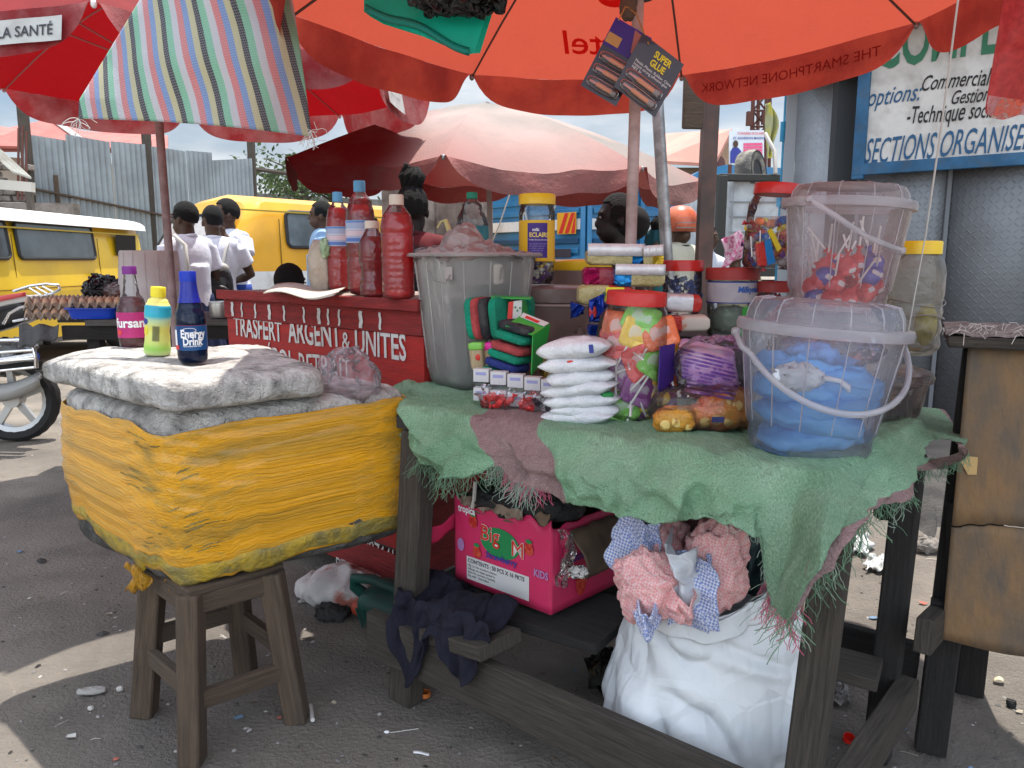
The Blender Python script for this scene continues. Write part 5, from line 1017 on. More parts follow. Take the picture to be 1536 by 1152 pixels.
# stations around the rim: u, edge point, hem point
E_=lambda v:Vector((v.x,v.y,T+.004))
stn=[(0.00,E_(LL2+Vector((.02,0,0))),gd(592,600,2.75)),
 (.05,E_(LL2+Vector((-.03,-.15,0))),gd(592,598,2.6)),
 (.11,E_(FL+Vector((-.02,.22,0))),gd(604,642,2.42)),
 (.16,E_(FL),GR(636,690,.03)),
 (.21,E_(FL+fd*.14),GR(685,720)),
 (.26,E_(FL+fd*.28),GR(752,700)),
 (.31,E_(FL+fd*.38),GR(800,722)),
 (.36,E_(FL+fd*.47),GR(850,748)),
 (.44,E_(FL+fd*.63),GR(925,768)),
 (.52,E_(FL+fd*.79),GR(1010,778)),
 (.59,E_(FL+fd*.94),GR(1085,778,.06)),
 (.64,E_(FL+fd*1.04),GR(1135,805,.06)),
 (.675,E_(FR-fd*.06),GR(1155,905,.07)),
 (.70,E_(FR+rd*.0),GS(1182,935,.07)),
 (.725,E_(FR+rd*.08),GS(1212,850)),
 (.77,E_(FR+rd*.2),GS(1262,770)),
 (.82,E_(FR+rd*.33),GS(1315,745)),
 (.86,E_(FR+rd*.43),GS(1350,728)),
 (.90,E_(RR-rd*.12),GS(1388,700)),
 (.94,E_(RR),GS(1418,668,.10)),
 (.97,E_(RR+Vector((-.03,.1,0))),gd(1438,650,2.15)),
 (1.0,E_(RR+Vector((-.13,.24,0))),gd(1400,618,2.42))]
def sti(u):
    for i in range(len(stn)-1):
        if u<=stn[i+1][0]:
            k=(u-stn[i][0])/(stn[i+1][0]-stn[i][0]); k2=k*k*(3-2*k); return stn[i][1].lerp(stn[i+1][1],k),stn[i][2].lerp(stn[i+1][2],k*.5+k2*.5)
    return stn[-1][1],stn[-1][2]
inn=Vector((.35,2.42,T+.004))
def clothf(u,v):
    e,h=sti(u); vi=.40
    # left and right interior anchors so columns do not all converge
    c=Vector((-.2+1.0*u,2.62-.45*u,T+.004))
    if v<vi:
        k=v/vi; q=c.lerp(e,k); q.z+=.006*noise.noise(q*9)+.016*k*abs(noise.noise(q*14))+.008*abs(noise.noise(q*34))+.003
        # bunched ridge near the edge
        q.z+=.016*math.exp(-((k-.93)/.07)**2)*(1+noise.noise(Vector((u*30,0,0))))*.6
    else:
        k=(v-vi)/(1-vi); out=(e-Vector((.35,2.3,e.z))); out.z=0; out.normalize()
        z=e.z+(h.z-e.z)*k**1.05; b=1-(1-k)**2
        q=Vector((e.x+(h.x-e.x)*b,e.y+(h.y-e.y)*b,z))
        fold=noise.noise(Vector((u*22,k*1.6,3)))*.036-.008*abs(noise.noise(Vector((u*38+k*3,k*4,5))))+.020*(1-abs(noise.noise(Vector((u*15+k*1.2,k*.9,15)))))**4-.004*abs(noise.noise(Vector((u*90-k*9,k*9,8))))+noise.noise(Vector((u*60,k*4+u*20,7)))*.013+.011*math.sin(u*70+k*6+4*noise.noise(Vector((u*9,0,0))))
        swag=.016*math.sin(k*9+u*25)*noise.noise(Vector((u*7,k*2,11)))
        q+=out*(fold+swag+.018)*min(1,k*2.2)
        if k>.9: q.z+=.004*noise.noise(Vector((u*160,5,1)))+.010*noise.noise(Vector((u*40,5,2)))
        # torn hole near the right end
    if q.z>T-.01: pass
    return q
m=M(); NU,NV=520,64; 
vs=[clothf(i/NU,j/NV) for j in range(NV+1) for i in range(NU+1)]; fs=[];uv=[]
for j in range(NV):
    for i in range(NU):
        u=(i+.5)/NU; v=(j+.5)/NV
        hu=(u-.918)/.026; hv=(v-.70)/.17; rr_=hu*hu+hv*hv+.5*noise.noise(Vector((u*90,v*14,0)))
        if rr_<1: continue
        fs.append((j*(NU+1)+i,j*(NU+1)+i+1,(j+1)*(NU+1)+i+1,(j+1)*(NU+1)+i)); uv.append([(i/NU,j/NV),((i+1)/NU,j/NV),((i+1)/NU,(j+1)/NV),(i/NU,(j+1)/NV)])
m.add(vs,fs,uv)
cloth=mk('table_cloth',m,CG,label='crumpled green woven sack cloth with a mauve stripe draped over the market table',cat='tablecloth',ang=180,solid=.0015)
# frayed threads
def fringe(name,ur,n,l0,l1,c,seed,back=0):
    rr_=random.Random(seed); m=M()
    for k in range(n):
        u=rr_.uniform(*ur); _,h=sti(u); p=clothf(u,1-back*rr_.random()); l=rr_.uniform(l0,l1); d=Vector((rr_.gauss(0,.5),rr_.gauss(0,.35)-.15,-1)).normalized(); pts=[p]; cur=Vector((rr_.gauss(0,1),rr_.gauss(0,.6),rr_.gauss(0,.5)))*.9
        for s in range(7): d=(d+cur*.22+Vector((rr_.gauss(0,.4),rr_.gauss(0,.3),rr_.gauss(0,.2)-.30))).normalized(); pts.append(pts[-1]+d*l/7)
        m.tube(pts,rr_.uniform(.0004,.0008),4)
    o=mk(name,m,mat('thread_'+c,{'green':(.11,.20,.12),'pale':(.24,.30,.24),'pink':(.40,.09,.14)}[c],.8),cloth,kind='stuff'); return o
fringe('fringe',(.14,.27),150,.03,.075,'green',1,.05); fringe('fringe',(.25,.33),120,.03,.08,'pale',2,.04); fringe('fringe',(.27,.34),90,.02,.06,'pink',3,.05)
fringe('fringe',(.665,.80),150,.03,.08,'green',4,.05); fringe('fringe',(.66,.71),80,.02,.06,'pink',5); fringe('fringe',(.78,.93),150,.02,.045,'green',6,.08); fringe('fringe',(.66,.90),50,.03,.08,'pale',7,.05); fringe('fringe',(.59,.67),24,.01,.025,'pale',8)
# ================= containers on the table
TOPZ=T+.012
def tp(px,py,dz=0): p=gz(px,py,TOPZ); p.z+=dz; return p
POLY=film('polypropylene',(.985,.985,.99),.19,.28,.25,30,milky=(.92,.92,.99),tl=.6)
POLYP=film('polypropylene_pink',(.98,.955,.96),.20,.28,.25,30,milky=(.82,.72,.73),tl=.6)
POLYG=film('polypropylene_dusty',(.96,.955,.95),.30,.4,.3,20,milky=(.80,.77,.75),tl=.55)
POLYR=film('poly_rim',(.97,.96,.97),.42,.3,.2,30,milky=(.80,.76,.79),tl=.5)
CLR=film('clear_plastic',(.98,.98,.98),.05,.08,.25,22)
LIDR=mat('lid_red',(.52,.02,.015),.4,(.44,.02,.018),5,coat=.2,dirt=.2); LIDY=mat('lid_yellow',(.78,.52,.015),.4,coat=.2,dirt=.2)
# --- big grey bin
bc=Vector((-.125,2.60,TOPZ))
gb=thing('storage_bin','large dusty translucent grey bin with flat rim at the back left of the table','bin',bc)
TB0=Matrix.Translation(bc)
sq=lambda a,e:(abs(math.cos(a))**e+abs(math.sin(a))**e)**(-1/e)
mod=lambda a,z: sq(a-R(38),3.2)/1.0*.90
m=M(); prof=[(0,0),(.135,0),(.150,.015),(.158,.05),(.196,.415),(.200,.425),(.222,.428),(.222,.437),(.195,.437),(.150,.06),(.14,.02),(0,.01)]; m.lathe(prof,72,TB0,mod=mod); mk('body',m,POLYG,gb,ang=50)
for k in range(14):
    a=2*PI*k/14+.1; m=M(); m.tube([bc+Vector((.160*mod(a,0)*math.cos(a),.160*mod(a,0)*math.sin(a),.055)),bc+Vector((.198*mod(a,0)*math.cos(a),.198*mod(a,0)*math.sin(a),.41))],.0022,4); mk('rib',m,POLYG,gb)
m=M(); m.tube([bc+Vector((.212*mod(a,0)*math.cos(a),.212*mod(a,0)*math.sin(a),.433)) for a in [2*PI*i/72 for i in range(72)]],.007,6,closed=True); mk('rim',m,mat('rim_dusty',(.36,.31,.29),.6),gb)
m=M(); p=gd(673,410,2.42); m.box(p,(.03,.006,.04),rz=R(-35)); mk('handle_lug',m,mat('rim_dusty',(1,1,1)),gb,bev=.004)
m=M(); m.tube([gd(640,400,2.42),gd(650,420,2.40),gd(668,425,2.40),gd(675,412,2.41)],.0018,5); mk('wire_loop',m,mat('wire',(.2,.18,.17),.5),gb)
m=M(); m.sell(bc+Vector((.02,-.03,.13)),(.24,.20,.26),.9,amp=.03,fr=5,seed=2,nu=40,nv=26); mk('grey_bundle',m,mat('bundle_grey',(.10,.10,.10),.5,(.05,.13,.07),4,(.5,.6),bump=2,bs=14,btype='C'),label='dark grey and green plastic bundle inside the dusty bin',cat='bundle',ang=180)
m=M(); m.sell(bc+Vector((.06,-.0,.26)),(.20,.2,.14),.9,amp=.03,fr=5,seed=6); mk('green_bundle',m,mat('bundle_green',(.07,.16,.09),.6,bump=2,bs=14),label='green cloth lying on the grey bundle inside the dusty bin',cat='bundle',ang=180)
m=M(); 
def cap_(u,v):
    a=2*PI*u; r_=.20*v; x=r_*math.cos(a); y=r_*math.sin(a); z=.445+.050*(1-v)**1.0+.045*max(0,1-((x+.04)**2+y**2)/.006)+.030*noise.noise(Vector((x*14,y*14,1)))+.022*abs(noise.noise(Vector((x*30,y*30,4))))
    return bc+Vector((x*1.02,y*1.02,z-.03*v))
m.grid(cap_,90,30,True); mk('cover_sheet',m,mat('sheet_pinkgrey',(.33,.285,.27),.5,(.24,.21,.20),8,bump=2,bs=18,btype='C',coat=.1),label='crumpled pinkish plastic sheet heaped over the rim of the dusty bin',cat='plastic sheet',ang=180)
# --- tub behind with yellow lid and eclairs jar on it
t=thing('storage_tub','brownish translucent tub behind the biscuits','tub',tp(840,500)); p=gd(835,560,2.78); p.z=TOPZ
BRT=film('tub_brown',(.6,.5,.46),.72,.35,.3,20,milky=(.40,.30,.27))
m=M(); m.lathe([(0,0),(.145,0),(.155,.02),(.185,.27),(.195,.275),(.195,.32),(.185,.325),(0,.33)],56,Matrix.Translation(p)); mk('body',m,BRT,t,ang=50)
m=M(); m.lathe([(.187,.26),(.192,.262),(.192,.268),(.187,.27)],56,Matrix.Translation(p)); mk('band',m,mat('band_brown',(.35,.26,.23),.6),t)
m=M(); q=gd(870,402,2.95); m.lathe([(0,-.008),(.115,-.008),(.12,-.002),(.12,.025),(.11,.032),(0,.034)],40,Matrix.Translation(q)); yl=mk('covered_tub',m,LIDY,None,label='flat yellow lidded tub between the candy jar and the biscuit packs',cat='lid')
m=M(); m.lathe([(0,-.13),(.10,-.13),(.115,-.008),(0,-.008)],40,Matrix.Translation(q)); mk('tub_body',m,BRT,yl)
# generic screw jar
def jar(name,label,p,r,h,lidm,neck=.86,X=None,shape=None,lidr=None,lh=.035,group=None,body=None,cat='jar',seg=48,mod=None,wavy=0):
    t=thing(name,label,cat,p,0,group); X=X or Matrix.Identity(4)
    pr=shape or [(0,.002),(r*.9,0),(r,.012),(r,h*.72),(r*.96,h*.82),(r*neck,h*.90),(r*neck,h*.96)]
    md_=mod
    if wavy: md_=lambda a,z: 1+wavy*math.sin(z/h*2*PI*5)
    if len(pr)<12:
        dn=[]; 
        for i in range(len(pr)-1):
            for k in range(4): dn.append((pr[i][0]+(pr[i+1][0]-pr[i][0])*k/4,pr[i][1]+(pr[i+1][1]-pr[i][1])*k/4))
        dn.append(pr[-1]); pr2=dn
    else: pr2=pr
    m=M(); m.lathe(pr2,seg,X,mod=md_); mk('glass',m,body or CLR,t,local=True,ang=50)
    lr=lidr or r*neck*1.08
    m=M(); m.lathe([(0,h-lh),(lr,h-lh),(lr,h-.004),(lr*.96,h),(lr*.93,h-.003),(0,h-.003)],60,X,mod=lambda a,z:1+.008*math.sin(a*50)); mk('lid',m,lidm,t,local=True,ang=40)
    return t,X
# eclairs jar
pE=gd(805,424,2.75); jt,_=jar('candy_jar','tall clear candy jar with yellow lid and purple and yellow ECLAIRS label',pE,.062,.305,LIDY,lh=.035,neck=.95,body=CLR,shape=[(0,.002),(.050,0),(.060,.012),(.062,.20),(.063,.24),(.056,.27),(.056,.29)],lidr=.064)
m=M(); m.lathe([(.0632,.075),(.0632,.215)],40); lb=mk('label',m,mat('lab_yellow',(.72,.45,.02),.45),jt,local=True,ang=180)
m=M(); f=cyl_map((0,0,0),.0632,R(238),.087,.0008); m.grid(lambda a,b:f(.072*a,.118*b),10,3); lb2=mk('label_panel',m,mat('lab_purple',(.05,.02,.20),.45),lb,local=True,ang=180)
def tl_(s,size,a,z,par,r,mt_,nm='brand_lettering',**k):
    o=text(s,size,cyl_map((0,0,0),r,R(a),z,.0014),nm,mt_,par,sub=1,**k); o.matrix_parent_inverse=Matrix.Identity(4); return o
tl_('milk',.014,254,.178,lb,.0635,W_,bold=.03); tl_('ECLAIRS',.021,244,.158,lb,.0635,mat('ink_gold',(.75,.60,.15),.5),bold=.03,wid=.9); tl_('Toffee flavoured sweets',.0075,242,.146,lb,.0635,W_)
for k in range(6): tl_('sugar milk fat cocoa salt lecithin'[k:28-k],.006,243,.133-k*.0075,lb,.0635,mat('ink_lilac',(.35,.3,.55),.5))
# little wrapped sweets: one mesh per colour, copied
def sweet_mesh(l=.024,r=.008):
    m=M(); m.lathe([(0,-l),(.008,-l*.95),(.0025,-l*.55),(r,-l*.35),(r*1.08,0),(r,l*.35),(.0025,l*.55),(.008,l*.95),(0,l)],10); return m
sw={}
def place_many(key,mesh,mt_,label,cat,group,poss,smooth=True):
    for p,rot in poss:
        if key not in sw:
            o=mk(key[0],mesh,mt_,local=True,label=label,cat=cat,group=group,smooth=smooth); sw[key]=o
        else: o=sw[key].copy(); COL.objects.link(o); o['label']=label; o['group']=group
        o.location=p; o.rotation_euler=rot
ra=random.Random(21)
def inside(c,r,z0,z1,n):
    out=[]
    for k in range(n):
        a=ra.random()*2*PI; q=r*math.sqrt(ra.uniform(.25,1)); out.append((Vector((c.x+q*math.cos(a),c.y+q*math.sin(a),c.z+ra.uniform(z0,z1))),(ra.random()*3,ra.random()*3,ra.random()*3)))
    return out
place_many(('toffee','y'),sweet_mesh(),mat('wrap_gold',(.65,.45,.05),.3,coat=.4),'gold wrapped toffee in the ECLAIRS jar','sweet','gold toffees in the eclairs jar',inside(pE,.046,.012,.09,16))
place_many(('toffee','p'),sweet_mesh(),mat('wrap_violet',(.10,.03,.18),.3,coat=.4),'violet wrapped toffee in the ECLAIRS jar','sweet','violet toffees in the eclairs jar',inside(pE,.046,.012,.11,14))
place_many(('toffee','w'),sweet_mesh(),mat('wrap_white',(.6,.58,.5),.3,coat=.4),'white wrapped toffee in the ECLAIRS jar','sweet','white toffees in the eclairs jar',inside(pE,.046,.012,.09,10))
# --- sponge packs
def pad(m,c,d,rz=0,ry=0,rx=0,amp=.002):
    Rm=(Matrix.Rotation(rz,3,'Z')@Matrix.Rotation(ry,3,'Y')@Matrix.Rotation(rx,3,'X')); m.sell(c,d,.35,.45,rot=Rm,amp=amp,fr=5,seed=c[0]*9,nu=32,nv=14)
SPC=dict(green=mat('sponge_green',(.005,.26,.15),.9,(.01,.20,.12),20,bump=.6,bs=90),red=mat('sponge_red',(.45,.07,.07),.9,(.33,.05,.05),20,bump=.6,bs=90),black=mat('sponge_black',(.025,.025,.03),.9,(.06,.06,.06),25,bump=.6,bs=90),navy=mat('sponge_navy',(.02,.03,.16),.9,(.03,.05,.2),25,bump=.6,bs=90))
WRP=mat('wrap_green',(.02,.30,.06),.4,(.03,.36,.05),3,coat=.3)
s1=thing('sponge_pack','upright pack of scouring pads, green red and black, in a green paper sleeve','sponge pack',gd(745,515,2.42))
yd=2.36
for px,w_,c,dy in ((716,.032,'green',0),(724,.026,'red',-.012),(736,.03,'black',-.01),(752,.034,'green',-.02)):
    q=gd(px,477,yd+dy); m=M(); pad(m,q,(w_*.9,.11,.128),rz=R(-30),ry=R(-7)); mk('pad',m,SPC[c],s1,ang=180)
m=M(); q=gd(768,470,2.36); 
m.grid(lambda u,v:gd(737+60*u if 1 else 0,(446+ (2)*u if 1 else 0),2.38-.02*u)+Vector((.0,.085*(v-.5)-.0,.006*math.sin(PI*v))),10,6); mk('sleeve_top',m,WRP,s1,ang=180,solid=.002)
m=M(); pad(m,gd(775,476,2.40),(.060,.10,.11),rz=R(-20),ry=R(-6)); mk('sleeve_side',m,WRP,s1,ang=180)
m=M(); pts=[gd(760,487,2.335),gd(782,482,2.335),gd(783,450,2.335),gd(763,453,2.335)]; m.add(pts,[(0,1,2,3)]); l2=mk('label',m,mat('lab_white',(.60,.58,.54),.6),s1,smooth=False,solid=.001)
m=M(); pts=[gd(760,487,2.332),gd(768,485,2.332),gd(770,452,2.332),gd(763,453,2.332)]; m.add(pts,[(0,1,2,3)]); mk('label_stripe',m,mat('ink_red_line',(.6,.04,.03),.5),s1,smooth=False,solid=.001)
for dx,dy in ((0,0),(4,-4),(-3,-5)): m=M(); m.sell(gd(776+dx,466+dy,2.33),(.006,.001,.006),1); mk('print_dot',m,mat('ink_green',(.02,.2,.05),.6),s1)
m=M(); pad(m,gd(789,465,2.46),(.05,.08,.09),rz=R(-10)); mk('pad',m,SPC['green'],s1,ang=180)
s2=thing('sponge_pack','leaning stack of six scouring pads in a green paper sleeve, right of the upright pack','sponge pack',gd(775,560,2.25))
for k,(c,py) in enumerate((('black',487),('green',501),('red',517),('green',529),('navy',542),('green',556))):
    q=gd(779-5*k*.9+ (3 if k==0 else 0),py+4,2.27); m=M(); pad(m,q,(.115,.10,.026),rz=R(-32),ry=R(13),amp=.003); mk('pad',m,SPC[c],s2,ang=180)
m=M(); V=lambda px,py,d=2.25:gd(px,py,d); m.add([V(799,503,2.205),V(825,488,2.27),V(813,545,2.27),V(797,562,2.205)],[(0,1,2,3)]); mk('sleeve_side',m,WRP,s2,smooth=False,solid=.003)
m=M(); m.add([V(758,489,2.24),V(799,503,2.20),V(825,487,2.27),V(785,471,2.31)],[(0,1,2,3)]); mk('sleeve_top',m,WRP,s2,smooth=False,solid=.003)
m=M(); m.add([V(780,477,2.285),V(816,491,2.25),V(824,486,2.265),V(785,470.5,2.305)],[(0,1,2,3)]); X_=[v+Vector((0,0,.003)) for v in m.v]; m.v=X_; mk('label',m,mat('lab_white',(.6,.58,.54),.6),s2,smooth=False,solid=.001)
m=M(); m.add([V(787,479,2.28),V(806,487,2.26),V(810,484.5,2.265),V(790,476,2.288)],[(0,1,2,3)]); m.v=[v+Vector((0,0,.005)) for v in m.v]; mk('label_stripe',m,mat('ink_red_line',(.6,.04,.03),.5),s2,smooth=False,solid=.001)
# --- toothpick packs
for k,(px,c,lb,cc) in enumerate(((717,(.20,.50,.08),'toothpick pack with green top band under the upright sponges','green'),(738,(.75,.03,.30),'toothpick pack with pink top band under the upright sponges','pink'))):
    q=gd(px,557,2.32); t=thing('toothpick_pack',lb,'toothpick pack',q,0,'toothpick packs')
    m=M(); pad(m,q+Vector((0,0,.045)),(.045,.03,.085),rz=R(-25),ry=R(-6)); mk('sticks',m,mat('sticks_wood',(.48,.36,.22),.8,(.30,.22,.12),1,(.3,.7),stretch=(90,90,3)),t,ang=180)
    m=M(); pad(m,q+Vector((-.002,-.001,.078)),(.050,.035,.025),rz=R(-25),ry=R(-6)); mk('band',m,mat('band_'+cc,c,.4,coat=.3),t,ang=180)
    if k==0: m=M(); m.sell(q+Vector((.003,-.018,.045)),(.02,.006,.02),1); mk('print',m,mat('ink_red_line',(.6,.04,.03),.5),t)
# --- row of small white paper boxes
WBX=mat('box_white',(.62,.60,.58),.6,(.50,.48,.50),7); rowb=[]
bx0=M(); bx0.box((0,0,.019),(.047,.03,.038))
def wbox(p,rz,lb):
    t=thing('tissue_box',lb,'small box',p,rz,'small white paper boxes'); return t
o1=None; names=['first','second','third','fourth','fifth']
for r_ in range(2):
    for k in range(5):
        q=gd(724+25.5*k,600+4.2*k-28*r_,2.21-.020*k); 
        t=wbox(q,R(-18-8*(k>3)),'%s small white paper box from the left, %s row above the red sweets tray'%(names[k],('lower','upper')[r_]))
        b=mk('carton',bx0,WBX,t,local=True,smooth=False,bev=.001)
        m=M(); m.add([(-.016,-.0155,.020),(.016,-.0155,.020),(.016,-.0155,.029),(-.016,-.0155,.029)],[(0,1,2,3)]); mk('print',m,mat('ink_lilac2',(.30,.30,.52),.6),t,local=True,smooth=False)
m=M(); m.grid(lambda u,v:gd(712+140*u,574+26*v+ (16+8*v)*u,2.185-.09*u-.02*v)+Vector((0,.006*noise.noise(Vector((u*9,v*5,0))),0)),24,8); mk('wrap_film',m,film('pack_film',(.97,.97,.98),.06,.08,1,40),label='clear shrink film over the row of small white boxes',cat='film',ang=180)
# --- clear tray with red sweets
q=tp(766,612); t=thing('sweets_tray','low clear tray of red wrapped sweets at the table edge','tray',q); X=Matrix.Translation(q+Vector((0,.0,.0)))@Matrix.Rotation(R(-20),4,'Z')
m=M(); loft(m,[rr(.17,.06,0),rr(.185,.072,.035),rr(.205,.09,.038),rr(.205,.09,.040),rr(.185,.07,.036)],X); mk('clear_tray',m,CLR,t,ang=40)
pos=[(X@Vector((ra.uniform(-.08,.08),ra.uniform(-.03,.03),ra.uniform(.008,.032))),(ra.random()*3,ra.random()*3,ra.random()*3)) for k in range(34)]
place_many(('sweet','r'),sweet_mesh(.018,.007),mat('wrap_red',(.55,.03,.03),.3,coat=.4),'red wrapped sweet in the low clear tray','sweet','red sweets in the low clear tray',pos)
pos=[(X@Vector((.09+ra.uniform(-.01,.04),ra.uniform(-.03,.03),ra.uniform(.008,.03))),(ra.random()*3,ra.random()*3,ra.random()*3)) for k in range(5)]
place_many(('sweet','k'),sweet_mesh(.018,.008),mat('wrap_dark',(.03,.02,.03),.3,coat=.4),'dark wrapped sweet at the right end of the low clear tray','sweet','dark sweets in the low clear tray',pos)
# --- pasta bag
PAS=mat('pasta',(.50,.33,.06),.6,(.20,.12,.03),14,(.45,.6),bump=2,bs=30,btype='V')
m=M(); m.sell(tp(825,575)+Vector((.02,.04,.055)),(.10,.08,.14),.6,amp=.010,fr=5,seed=1); pb_=mk('pasta_bag',m,PAS,label='clear bag of yellow pasta behind the sugar bags',cat='bag',ang=180)
m=M(); m.sell(tp(845,575)+Vector((.03,.06,.155)),(.12,.09,.10),.9,amp=.018,fr=7,seed=2); mk('film_top',m,film('bag_film',(.9,.85,.82),.30,.15,1,30,milky=(.6,.52,.48)),pb_,ang=180)
# --- sugar bags
SUG=mat('sugar_white',(.72,.71,.71),.35,(.62,.62,.64),9,bump=.7,bs=30,coat=.3)
sug=[(864,526,0,.0),(869,549,-.012,.1),(872,568,.0,.05),(873,585,.006,-.05),(876,602,.01,.05),(880,616,.0,.18),(869,627,-.01,.02)]
ordn=['topmost','second from the top','third from the top','middle','fifth from the top','sixth from the top','lowest']
for k,(px,py,dx,ry) in enumerate(sug):
    q=gd(px-2,py-6+2,2.02+.012*k*0); m=M()
    Rm=Matrix.Rotation(R(-22+(k%3)*9-6*(k==5)),3,'Z')@Matrix.Rotation(-.13+ry*.6,3,'Y')
    def pf(u,v,q=q,Rm=Rm,k=k):
        a=2*PI*u; b=PI*v-PI/2; sg=lambda x,p_: math.copysign(abs(x)**p_,x)
        cb=abs(math.cos(b))**.8; x=(.100+.008*math.sin(k*2.3))*cb*sg(math.cos(a),.42); y=.064*cb*sg(math.sin(a),.45); th=(.030 if k==0 else .0245)*(1-abs(x/.1)**4*.65); z=th*sg(math.sin(b),.85)
        p_=Vector((x,y,z)); p_+=noise.noise_vector(p_*28+Vector((k*5,0,0)))*.0045; return q+Rm@p_
    m.grid(pf,64,30,True); b=mk('sugar_bag',m,SUG,label='white bag of sugar, %s in the stack'%ordn[k],cat='bag',group='stack of white sugar bags',ang=180)
    if k==0:
        f=lambda x,y:q+Rm@Vector((x,y,.0322-.02*abs(x/.1)**3))
        for j in range(3): text(['SUCRE BLANC','KIVU 1kg','PRODUIT DU PAYS'][j],.015,lambda x,y,j=j:f(x-.06,.02-.02*j+y),'print',mat('ink_lilac3',(.45,.33,.55),.7),b)
        m=M(); m.grid(lambda u,v:q+Rm@Vector((.058+.012*u,-.0635,-.012+.022*v)),2,2); mk('code_patch',m,mat('ink_navy',(.04,.05,.25),.7),b,ang=180)
    if k==1: m=M(); m.sell(q+Rm@Vector((-.01,-.059,.012)),(.02,.004,.008),1); mk('red_mark',m,mat('ink_red_line',(.6,.04,.03),.5),b)
    if k==4: m=M(); m.sell(q+Rm@Vector((.07,-.04,.012)),(.035,.03,.02),.8); mk('green_mark',m,mat('ink_green',(.02,.2,.05),.6),b)
# --- biscuit stack
FOILB=mat('foil_blue',(.01,.25,.55),.25,(.005,.12,.45),12,metal=.3,bump=2,bs=30,btype='C'); FOILP=mat('foil_pink',(.50,.015,.12),.25,(.30,.005,.07),12,metal=.3,bump=2,bs=30,btype='C'); FOILY=mat('foil_gold',(.65,.45,.04),.25,metal=.4,bump=2,bs=30,btype='C'); BIS=mat('biscuit_window',(.52,.45,.22),.4,(.40,.33,.13),25,bump=.8,bs=60,coat=.3); SILV=mat('seal_silver',(.66,.66,.65),.35,(.55,.56,.57),30,metal=.25,bump=.15,bs=60); NAVY=mat('foil_navy',(.01,.04,.30),.25,metal=.3,bump=2,bs=24,btype='C'); REDF=mat('foil_red',(.50,.03,.02),.3,coat=.3,bump=1,bs=30)
def pack(label,p0,p1,d,h,dep,segs,seal=None,group='stacked biscuit packs',nm='biscuit_pack'):
    """p0,p1: pixel ends of the front bottom edge; segs: (u0,u1,material,name)"""
    a=gd(*p0,d);b=gd(*p1,d*(1 if len(p1)==2 else 1)); ex=(b-a).normalized(); L_=(b-a).length; ey=Vector((-ex.y,ex.x,0)).normalized(); up=ex.cross(ey)*1
    if up.z<0: up=-up
    t=thing(nm,label,'biscuit pack',a,0,group)
    for u0,u1,mt_,n_ in segs:
        m=M()
        def f(u,v,u0=u0,u1=u1):
            x=L_*(u0+(u1-u0)*u); an=2*PI*v; s_=lambda c:math.copysign(abs(c)**.4,c); pin=1-.35*(max(0,abs(2*x/L_-1)-.86)/.14)
            return a+ex*x+ey*(dep/2+dep/2*s_(math.cos(an)))+up*(h/2+h/2*s_(math.sin(an))*pin)
        ring=[]
        m.grid(lambda v,u:f(u,v),36,10,True); n0=10*36
        for row in (0,10): m.f.append([row*36+i for i in range(36)]); m.uv.append([(0,0)]*36)
        mk(n_,m,mt_,t,ang=60)
    if seal:
        u0,u1,hh,mt_=seal; m=M(); m.grid(lambda u,v:a+ex*(L_*(u0+(u1-u0)*u))-ey*.004+up*(h-.002+hh*(v-.55))+ey*(.006*math.sin(u*20)*.3),20,2); mk('seal',m,mt_,t,ang=30,solid=.0015)
    return t,a,ex,ey,up
D1=2.20
pack('top biscuit pack, pale window and blue end under a silver seal',(881,398),(966,399),D1,.048,.08,[(0,.79,BIS,'window'),(.79,1,FOILB,'end_foil')],(0,1,.034,SILV))
pack('yellow gold biscuit pack at the right of the top row',(966,402),(996,400),D1-.01,.050,.08,[(0,.45,BIS,'window'),(.45,1,FOILY,'end_foil')],(0,1,.030,SILV))
pack('glossy pink biscuit pack, second row left',(876,430),(922,430),D1,.055,.08,[(0,.5,FOILP,'end_foil'),(.5,1,mat('foil_pink_dark',(.28,.03,.05),.3,coat=.3,bump=1,bs=30),'window')])
pack('blue ended biscuit pack with silver seal, second row right',(922,430),(997,431),D1-.03,.052,.08,[(0,.33,FOILB,'end_foil'),(.33,1,BIS,'window')],(0,1,.030,SILV))
t,a,ex,ey,up=pack('biscuit pack with yellow name patch turned upside down, third row',(868,458),(950,459),D1-.02,.058,.08,[(0,.55,BIS,'window'),(.55,1,REDF,'red_end')])
m=M(); m.grid(lambda u,v:a+ex*(.075+.052*u)-ey*.003+up*(.008+.044*v),3,2); yp=mk('name_patch',m,mat('patch_yellow',(.72,.62,.03),.5),t,ang=180)
text('Bernie',.026,lambda x,y:a+ex*(.124-x)-ey*.0045+up*(.038-y),'brand_lettering',mat('ink_darkgreen',(.02,.12,.06),.6),t,bold=.02,wid=.85)
m=M(); m.grid(lambda u,v:gd(856+20*u,(452+26*v)-(v-.5)*14*u,D1-.01-.02*u)+Vector((0,.012*math.sin(u*9+v*7),0)),8,8); mk('twisted_end',m,NAVY,t,ang=180,solid=.002)
t,a,ex,ey,up=pack('blue and red biscuit pack, lowest row left',(885,484),(950,486),D1-.05,.058,.07,[(0,.40,NAVY,'end_foil'),(.40,1,BIS,'window')])
m=M(); m.sell(gd(889,468,D1-.09),(.022,.02,.035),.8); mk('red_print',m,REDF,t)
m=M(); m.grid(lambda u,v:gd(884+22*u,450+34*v-10*u,D1-.09-.01*math.sin(u*8)),8,8); mk('folded_corner',m,NAVY,t,ang=180,solid=.002)
m=M(); m.beam(gd(882,494,2.2),gd(935,497,2.2),.06,.03); mk('navy_pack',m,NAVY,None,label='flat navy foil pack under the biscuit stack',cat='packet',bev=.006)
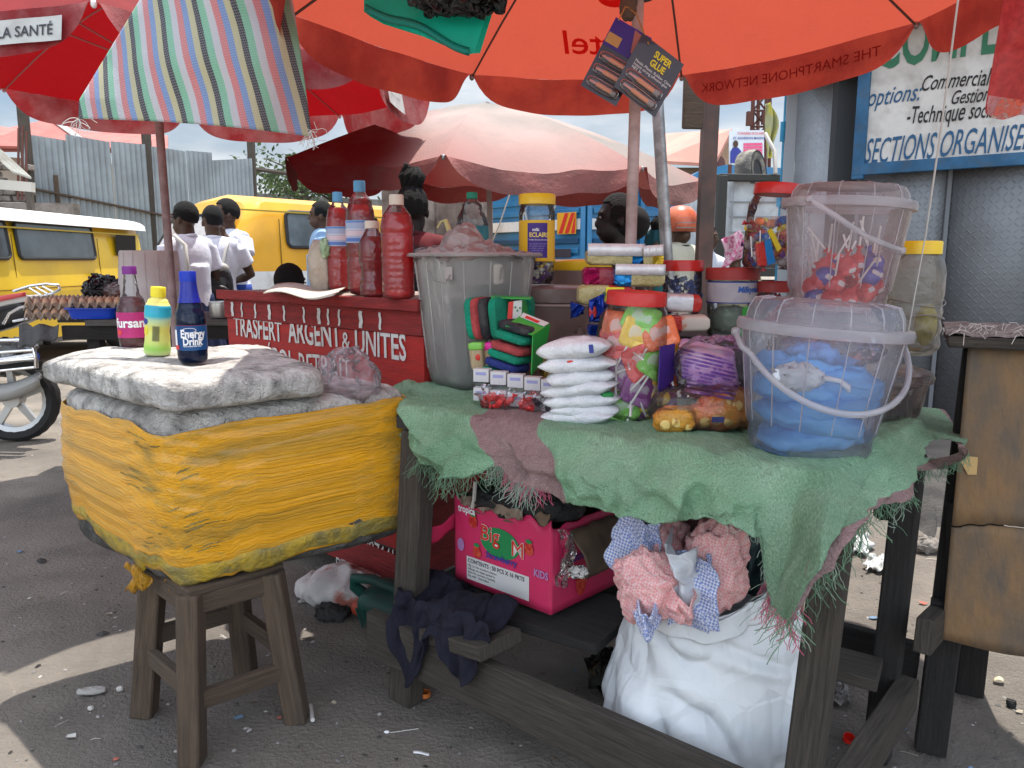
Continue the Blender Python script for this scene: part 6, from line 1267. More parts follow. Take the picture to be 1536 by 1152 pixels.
# boxes right of the jar
for (lb,p0,p1,d,h,segs) in (('red and white flat carton, upper right of the lollipop jar',(1000,468),(1052,470),2.2,.052,[(0,.75,SILV,'print_side'),(.75,1,REDF,'red_end')]),('cream and red flat carton, lower right of the lollipop jar',(1005,500),(1065,498),2.15,.046,[(0,.3,REDF,'red_end'),(.3,1,mat('carton_cream',(.55,.48,.40),.6,(.5,.2,.12),9,(.55,.6)),'print_side')])):
    pack(lb,p0,p1,d,h,.10,segs,group='flat cartons by the jar',nm='carton')
# --- wide lollipop jar
pj=tp(948,628); pj.y+=.0; RJ=.100; HJ=.335
JM=lambda a,z:1/(abs(math.cos(a))**2.6+abs(math.sin(a))**2.6)**(1/2.6)
t,X=jar('lollipop_jar','big clear jar with red lid packed with bright flat lollipop packets',Vector((pj.x,pj.y+.06,TOPZ)),RJ,HJ,LIDR,shape=[(0,.002),(RJ*.82,0),(RJ*.93,.015),(RJ*.97,.05),(RJ*1.0,.14),(RJ*.98,.22),(RJ*.92,.265),(RJ*.76,.293),(RJ*.74,.31)],lidr=RJ*.80,lh=.036,mod=lambda a,z:JM(a,z) if z<.29 else 1)
t.rotation_euler=(R(0),R(2.5),R(-20))
jc=Vector((pj.x,pj.y+.06,TOPZ))
PC={'yellow':(.78,.50,.02),'green':(.18,.52,.05),'orange':(.75,.14,.03),'purple':(.22,.03,.22),'red':(.6,.04,.04)}
pm3=M(); pm3.sell((0,0,0),(.058,.052,.009),.3,.7,amp=.002,fr=4,nu=24,nv=8)
stick=M(); stick.tube([(0,0,0),(0,0,.075)],.0016,6)
def lolly(c,p,rot,where,group,flat=True):
    key='lp'+c+group
    if key not in sw:
        t_=thing('lollipop','',"lollipop",p,0,group)
        if flat:
            mk('packet',pm3,mat('pk_'+c,PC[c],.35,tuple(min(1,x*1.3+.1) for x in PC[c]),18,(.55,.6),coat=.3,bump=.6,bs=40),t_,local=True,ang=180)
            m=M(); m.sell((0,0,.003),(.034,.026,.005),.6); mk('print',m,mat('pkp_'+c,tuple(min(1,x*.4+.35) for x in PC[c]),.4,PC[c],40,(.45,.55)),t_,local=True)
            X_=Matrix.Translation((0,-.02,0))@Matrix.Rotation(R(90),4,'X')
        else:
            m=M(); m.lathe([(0,-.019),(.012,-.016),(.019,-.006),(.0195,.004),(.014,.014),(.005,.019),(.003,.026),(.007,.034),(0,.03)],16,mod=lambda a,z:1+.05*math.sin(a*7)*(z>.01)); mk('wrapped_ball',m,mat('pk_'+c,PC.get(c,(.04,.05,.3)),.35,(.6,.12,.12) if c=='red' else (.1,.12,.5),18,coat=.4),t_,local=True,ang=180); m=M(); m.sell((0,-.017,0),(.015,.006,.010),.5); mk('print',m,W_,t_,local=True); X_=Matrix.Translation((0,0,.02))
        m=M(); m.tube([X_@Vector((0,0,0)),X_@Vector((0,0,.068))],.0019,6); mk('stick',m,mat('stick_white',(.7,.7,.68),.5),t_,local=True)
        sw[key]=t_
    else: t_=dup(sw[key],p)
    t_.location=p; t_.rotation_euler=rot;  t_.scale=(1.6,1.6,1.3) if flat else (1.35,1.35,1.35); t_['label']='%s wrapped lollipop in the %s'%(c,where); return t_
cols=['yellow','green','purple','orange','green','yellow']
lay=[(990,500,'orange',-20),(962,478,'green',30),(1000,530,'yellow',60),(912,560,'yellow',-40),(915,600,'purple',20),(960,545,'red',70),(958,500,'yellow',20),(975,522,'purple',40),(930,490,'orange',5),(925,535,'green',-15),(985,545,'green',30),(940,555,'purple',-25),(925,515,'red',0),(970,560,'orange',8),(932,570,'green',10),(958,585,'purple',20),(975,590,'yellow',-10),(925,598,'orange',15),(945,603,'green',-20),(968,612,'yellow',15),(930,625,'green',-10),(950,632,'purple',30),(972,634,'yellow',0),(990,600,'purple',0),(995,570,'orange',20)]
for k,(px,py,c,rz) in enumerate(lay):
    p=gd(px,py,jc.y-.062+.009*(k%5)); p.z=max(p.z,TOPZ+.03)
    lolly(c,p,(R(84+ra.uniform(-8,6)),R(rz+ra.uniform(-14,14)),R(ra.uniform(-12,12))),'big red lidded jar','flat lollipops in the big jar')
for k in range(10):
    a=ra.random()*2*PI; q=.03*math.sqrt(ra.random()); p=jc+Vector((q*math.cos(a),.01+q*math.sin(a),ra.uniform(.04,.22))); lolly(cols[k%6],p,(ra.random()*3,ra.random()*3,ra.random()*3),'big red lidded jar','flat lollipops in the big jar')
# small bag with violet label next to the jar
m=M(); pts=[gd(987,592,1.93),gd(1010,570,1.97),gd(1012,515,1.97),gd(990,520,1.93)]; m.add(pts,[(0,1,2,3)]); mk('violet_card',m,mat('card_violet',(.05,.02,.18),.4,coat=.3),label='dark violet printed card standing between jar and purple packets',cat='card',smooth=False,solid=.003)
# --- red topped jar behind
p=gd(1022,470,2.35); jt,_=jar('sweet_jar','clear jar with flat red lid and blue sweets, behind the cartons',p,.058,.16,LIDR,neck=1,lh=.032,lidr=.062,shape=[(0,.002),(.05,0),(.056,.01),(.058,.07),(.058,.13)])
place_many(('sweet','b'),sweet_mesh(.016,.009),mat('wrap_bluegrey',(.05,.08,.22),.3,coat=.4),'blue wrapped sweet in the flat red lidded jar','sweet','blue sweets in the small red lidded jar',inside(p,.045,.015,.11,26))
# --- MILKY jar with green content
p=gd(1095,505,2.30); p.z=max(p.z,1.04)
pz=thing('crate_under_jars','dark crate carrying the jars behind the purple packets','crate',(p.x,2.35,TOPZ)); m=M(); m.box((.80,2.38,(TOPZ+p.z)/2-.006),(.50,.24,p.z-TOPZ-.02),rz=R(-20)); mk('crate_box',m,mat('crate_dark',(.035,.03,.03),.8),pz,smooth=False,bev=.005)
m=M(); m.box((.80,2.38,p.z-.012),(.54,.27,.018),rz=R(-20)); mk('crate_lid',m,mat('crate_dark',(1,1,1)),pz,smooth=False)
jt,_=jar('label_jar','greyish jar with dark red lid, blue script label and green content',p,.073,.205,mat('lid_dark_red',(.30,.03,.025),.5,dirt=.3),neck=1,lh=.035,lidr=.078,shape=[(0,.002),(.062,0),(.068,.01),(.073,.17)],body=film('jar_grey',(.92,.94,.92),.18,.2,.4,25,milky=(.5,.52,.48)))
m=M(); m.lathe([(.0736,.105),(.0738,.162)],44); lb=mk('label',m,mat('lab_greypink',(.45,.40,.40),.5,(.35,.33,.36),14),jt,local=True,ang=180)
for z in (.103,.162): m=M(); m.lathe([(.0742,z),(.0742,z+.003)],44); mk('label_line',m,mat('ink_navy',(.04,.05,.25),.7),lb,local=True,ang=180)
tl_('Milkymix',.024,266,.135,lb,.0742,mat('ink_blue',(.03,.10,.38),.6),shear=.2,bold=.03,wid=.9)
m=M(); m.sell((0,0,.05),(.115,.115,.085),.8,amp=.008,fr=5); mk('content',m,mat('content_greygreen',(.16,.22,.15),.6,(.22,.24,.20),8),jt,local=True)
m=M(); m.add([(.01,-.0715,.01),(.03,-.066,.015),(.034,-.064,.095),(.012,-.071,.09)],[(0,1,2,3)]); mk('green_strip',m,mat('ink_leaf',(.05,.32,.05),.6),jt,local=True,smooth=False)
# --- red small jar next to it with tilted jar on top
p2=gd(1160,492,2.28); p2.z=p.z
jt,_=jar('red_jar','squat jar of red sweets with red lid, below the tilted candy jar',p2,.062,.165,mat('lid_dark_red',(1,1,1)),neck=1,lh=.03,lidr=.064,shape=[(0,.002),(.053,0),(.058,.01),(.06,.13)])
place_many(('sweet','r2'),sweet_mesh(.016,.010),mat('wrap_red2',(.40,.02,.02),.35,coat=.4),'dark red wrapped sweet in the squat jar','sweet','dark red sweets in the squat jar',inside(p2,.046,.012,.12,34))
p3=gd(1152,403,2.22); 
t,_=jar('candy_jar','clear jar with red lid of mixed colourful wrapped sweets, beside the milky bucket',p3,.075,.235,LIDR,neck=.78,lh=.030,shape=[(0,.002),(.066,0),(.074,.012),(.075,.14),(.073,.18),(.06,.205),(.056,.215)],lidr=.064)
t.rotation_euler=(0,R(4),0)
for c,col in (('orange',(.65,.15,.04)),('yellow',(.70,.52,.03)),('blue',(.02,.12,.45)),('red',(.5,.03,.04)),('violet',(.12,.04,.16)),('white',(.55,.5,.5))):
    place_many(('sweet','m'+c),sweet_mesh(.026,.011),mat('wrapm_'+c,col,.35,coat=.4),'%s wrapped sweet in the tilted mixed candy jar'%c,'sweet','%s sweets in the mixed candy jar'%c,inside(p3,.058,.015,.135,9))
for k in range(4):
    a=gd(1128+12*k,385-9*(k%2),2.15); m=M(); m.tube([a,a+Vector((.004*(k-1.5),0,.055))],.0018,6); mk('stick',m,mat('stick_white',(.7,.7,.68),.5),t)
m=M(); a=gd(1146,392,2.150); m.add([gd(1136,398,2.14),gd(1150,398,2.14),gd(1146,362,2.14),gd(1132,366,2.14)],[(0,1,2,3)]); mk('red_packet',m,REDF,None,label='red flat packet inside the mixed candy jar',cat='packet',smooth=False,solid=.006)
m=M(); m.add([gd(1151,398,2.14),gd(1163,394,2.14),gd(1155,358,2.14),gd(1145,362,2.14)],[(0,1,2,3)]); bp=mk('blue_packet',m,mat('packet_blue',(.01,.16,.42),.35,coat=.3),None,label='blue flat packet inside the mixed candy jar, right of the red one',cat='packet',smooth=False,solid=.006)
m=M(); m.add([gd(1166,378,2.14),gd(1172,372,2.14),gd(1157,342,2.14),gd(1151,346,2.14)],[(0,1,2,3)]); mk('yellow_packet',m,mat('packet_yellow',(.65,.50,.02),.35,coat=.3),None,label='long yellow packet inside the mixed candy jar',cat='packet',smooth=False,solid=.006)
# --- big bucket with blue bags (front right)
pb0=Vector((.662,1.680,TOPZ)); Rb,Rt_,Hb=.130,.170,.270
tilt=Matrix.Translation(pb0)@Matrix.Rotation(R(4),4,'Y')
def lidbucket(name,label,X,r0,r1,h,body,rimm,lidh,nrib,handle,p,lidflat=.0):
    t=thing(name,label,'bucket',p)
    m=M(); m.lathe([(0,0),(r0*.95,0),(r0,.010),(r0*1.01,.02),(r0*1.01,.045),(r0*1.06,.055),(r1,h)],72,X); mk('body',m,body,t,ang=50)
    for k in range(nrib):
        a=2*PI*k/nrib+.15; m=M(); m.tube([X@Vector((r0*1.062*math.cos(a),r0*1.062*math.sin(a),.06)),X@Vector((r1*1.002*math.cos(a),r1*1.002*math.sin(a),h*.97))],.0016,4); mk('rib',m,rimm,t)
    m=M(); m.lathe([(r1-.002,h-.012),(r1+.011,h-.012),(r1+.013,h),(r1+.010,h+.010),(r1-.004,h+.012)],72,X); mk('rim',m,rimm,t,ang=40)
    m=M(); m.lathe([(r1-.008,h+.010),(r1-.012,h+lidh*.6),(r1-.022,h+lidh*.92),(r1-.045,h+lidh),(0,h+lidh+.003)],72,X); ld_=mk('lid',m,body,t,ang=40)
    for k in range(nrib):
        a=2*PI*k/nrib+.15; q=lambda r_,z:X@Vector((r_*math.cos(a),r_*math.sin(a),z)); m=M(); m.tube([q(r1-.007,h+.012),q(r1-.011,h+lidh*.6),q(r1-.021,h+lidh*.94),q(r1-.05,h+lidh+.002)],.0014,4); mk('lid_rib',m,rimm,ld_)
    if handle:
        m=M(); m.tube(handle,.0065,8); mk('handle',m,rimm,t)
        for e in (handle[0],handle[-1]): m=M(); m.sell(e,(.02,.02,.02),.8); mk('handle_lug',m,rimm,t)
    return t
h0=[tilt@Vector((Rt_*1.045*math.cos(a)+( -.012 if abs(a+PI)<.3 else 0),Rt_*1.10*math.sin(a),Hb-.02-.135*math.sin(-a)**1.0)) for a in [-PI+PI*i/30 for i in range(31)]]
big=lidbucket('lidded_bucket','big clear lidded bucket of blue powder bags at the front right of the table',tilt,Rb,Rt_,Hb,POLY,POLYR,.060,14,h0,pb0)
BLB=mat('powder_blue',(.10,.36,.80),.45,(.13,.42,.85),5,bump=.5,bs=16,coat=.25,transl=.15,tcol=(.08,.35,.8))
bb=[((-.01,.01,.045),(.20,.18,.065),0),((.04,.03,.05),(.20,.18,.07),.5),((-.02,-.02,.095),(.235,.19,.062),-.15),((.035,-.03,.135),(.22,.18,.060),.2),((-.055,.0,.165),(.20,.18,.075),-.3),((.07,-.03,.185),(.17,.17,.085),.4),((-.04,-.045,.225),(.12,.11,.10),.2),((.03,.03,.205),(.19,.16,.08),-.4),((-.10,.03,.215),(.12,.14,.06),.2)]
bpn=['lowest front','lowest back','second layer','third layer','left middle','right middle','top left upright','top back','top far left']
for k,(c,d,rz) in enumerate(bb):
    m=M(); Rm=tilt.to_3x3()@Matrix.Rotation(rz,3,'Z')@Matrix.Rotation(.12*((k%3)-1),3,'Y'); m.sell(tilt@Vector((c[0]*.62,c[1]*.62+.005,c[2]*.90-.012)),tuple(q*1.0 for q in d),.75,.9,rot=Rm,amp=.010,fr=4,seed=k*2,nu=44,nv=26); mk('powder_bag',m,BLB,label='bag of blue powder in the big bucket, %s one'%bpn[k],cat='bag',group='blue powder bags in the big bucket',ang=180)
m=M(); m.sell(tilt@Vector((-.075,-.085,.17)),(.11,.05,.055),.9,amp=.012,fr=7,seed=3); m.tube([tilt@Vector(q) for q in ((-.03,-.11,.175),(0,-.12,.172),(.018,-.12,.16),(.022,-.12,.15))],[.006,.005,.007,.003],8); mk('knotted_bag_top',m,mat('bag_knot',(.92,.96,1),.35,bump=.6,bs=30,coat=.3,transl=.3),label='knotted translucent bag top among the blue powder bags',cat='bag',ang=180)
m=M(); m.sell(tilt@Vector((.02,-.0,.225)),(.22,.18,.07),.9,amp=.018,fr=6,seed=8); mk('loose_film',m,film('bag_loose',(.95,.93,.97),.14,.12,1,26,milky=(.8,.78,.85)),label='loose clear film on top of the blue powder bags',cat='plastic film',ang=180)
# --- tall bucket with ball lollipops
pt0=gd(1254,452,2.02); pt0.z=1.170
# support under tall bucket: a lidded clear tub
X3=Matrix.Translation(pt0)@Matrix.Rotation(R(3),4,'Y')
hnd=[gd(1214,298,1.86),gd(1235,312,1.845),gd(1262,330,1.835),gd(1300,355,1.835),(gd(1340,372,1.86)),gd(1352,376,1.89)]
tall=lidbucket('lidded_bucket','tall pinkish clear lidded bucket of ball lollipops, stacked at the right',X3,.118,.150,.268,POLYP,POLYR,.048,11,hnd,pt0)
for k,(px,py,c) in enumerate(((1225,440,'red'),(1252,425,'red'),(1283,418,'red'),(1304,415,'blue'),(1240,400,'red'),(1236,415,'blue'),(1268,400,'red'),(1255,392,'red'),(1286,395,'red'),(1310,395,'blue'),(1215,445,'blue'),(1300,440,'red'),(1246,448,'red'),(1272,446,'red'),(1325,430,'red'),(1205,430,'red'),(1220,420,'red'),(1330,410,'blue'))):
    if c=='blue': PC['blue']=(.02,.03,.25)
    q=gd(px,py,pt0.y-.075+ra.uniform(-.01,.05)); q.z=max(q.z,pt0.z+.025)
    hd=Vector((q.x-pt0.x,q.y-pt0.y,0)); L_=hd.length
    if L_>.085: q.x=pt0.x+hd.x*.085/L_; q.y=pt0.y+hd.y*.085/L_
    q.z=min(max(q.z,pt0.z+.03),pt0.z+.12)
    lolly(c,q,(R(ra.uniform(-28,28)),R(ra.uniform(-30,30)),ra.random()*.5),'tall pinkish bucket','ball lollipops in the tall bucket',flat=False)
# what carries the tall bucket: upturned clear tub behind the big bucket
m=M(); q=Vector((pt0.x+.02,pt0.y+.05,TOPZ)); m.lathe([(0,0),(.15,0),(.152,.01),(.140,pt0.z-TOPZ-.01),(.13,pt0.z-TOPZ-.002),(0,pt0.z-TOPZ-.002)],48,Matrix.Translation(q)); mk('support_tub',m,POLYP,label='upturned clear tub carrying the tall bucket, behind the big bucket',cat='tub')
# --- yellow lidded big jar
p=gd(1362,530,2.32); JY=.105
jt,_=jar('storage_jar','large clear jar with yellow screw lid and ribbed sides at the right of the stack',p,JY*.80,.335,LIDY,neck=.70,lh=.038,shape=[(0,.002),(JY*.6,0),(JY*.74,.015)]+[(JY*(.78+.02*math.sin(k*1.57)),.02+.012*k) for k in range(12)]+[(JY*.80,.18),(JY*.80,.24),(JY*.74,.275),(JY*.60,.295),(JY*.58,.315)],lidr=JY*.66,body=film('jar_dusty',(.86,.84,.78),.28,.25,.6,24,milky=(.55,.52,.46)))
m=M(); m.sell((.02,-.05,.09),(.06,.05,.12),.8,amp=.006); mk('yellow_liquid',m,mat('dull_yellow',(.50,.40,.06),.5),jt,local=True)
m=M(); m.tube([(JY*.84*math.cos(a),JY*.84*math.sin(a),.115+.008*math.sin(a*3)) for a in [2*PI*i/30 for i in range(30)]],.002,5,closed=True); mk('wire_band',m,mat('wire',(.2,.18,.17),.5),jt,local=True)
m=M(); m.tube([(JY*.84*math.cos(a),JY*.84*math.sin(a),.155+.01*math.sin(a*2+1)) for a in [2*PI*i/30 for i in range(30)]],.0016,5,closed=True); mk('wire_band',m,mat('wire',(.2,.18,.17),.5),jt,local=True)
# --- clear tub below it with orange snacks
q=Vector((1.0,2.08,TOPZ)); X=Matrix.Translation(q); hT=p.z-TOPZ-.002
t=thing('clear_tub','clear round tub of orange snacks with pale rim under the yellow lidded jar','tub',q)
m=M(); m.lathe([(0,0),(.105,0),(.112,.01),(.128,hT-.035),(.125,hT-.033),(0,.008)],48,X); mk('body',m,POLYP,t)
m=M(); m.lathe([(.124,hT-.04),(.137,hT-.04),(.140,hT-.028),(.134,hT-.015),(.10,hT-.004),(0,hT-.002)],48,X); mk('lid',m,POLYP,t)
SN=mat('snack_orange',(.52,.20,.08),.5,(.40,.28,.20),12,(.4,.6),bump=2,bs=40,coat=.3)
for k,(dx,dy,z,s) in enumerate(((-.02,-.03,.05,.14),(.02,-.02,.10,.13),(-.04,-.05,.14,.11))):
    m=M(); m.sell(q+Vector((dx,dy,z)),(s,s*.8,.06),.8,amp=.012,fr=6,seed=k*5); mk('snack_bag',m,SN,label='orange snack bag in the clear tub, %s'%['lowest','middle','top'][k],cat='bag',group='snack bags in the clear tub',ang=180)
# --- purple striped packets in a clear bag
PUR=mat('pack_purple',(.13,.03,.30),.35,(.40,.22,.45),30,(.5,.56),coat=.3); LIL=mat('pack_lilac',(.62,.42,.60),.4,(.40,.22,.52),3,(.5,.56),coat=.3)
tpb=[]
for k in range(11):
    v=k/10; q=gd(1068-4*k*.2+ (0 if k else -4),588-6.4*k,1.90+.010*k) ; t=thing('milk_packet','%s purple packet in the clear bag on the orange snacks'%(['lowest','second','third','fourth','fifth','sixth','seventh','eighth','ninth','tenth','topmost'][k]),'packet',q,0,'purple packets in a clear bag')
    Rm=Matrix.Rotation(R(-14),3,'Z')@Matrix.Rotation(R(8 if k<3 else 12),3,'Y')@Matrix.Rotation(R(2+1.2*k if k>2 else 0),3,'X'); m=M(); m.sell(q,(.145 if k>2 else .125,.085,.011),.3,.6,rot=Rm,amp=.002,fr=5,seed=k,nu=30,nv=8); mk('sachet',m,LIL,t,ang=180)
    m=M(); c=q+Rm@Vector((.0,-.040,.0)); m.sell(c,(.14 if k>2 else .12,.010,.0065),.4,rot=Rm); mk('dark_edge',m,PUR,t,ang=180)
m=M(); m.sell(gd(1072,552,1.93),(.20,.14,.16),.8,amp=.012,fr=5,seed=4,nu=50,nv=30); mk('clear_bag',m,film('bag_clear',(.98,.975,.98),.05,.10,.6,30,milky=(.8,.75,.8)),label='crinkled clear bag around the purple packets',cat='bag',ang=180)
# --- bag of orange biscuits at the front
ORB=mat('snack_print',(.72,.30,.03),.4,(.70,.10,.03),9,(.45,.6),bump=1.5,bs=26,coat=.3,dirt=.6,ds=18,dcol=(.55,.50,.12))
for k,(px,py,w_,h_) in enumerate(((1012,632,.105,.065),(1070,637,.13,.075),(1105,622,.12,.09),(1085,600,.13,.06),(1045,658,.10,.03),(1112,650,.10,.05))):
    q=gd(px,py,1.86+.01*k+(.03 if k==2 else 0)); q.z=max(q.z,TOPZ+h_*.45); t=thing('snack_packet','orange snack packet in the front clear bag, %s one'%['far left','centre','right','upper','lowest thin','lower right'][k],'packet',q,0,'orange snack packets in the front bag')
    m=M(); m.sell(q,(w_,.07,h_),.55,.8,rot=Matrix.Rotation(R(-20+13*k),3,'Z')@Matrix.Rotation(R(8*(k%3-1)),3,'Y'),amp=.006,fr=5,seed=k,nu=40,nv=20); mk('packet',m,ORB,t,ang=180)
    if k in(0,1,3):
        for j in range(3):
            m=M(); m.sell(q+Vector((-.03+.028*j,-.034,-.008+.006*(j%2))),(.026,.01,.026),.9); mk('biscuit_print',m,mat('print_biscuit',(.70,.50,.16),.5,(.35,.17,.04),60,(.5,.6)),t)
    if k==1: m=M(); m.grid(lambda u,v:q+Vector((.0+.03*(u-.5),-.040,.0+.014*(v-.5))),3,2); mk('name_print',m,mat('ink_navy',(.04,.05,.25),.7),t,ang=180)
m=M(); 
def ob(u,v):
    a=2*PI*u; b=PI*v-PI/2; c=gd(1055,632,1.89); c.z=TOPZ+.052; sg=lambda x,p_: math.copysign(abs(x)**p_,x); cb=abs(math.cos(b))**.6
    q=Vector((.135*cb*sg(math.cos(a),.8),.075*cb*sg(math.sin(a),.8)*1.0,.056*sg(math.sin(b),.8))); return c+Matrix.Rotation(R(-6),3,'Z')@q+noise.noise_vector(q*22)*.010
m.grid(ob,70,36,True); mk('clear_bag',m,film('bag_clear',(1,1,1)),label='clear bag around the orange snack packets at the table edge',cat='bag',ang=180)
# --- hanging string line
m=M(); a=gd(1437,0,1.72);b=gd(1388,355,1.95);c=gd(1362,500,2.0);d=gd(1335,600,1.65); e=gd(1262,760,1.50)
m.tube([gd(1441,-60,1.7),a,gd(1415,170,1.8),b],.0022,6); m.tube([b,c,gd(1345,560,1.9)],.0016,5); mk('hanging_string',m,mat('string_pale',(.55,.52,.48),.9),label='pale string hanging from the umbrella down to the yellow lidded jar',cat='string')
# ================= things under and around the table
PINK=mat('carton_pink',(.62,.03,.12),.5,(.55,.03,.10),4,dirt=.35,ds=5,dcol=(.25,.05,.06)); KRAFT=mat('kraft',(.17,.115,.075),.9,(.10,.07,.05),6)
cb=thing('lollipop_carton','torn pink strawberry lollipop carton on the low shelf under the table','carton',(.05,2.2,.33))
c0=gz(684,868,.335);c1=gz(826,922,.335);c2=gz(940,868,.335); cx_=(c1-c0);cy_=(c2-c1); c3=c0+cy_; cxn=cx_.normalized(); cyn=cy_.normalized(); cn=Vector((cxn.y,-cxn.x,0)); cn=cn if cn.y<0 else -cn
CH=.27; sn=Vector((cyn.y,-cyn.x,0)); sn=sn if sn.x>0 else -sn
def torn(a,b,h,seed,deep,mt_,nm,par,t=.005,n=None,inner=True):
    m=M(); L_=(b-a).length; 
    m.grid(lambda u,v:a.lerp(b,u)+Vector((0,0,(h-max(0,noise.noise(Vector((u*5,seed,0)))*deep*1.2)-abs(noise.noise(Vector((u*30,seed,3))))*deep*.12)*v))+(Vector((0,0,0)) if v<.8 else cn*.006*noise.noise(Vector((u*6,seed,9)))),60,10); return mk(nm,m,mt_,par,ang=180,solid=t)
torn(c0,c1,CH,3,.05,PINK,'front_panel',cb); torn(c1,c2,CH-.02,7,.06,PINK,'side_panel',cb); torn(c3+cxn*.01,c2,CH,5,.05,KRAFT,'back_panel',cb); torn(c0,c3,CH,11,.05,KRAFT,'left_panel',cb)
m=M(); m.add([c0,c1,c2,c3],[(0,1,2,3)]); mk('base',m,KRAFT,cb,smooth=False,solid=.004)
cm=lambda u,z,w_=0:plane_map(c0+cx_*u+Vector((0,0,z)),cxn,(0,0,1),cn,.005+w_)
WL=mat('ink_white',(.75,.75,.75)); 
m=M(); f=cm(.14,.018); CW=cx_.length; m.grid(lambda a,b:f(CW*.66*a,.072*b-.0*a),4,2); lb=mk('contents_label',m,mat('lab_white2',(.58,.56,.55),.6),cb)
INK=mat('ink_dark',(.05,.05,.06),.8)
text('CONTENTS : 50 PCS X 16 PKTS',.0175,cm(.155,.072,.001),'label_text',INK,lb,bold=.02,wid=.92)
for k,s in enumerate(('Mfg. Lic. No. strawberry flavour','lollipops net weight packed by','Batch No. and date of packing','Exp. date    best before')): text(s,.010,cm(.155,.060-.0105*k,.001),'label_text',INK,lb,wid=.9)
m=M(); f=cm(.50,.160); m.add([f(.075*math.cos(a),.045*math.sin(a)) for a in [2*PI*i/32 for i in range(32)]],[tuple(range(32))]); mk('logo_disc',m,mat('logo_green',(.02,.22,.07),.5),cb,smooth=False)
text('Big',.066,cm(.30,.158,.002),'brand_lettering',mat('logo_outline',(.72,.66,.6),.6),cb,bold=.02,wid=.95); text('M',.066,cm(.62,.138,.002),'brand_lettering',mat('logo_outline',(.72,.66,.6)),cb,bold=.015)
text('Big',.066,cm(.30,.158,.003),'brand_lettering',mat('logo_red',(.60,.03,.02),.5),cb,bold=.004,wid=.95); text('M',.066,cm(.62,.138,.003),'brand_lettering',mat('logo_red',(.6,.03,.02)),cb,bold=-.004)
text('Strawberry',.026,cm(.36,.108,.003),'brand_lettering',mat('ink_navy',(.04,.05,.25),.7),cb,bold=.03)
for u,z in ((.22,.205),(.80,.175),(.26,.115)):
    m=M(); f=cm(u,z,.002); m.add([f(.016*math.cos(a)*(1-.25*math.sin(a)),.021*math.sin(a)) for a in [2*PI*i/20-PI/2 for i in range(20)]],[tuple(range(20))]); sbr=mk('strawberry_print',m,mat('print_berry',(.45,.02,.02),.5,(.6,.1,.05),60),cb,smooth=False)
    m=M(); f=cm(u,z+.019,.003); m.add([f(.010*math.cos(a)*(1+.4*(i%2)),.005*math.sin(a)*(1+.4*(i%2))) for i,a in enumerate([2*PI*i/12 for i in range(12)])],[tuple(range(12))]); mk('leaf_print',m,mat('logo_green',(.02,.22,.07)),sbr,smooth=False)
m=M(); f=cm(.08,.12,.002); m.add([f(.014*math.cos(a),.02*math.sin(a)) for a in [2*PI*i/20 for i in range(20)]]+[],[tuple(range(20))]); mk('lolly_print',m,mat('print_lilac',(.40,.20,.42),.5),cb,smooth=False)
text('KIDS',.03,cm(.85,.10,.002),'brand_lettering',mat('print_lilac',(.40,.20,.42)),cb,bold=.03,wid=.8)
sm_=lambda u,z,w_=0:plane_map(c1+cy_*u+Vector((0,0,z)),cyn,(0,0,1),sn,.005+w_)
text('Strawberry',.032,sm_(.25,.13,.001),'brand_lettering',mat('ink_navy',(.04,.05,.25)),cb,bold=.03); text('Kids lolly',.032,sm_(.62,.14,.001),'brand_lettering',mat('print_lilac',(.40,.20,.42)),cb,bold=.03,wid=.8)
m=M(); f=sm_(.35,.06,.002); m.add([f(.022*math.cos(a),.04*math.sin(a)) for a in [2*PI*i/20 for i in range(20)]],[tuple(range(20))]); mk('strawberry_print',m,mat('print_berry',(.45,.02,.02)),cb,smooth=False)
# bent brown flaps
for a,b,h,dx in ((c1,c2,.13,.06),(c0,c1,.05,-.03)):
    nrm=sn if a is c1 else -cn
    m=M(); m.grid(lambda u,v:a.lerp(b,.15+.8*u)+Vector((0,0,CH-.04-(0 if a is c1 else .0)+ (h*v if a is c0 else -h*v*.9)))+ (sn*(.015+.07*math.sin(v*2)) if a is c1 else -cn*.02*v)+Vector((0,0,.01*noise.noise(Vector((u*9,v*3,2))))),24,8); mk('flap',m,KRAFT,cb,ang=180,solid=.004)
m=M(); 
m.grid(lambda u,v:c0+cx_*(.1+.65*u)+cn*.012+Vector((0,0,CH+.01-.030*v*(1+.5*noise.noise(Vector((u*30,v,3))))+.012*noise.noise(Vector((u*7,1,1))))),50,8); mk('torn_edge',m,mat('torn_card',(.25,.19,.14),.9,(.12,.08,.06),20),cb,ang=180,solid=.002)
text('tropica',.03,cm(.06,.225,.004),'brand_lettering',WL,cb,bold=.03,wid=.8)
m=M(); p=gd(652,806,2.3); m.grid(lambda u,v:gd(690-50*u-8*v,768+30*u+26*v,2.25-.1*u)+Vector((0,0,.006*math.sin(u*9))),10,6); mk('loose_flap',m,PINK,cb,ang=180,solid=.004)
m=M(); p=gd(843,845,1.98); m.grid(lambda u,v:gd(836+20*u+8*math.sin(v*4),795+85*v,1.99-.02*u)+Vector((.004*math.sin(v*20),.008*math.sin(u*5+v*8),0)),8,20); mk('hanging_film',m,film('film_dark',(.45,.42,.42),.25,.12,1,30,milky=(.3,.28,.28)),None,label='dark clear plastic strip hanging over the pink carton corner',cat='plastic strip',ang=180)
m=M(); m.sell(gd(868,858,1.96),(.05,.02,.03),.8,amp=.01,fr=8); mk('white_scrap',m,mat('scrap_white',(.55,.53,.5),.8),label='small torn white scrap at the pink carton corner',cat='scrap',ang=180)
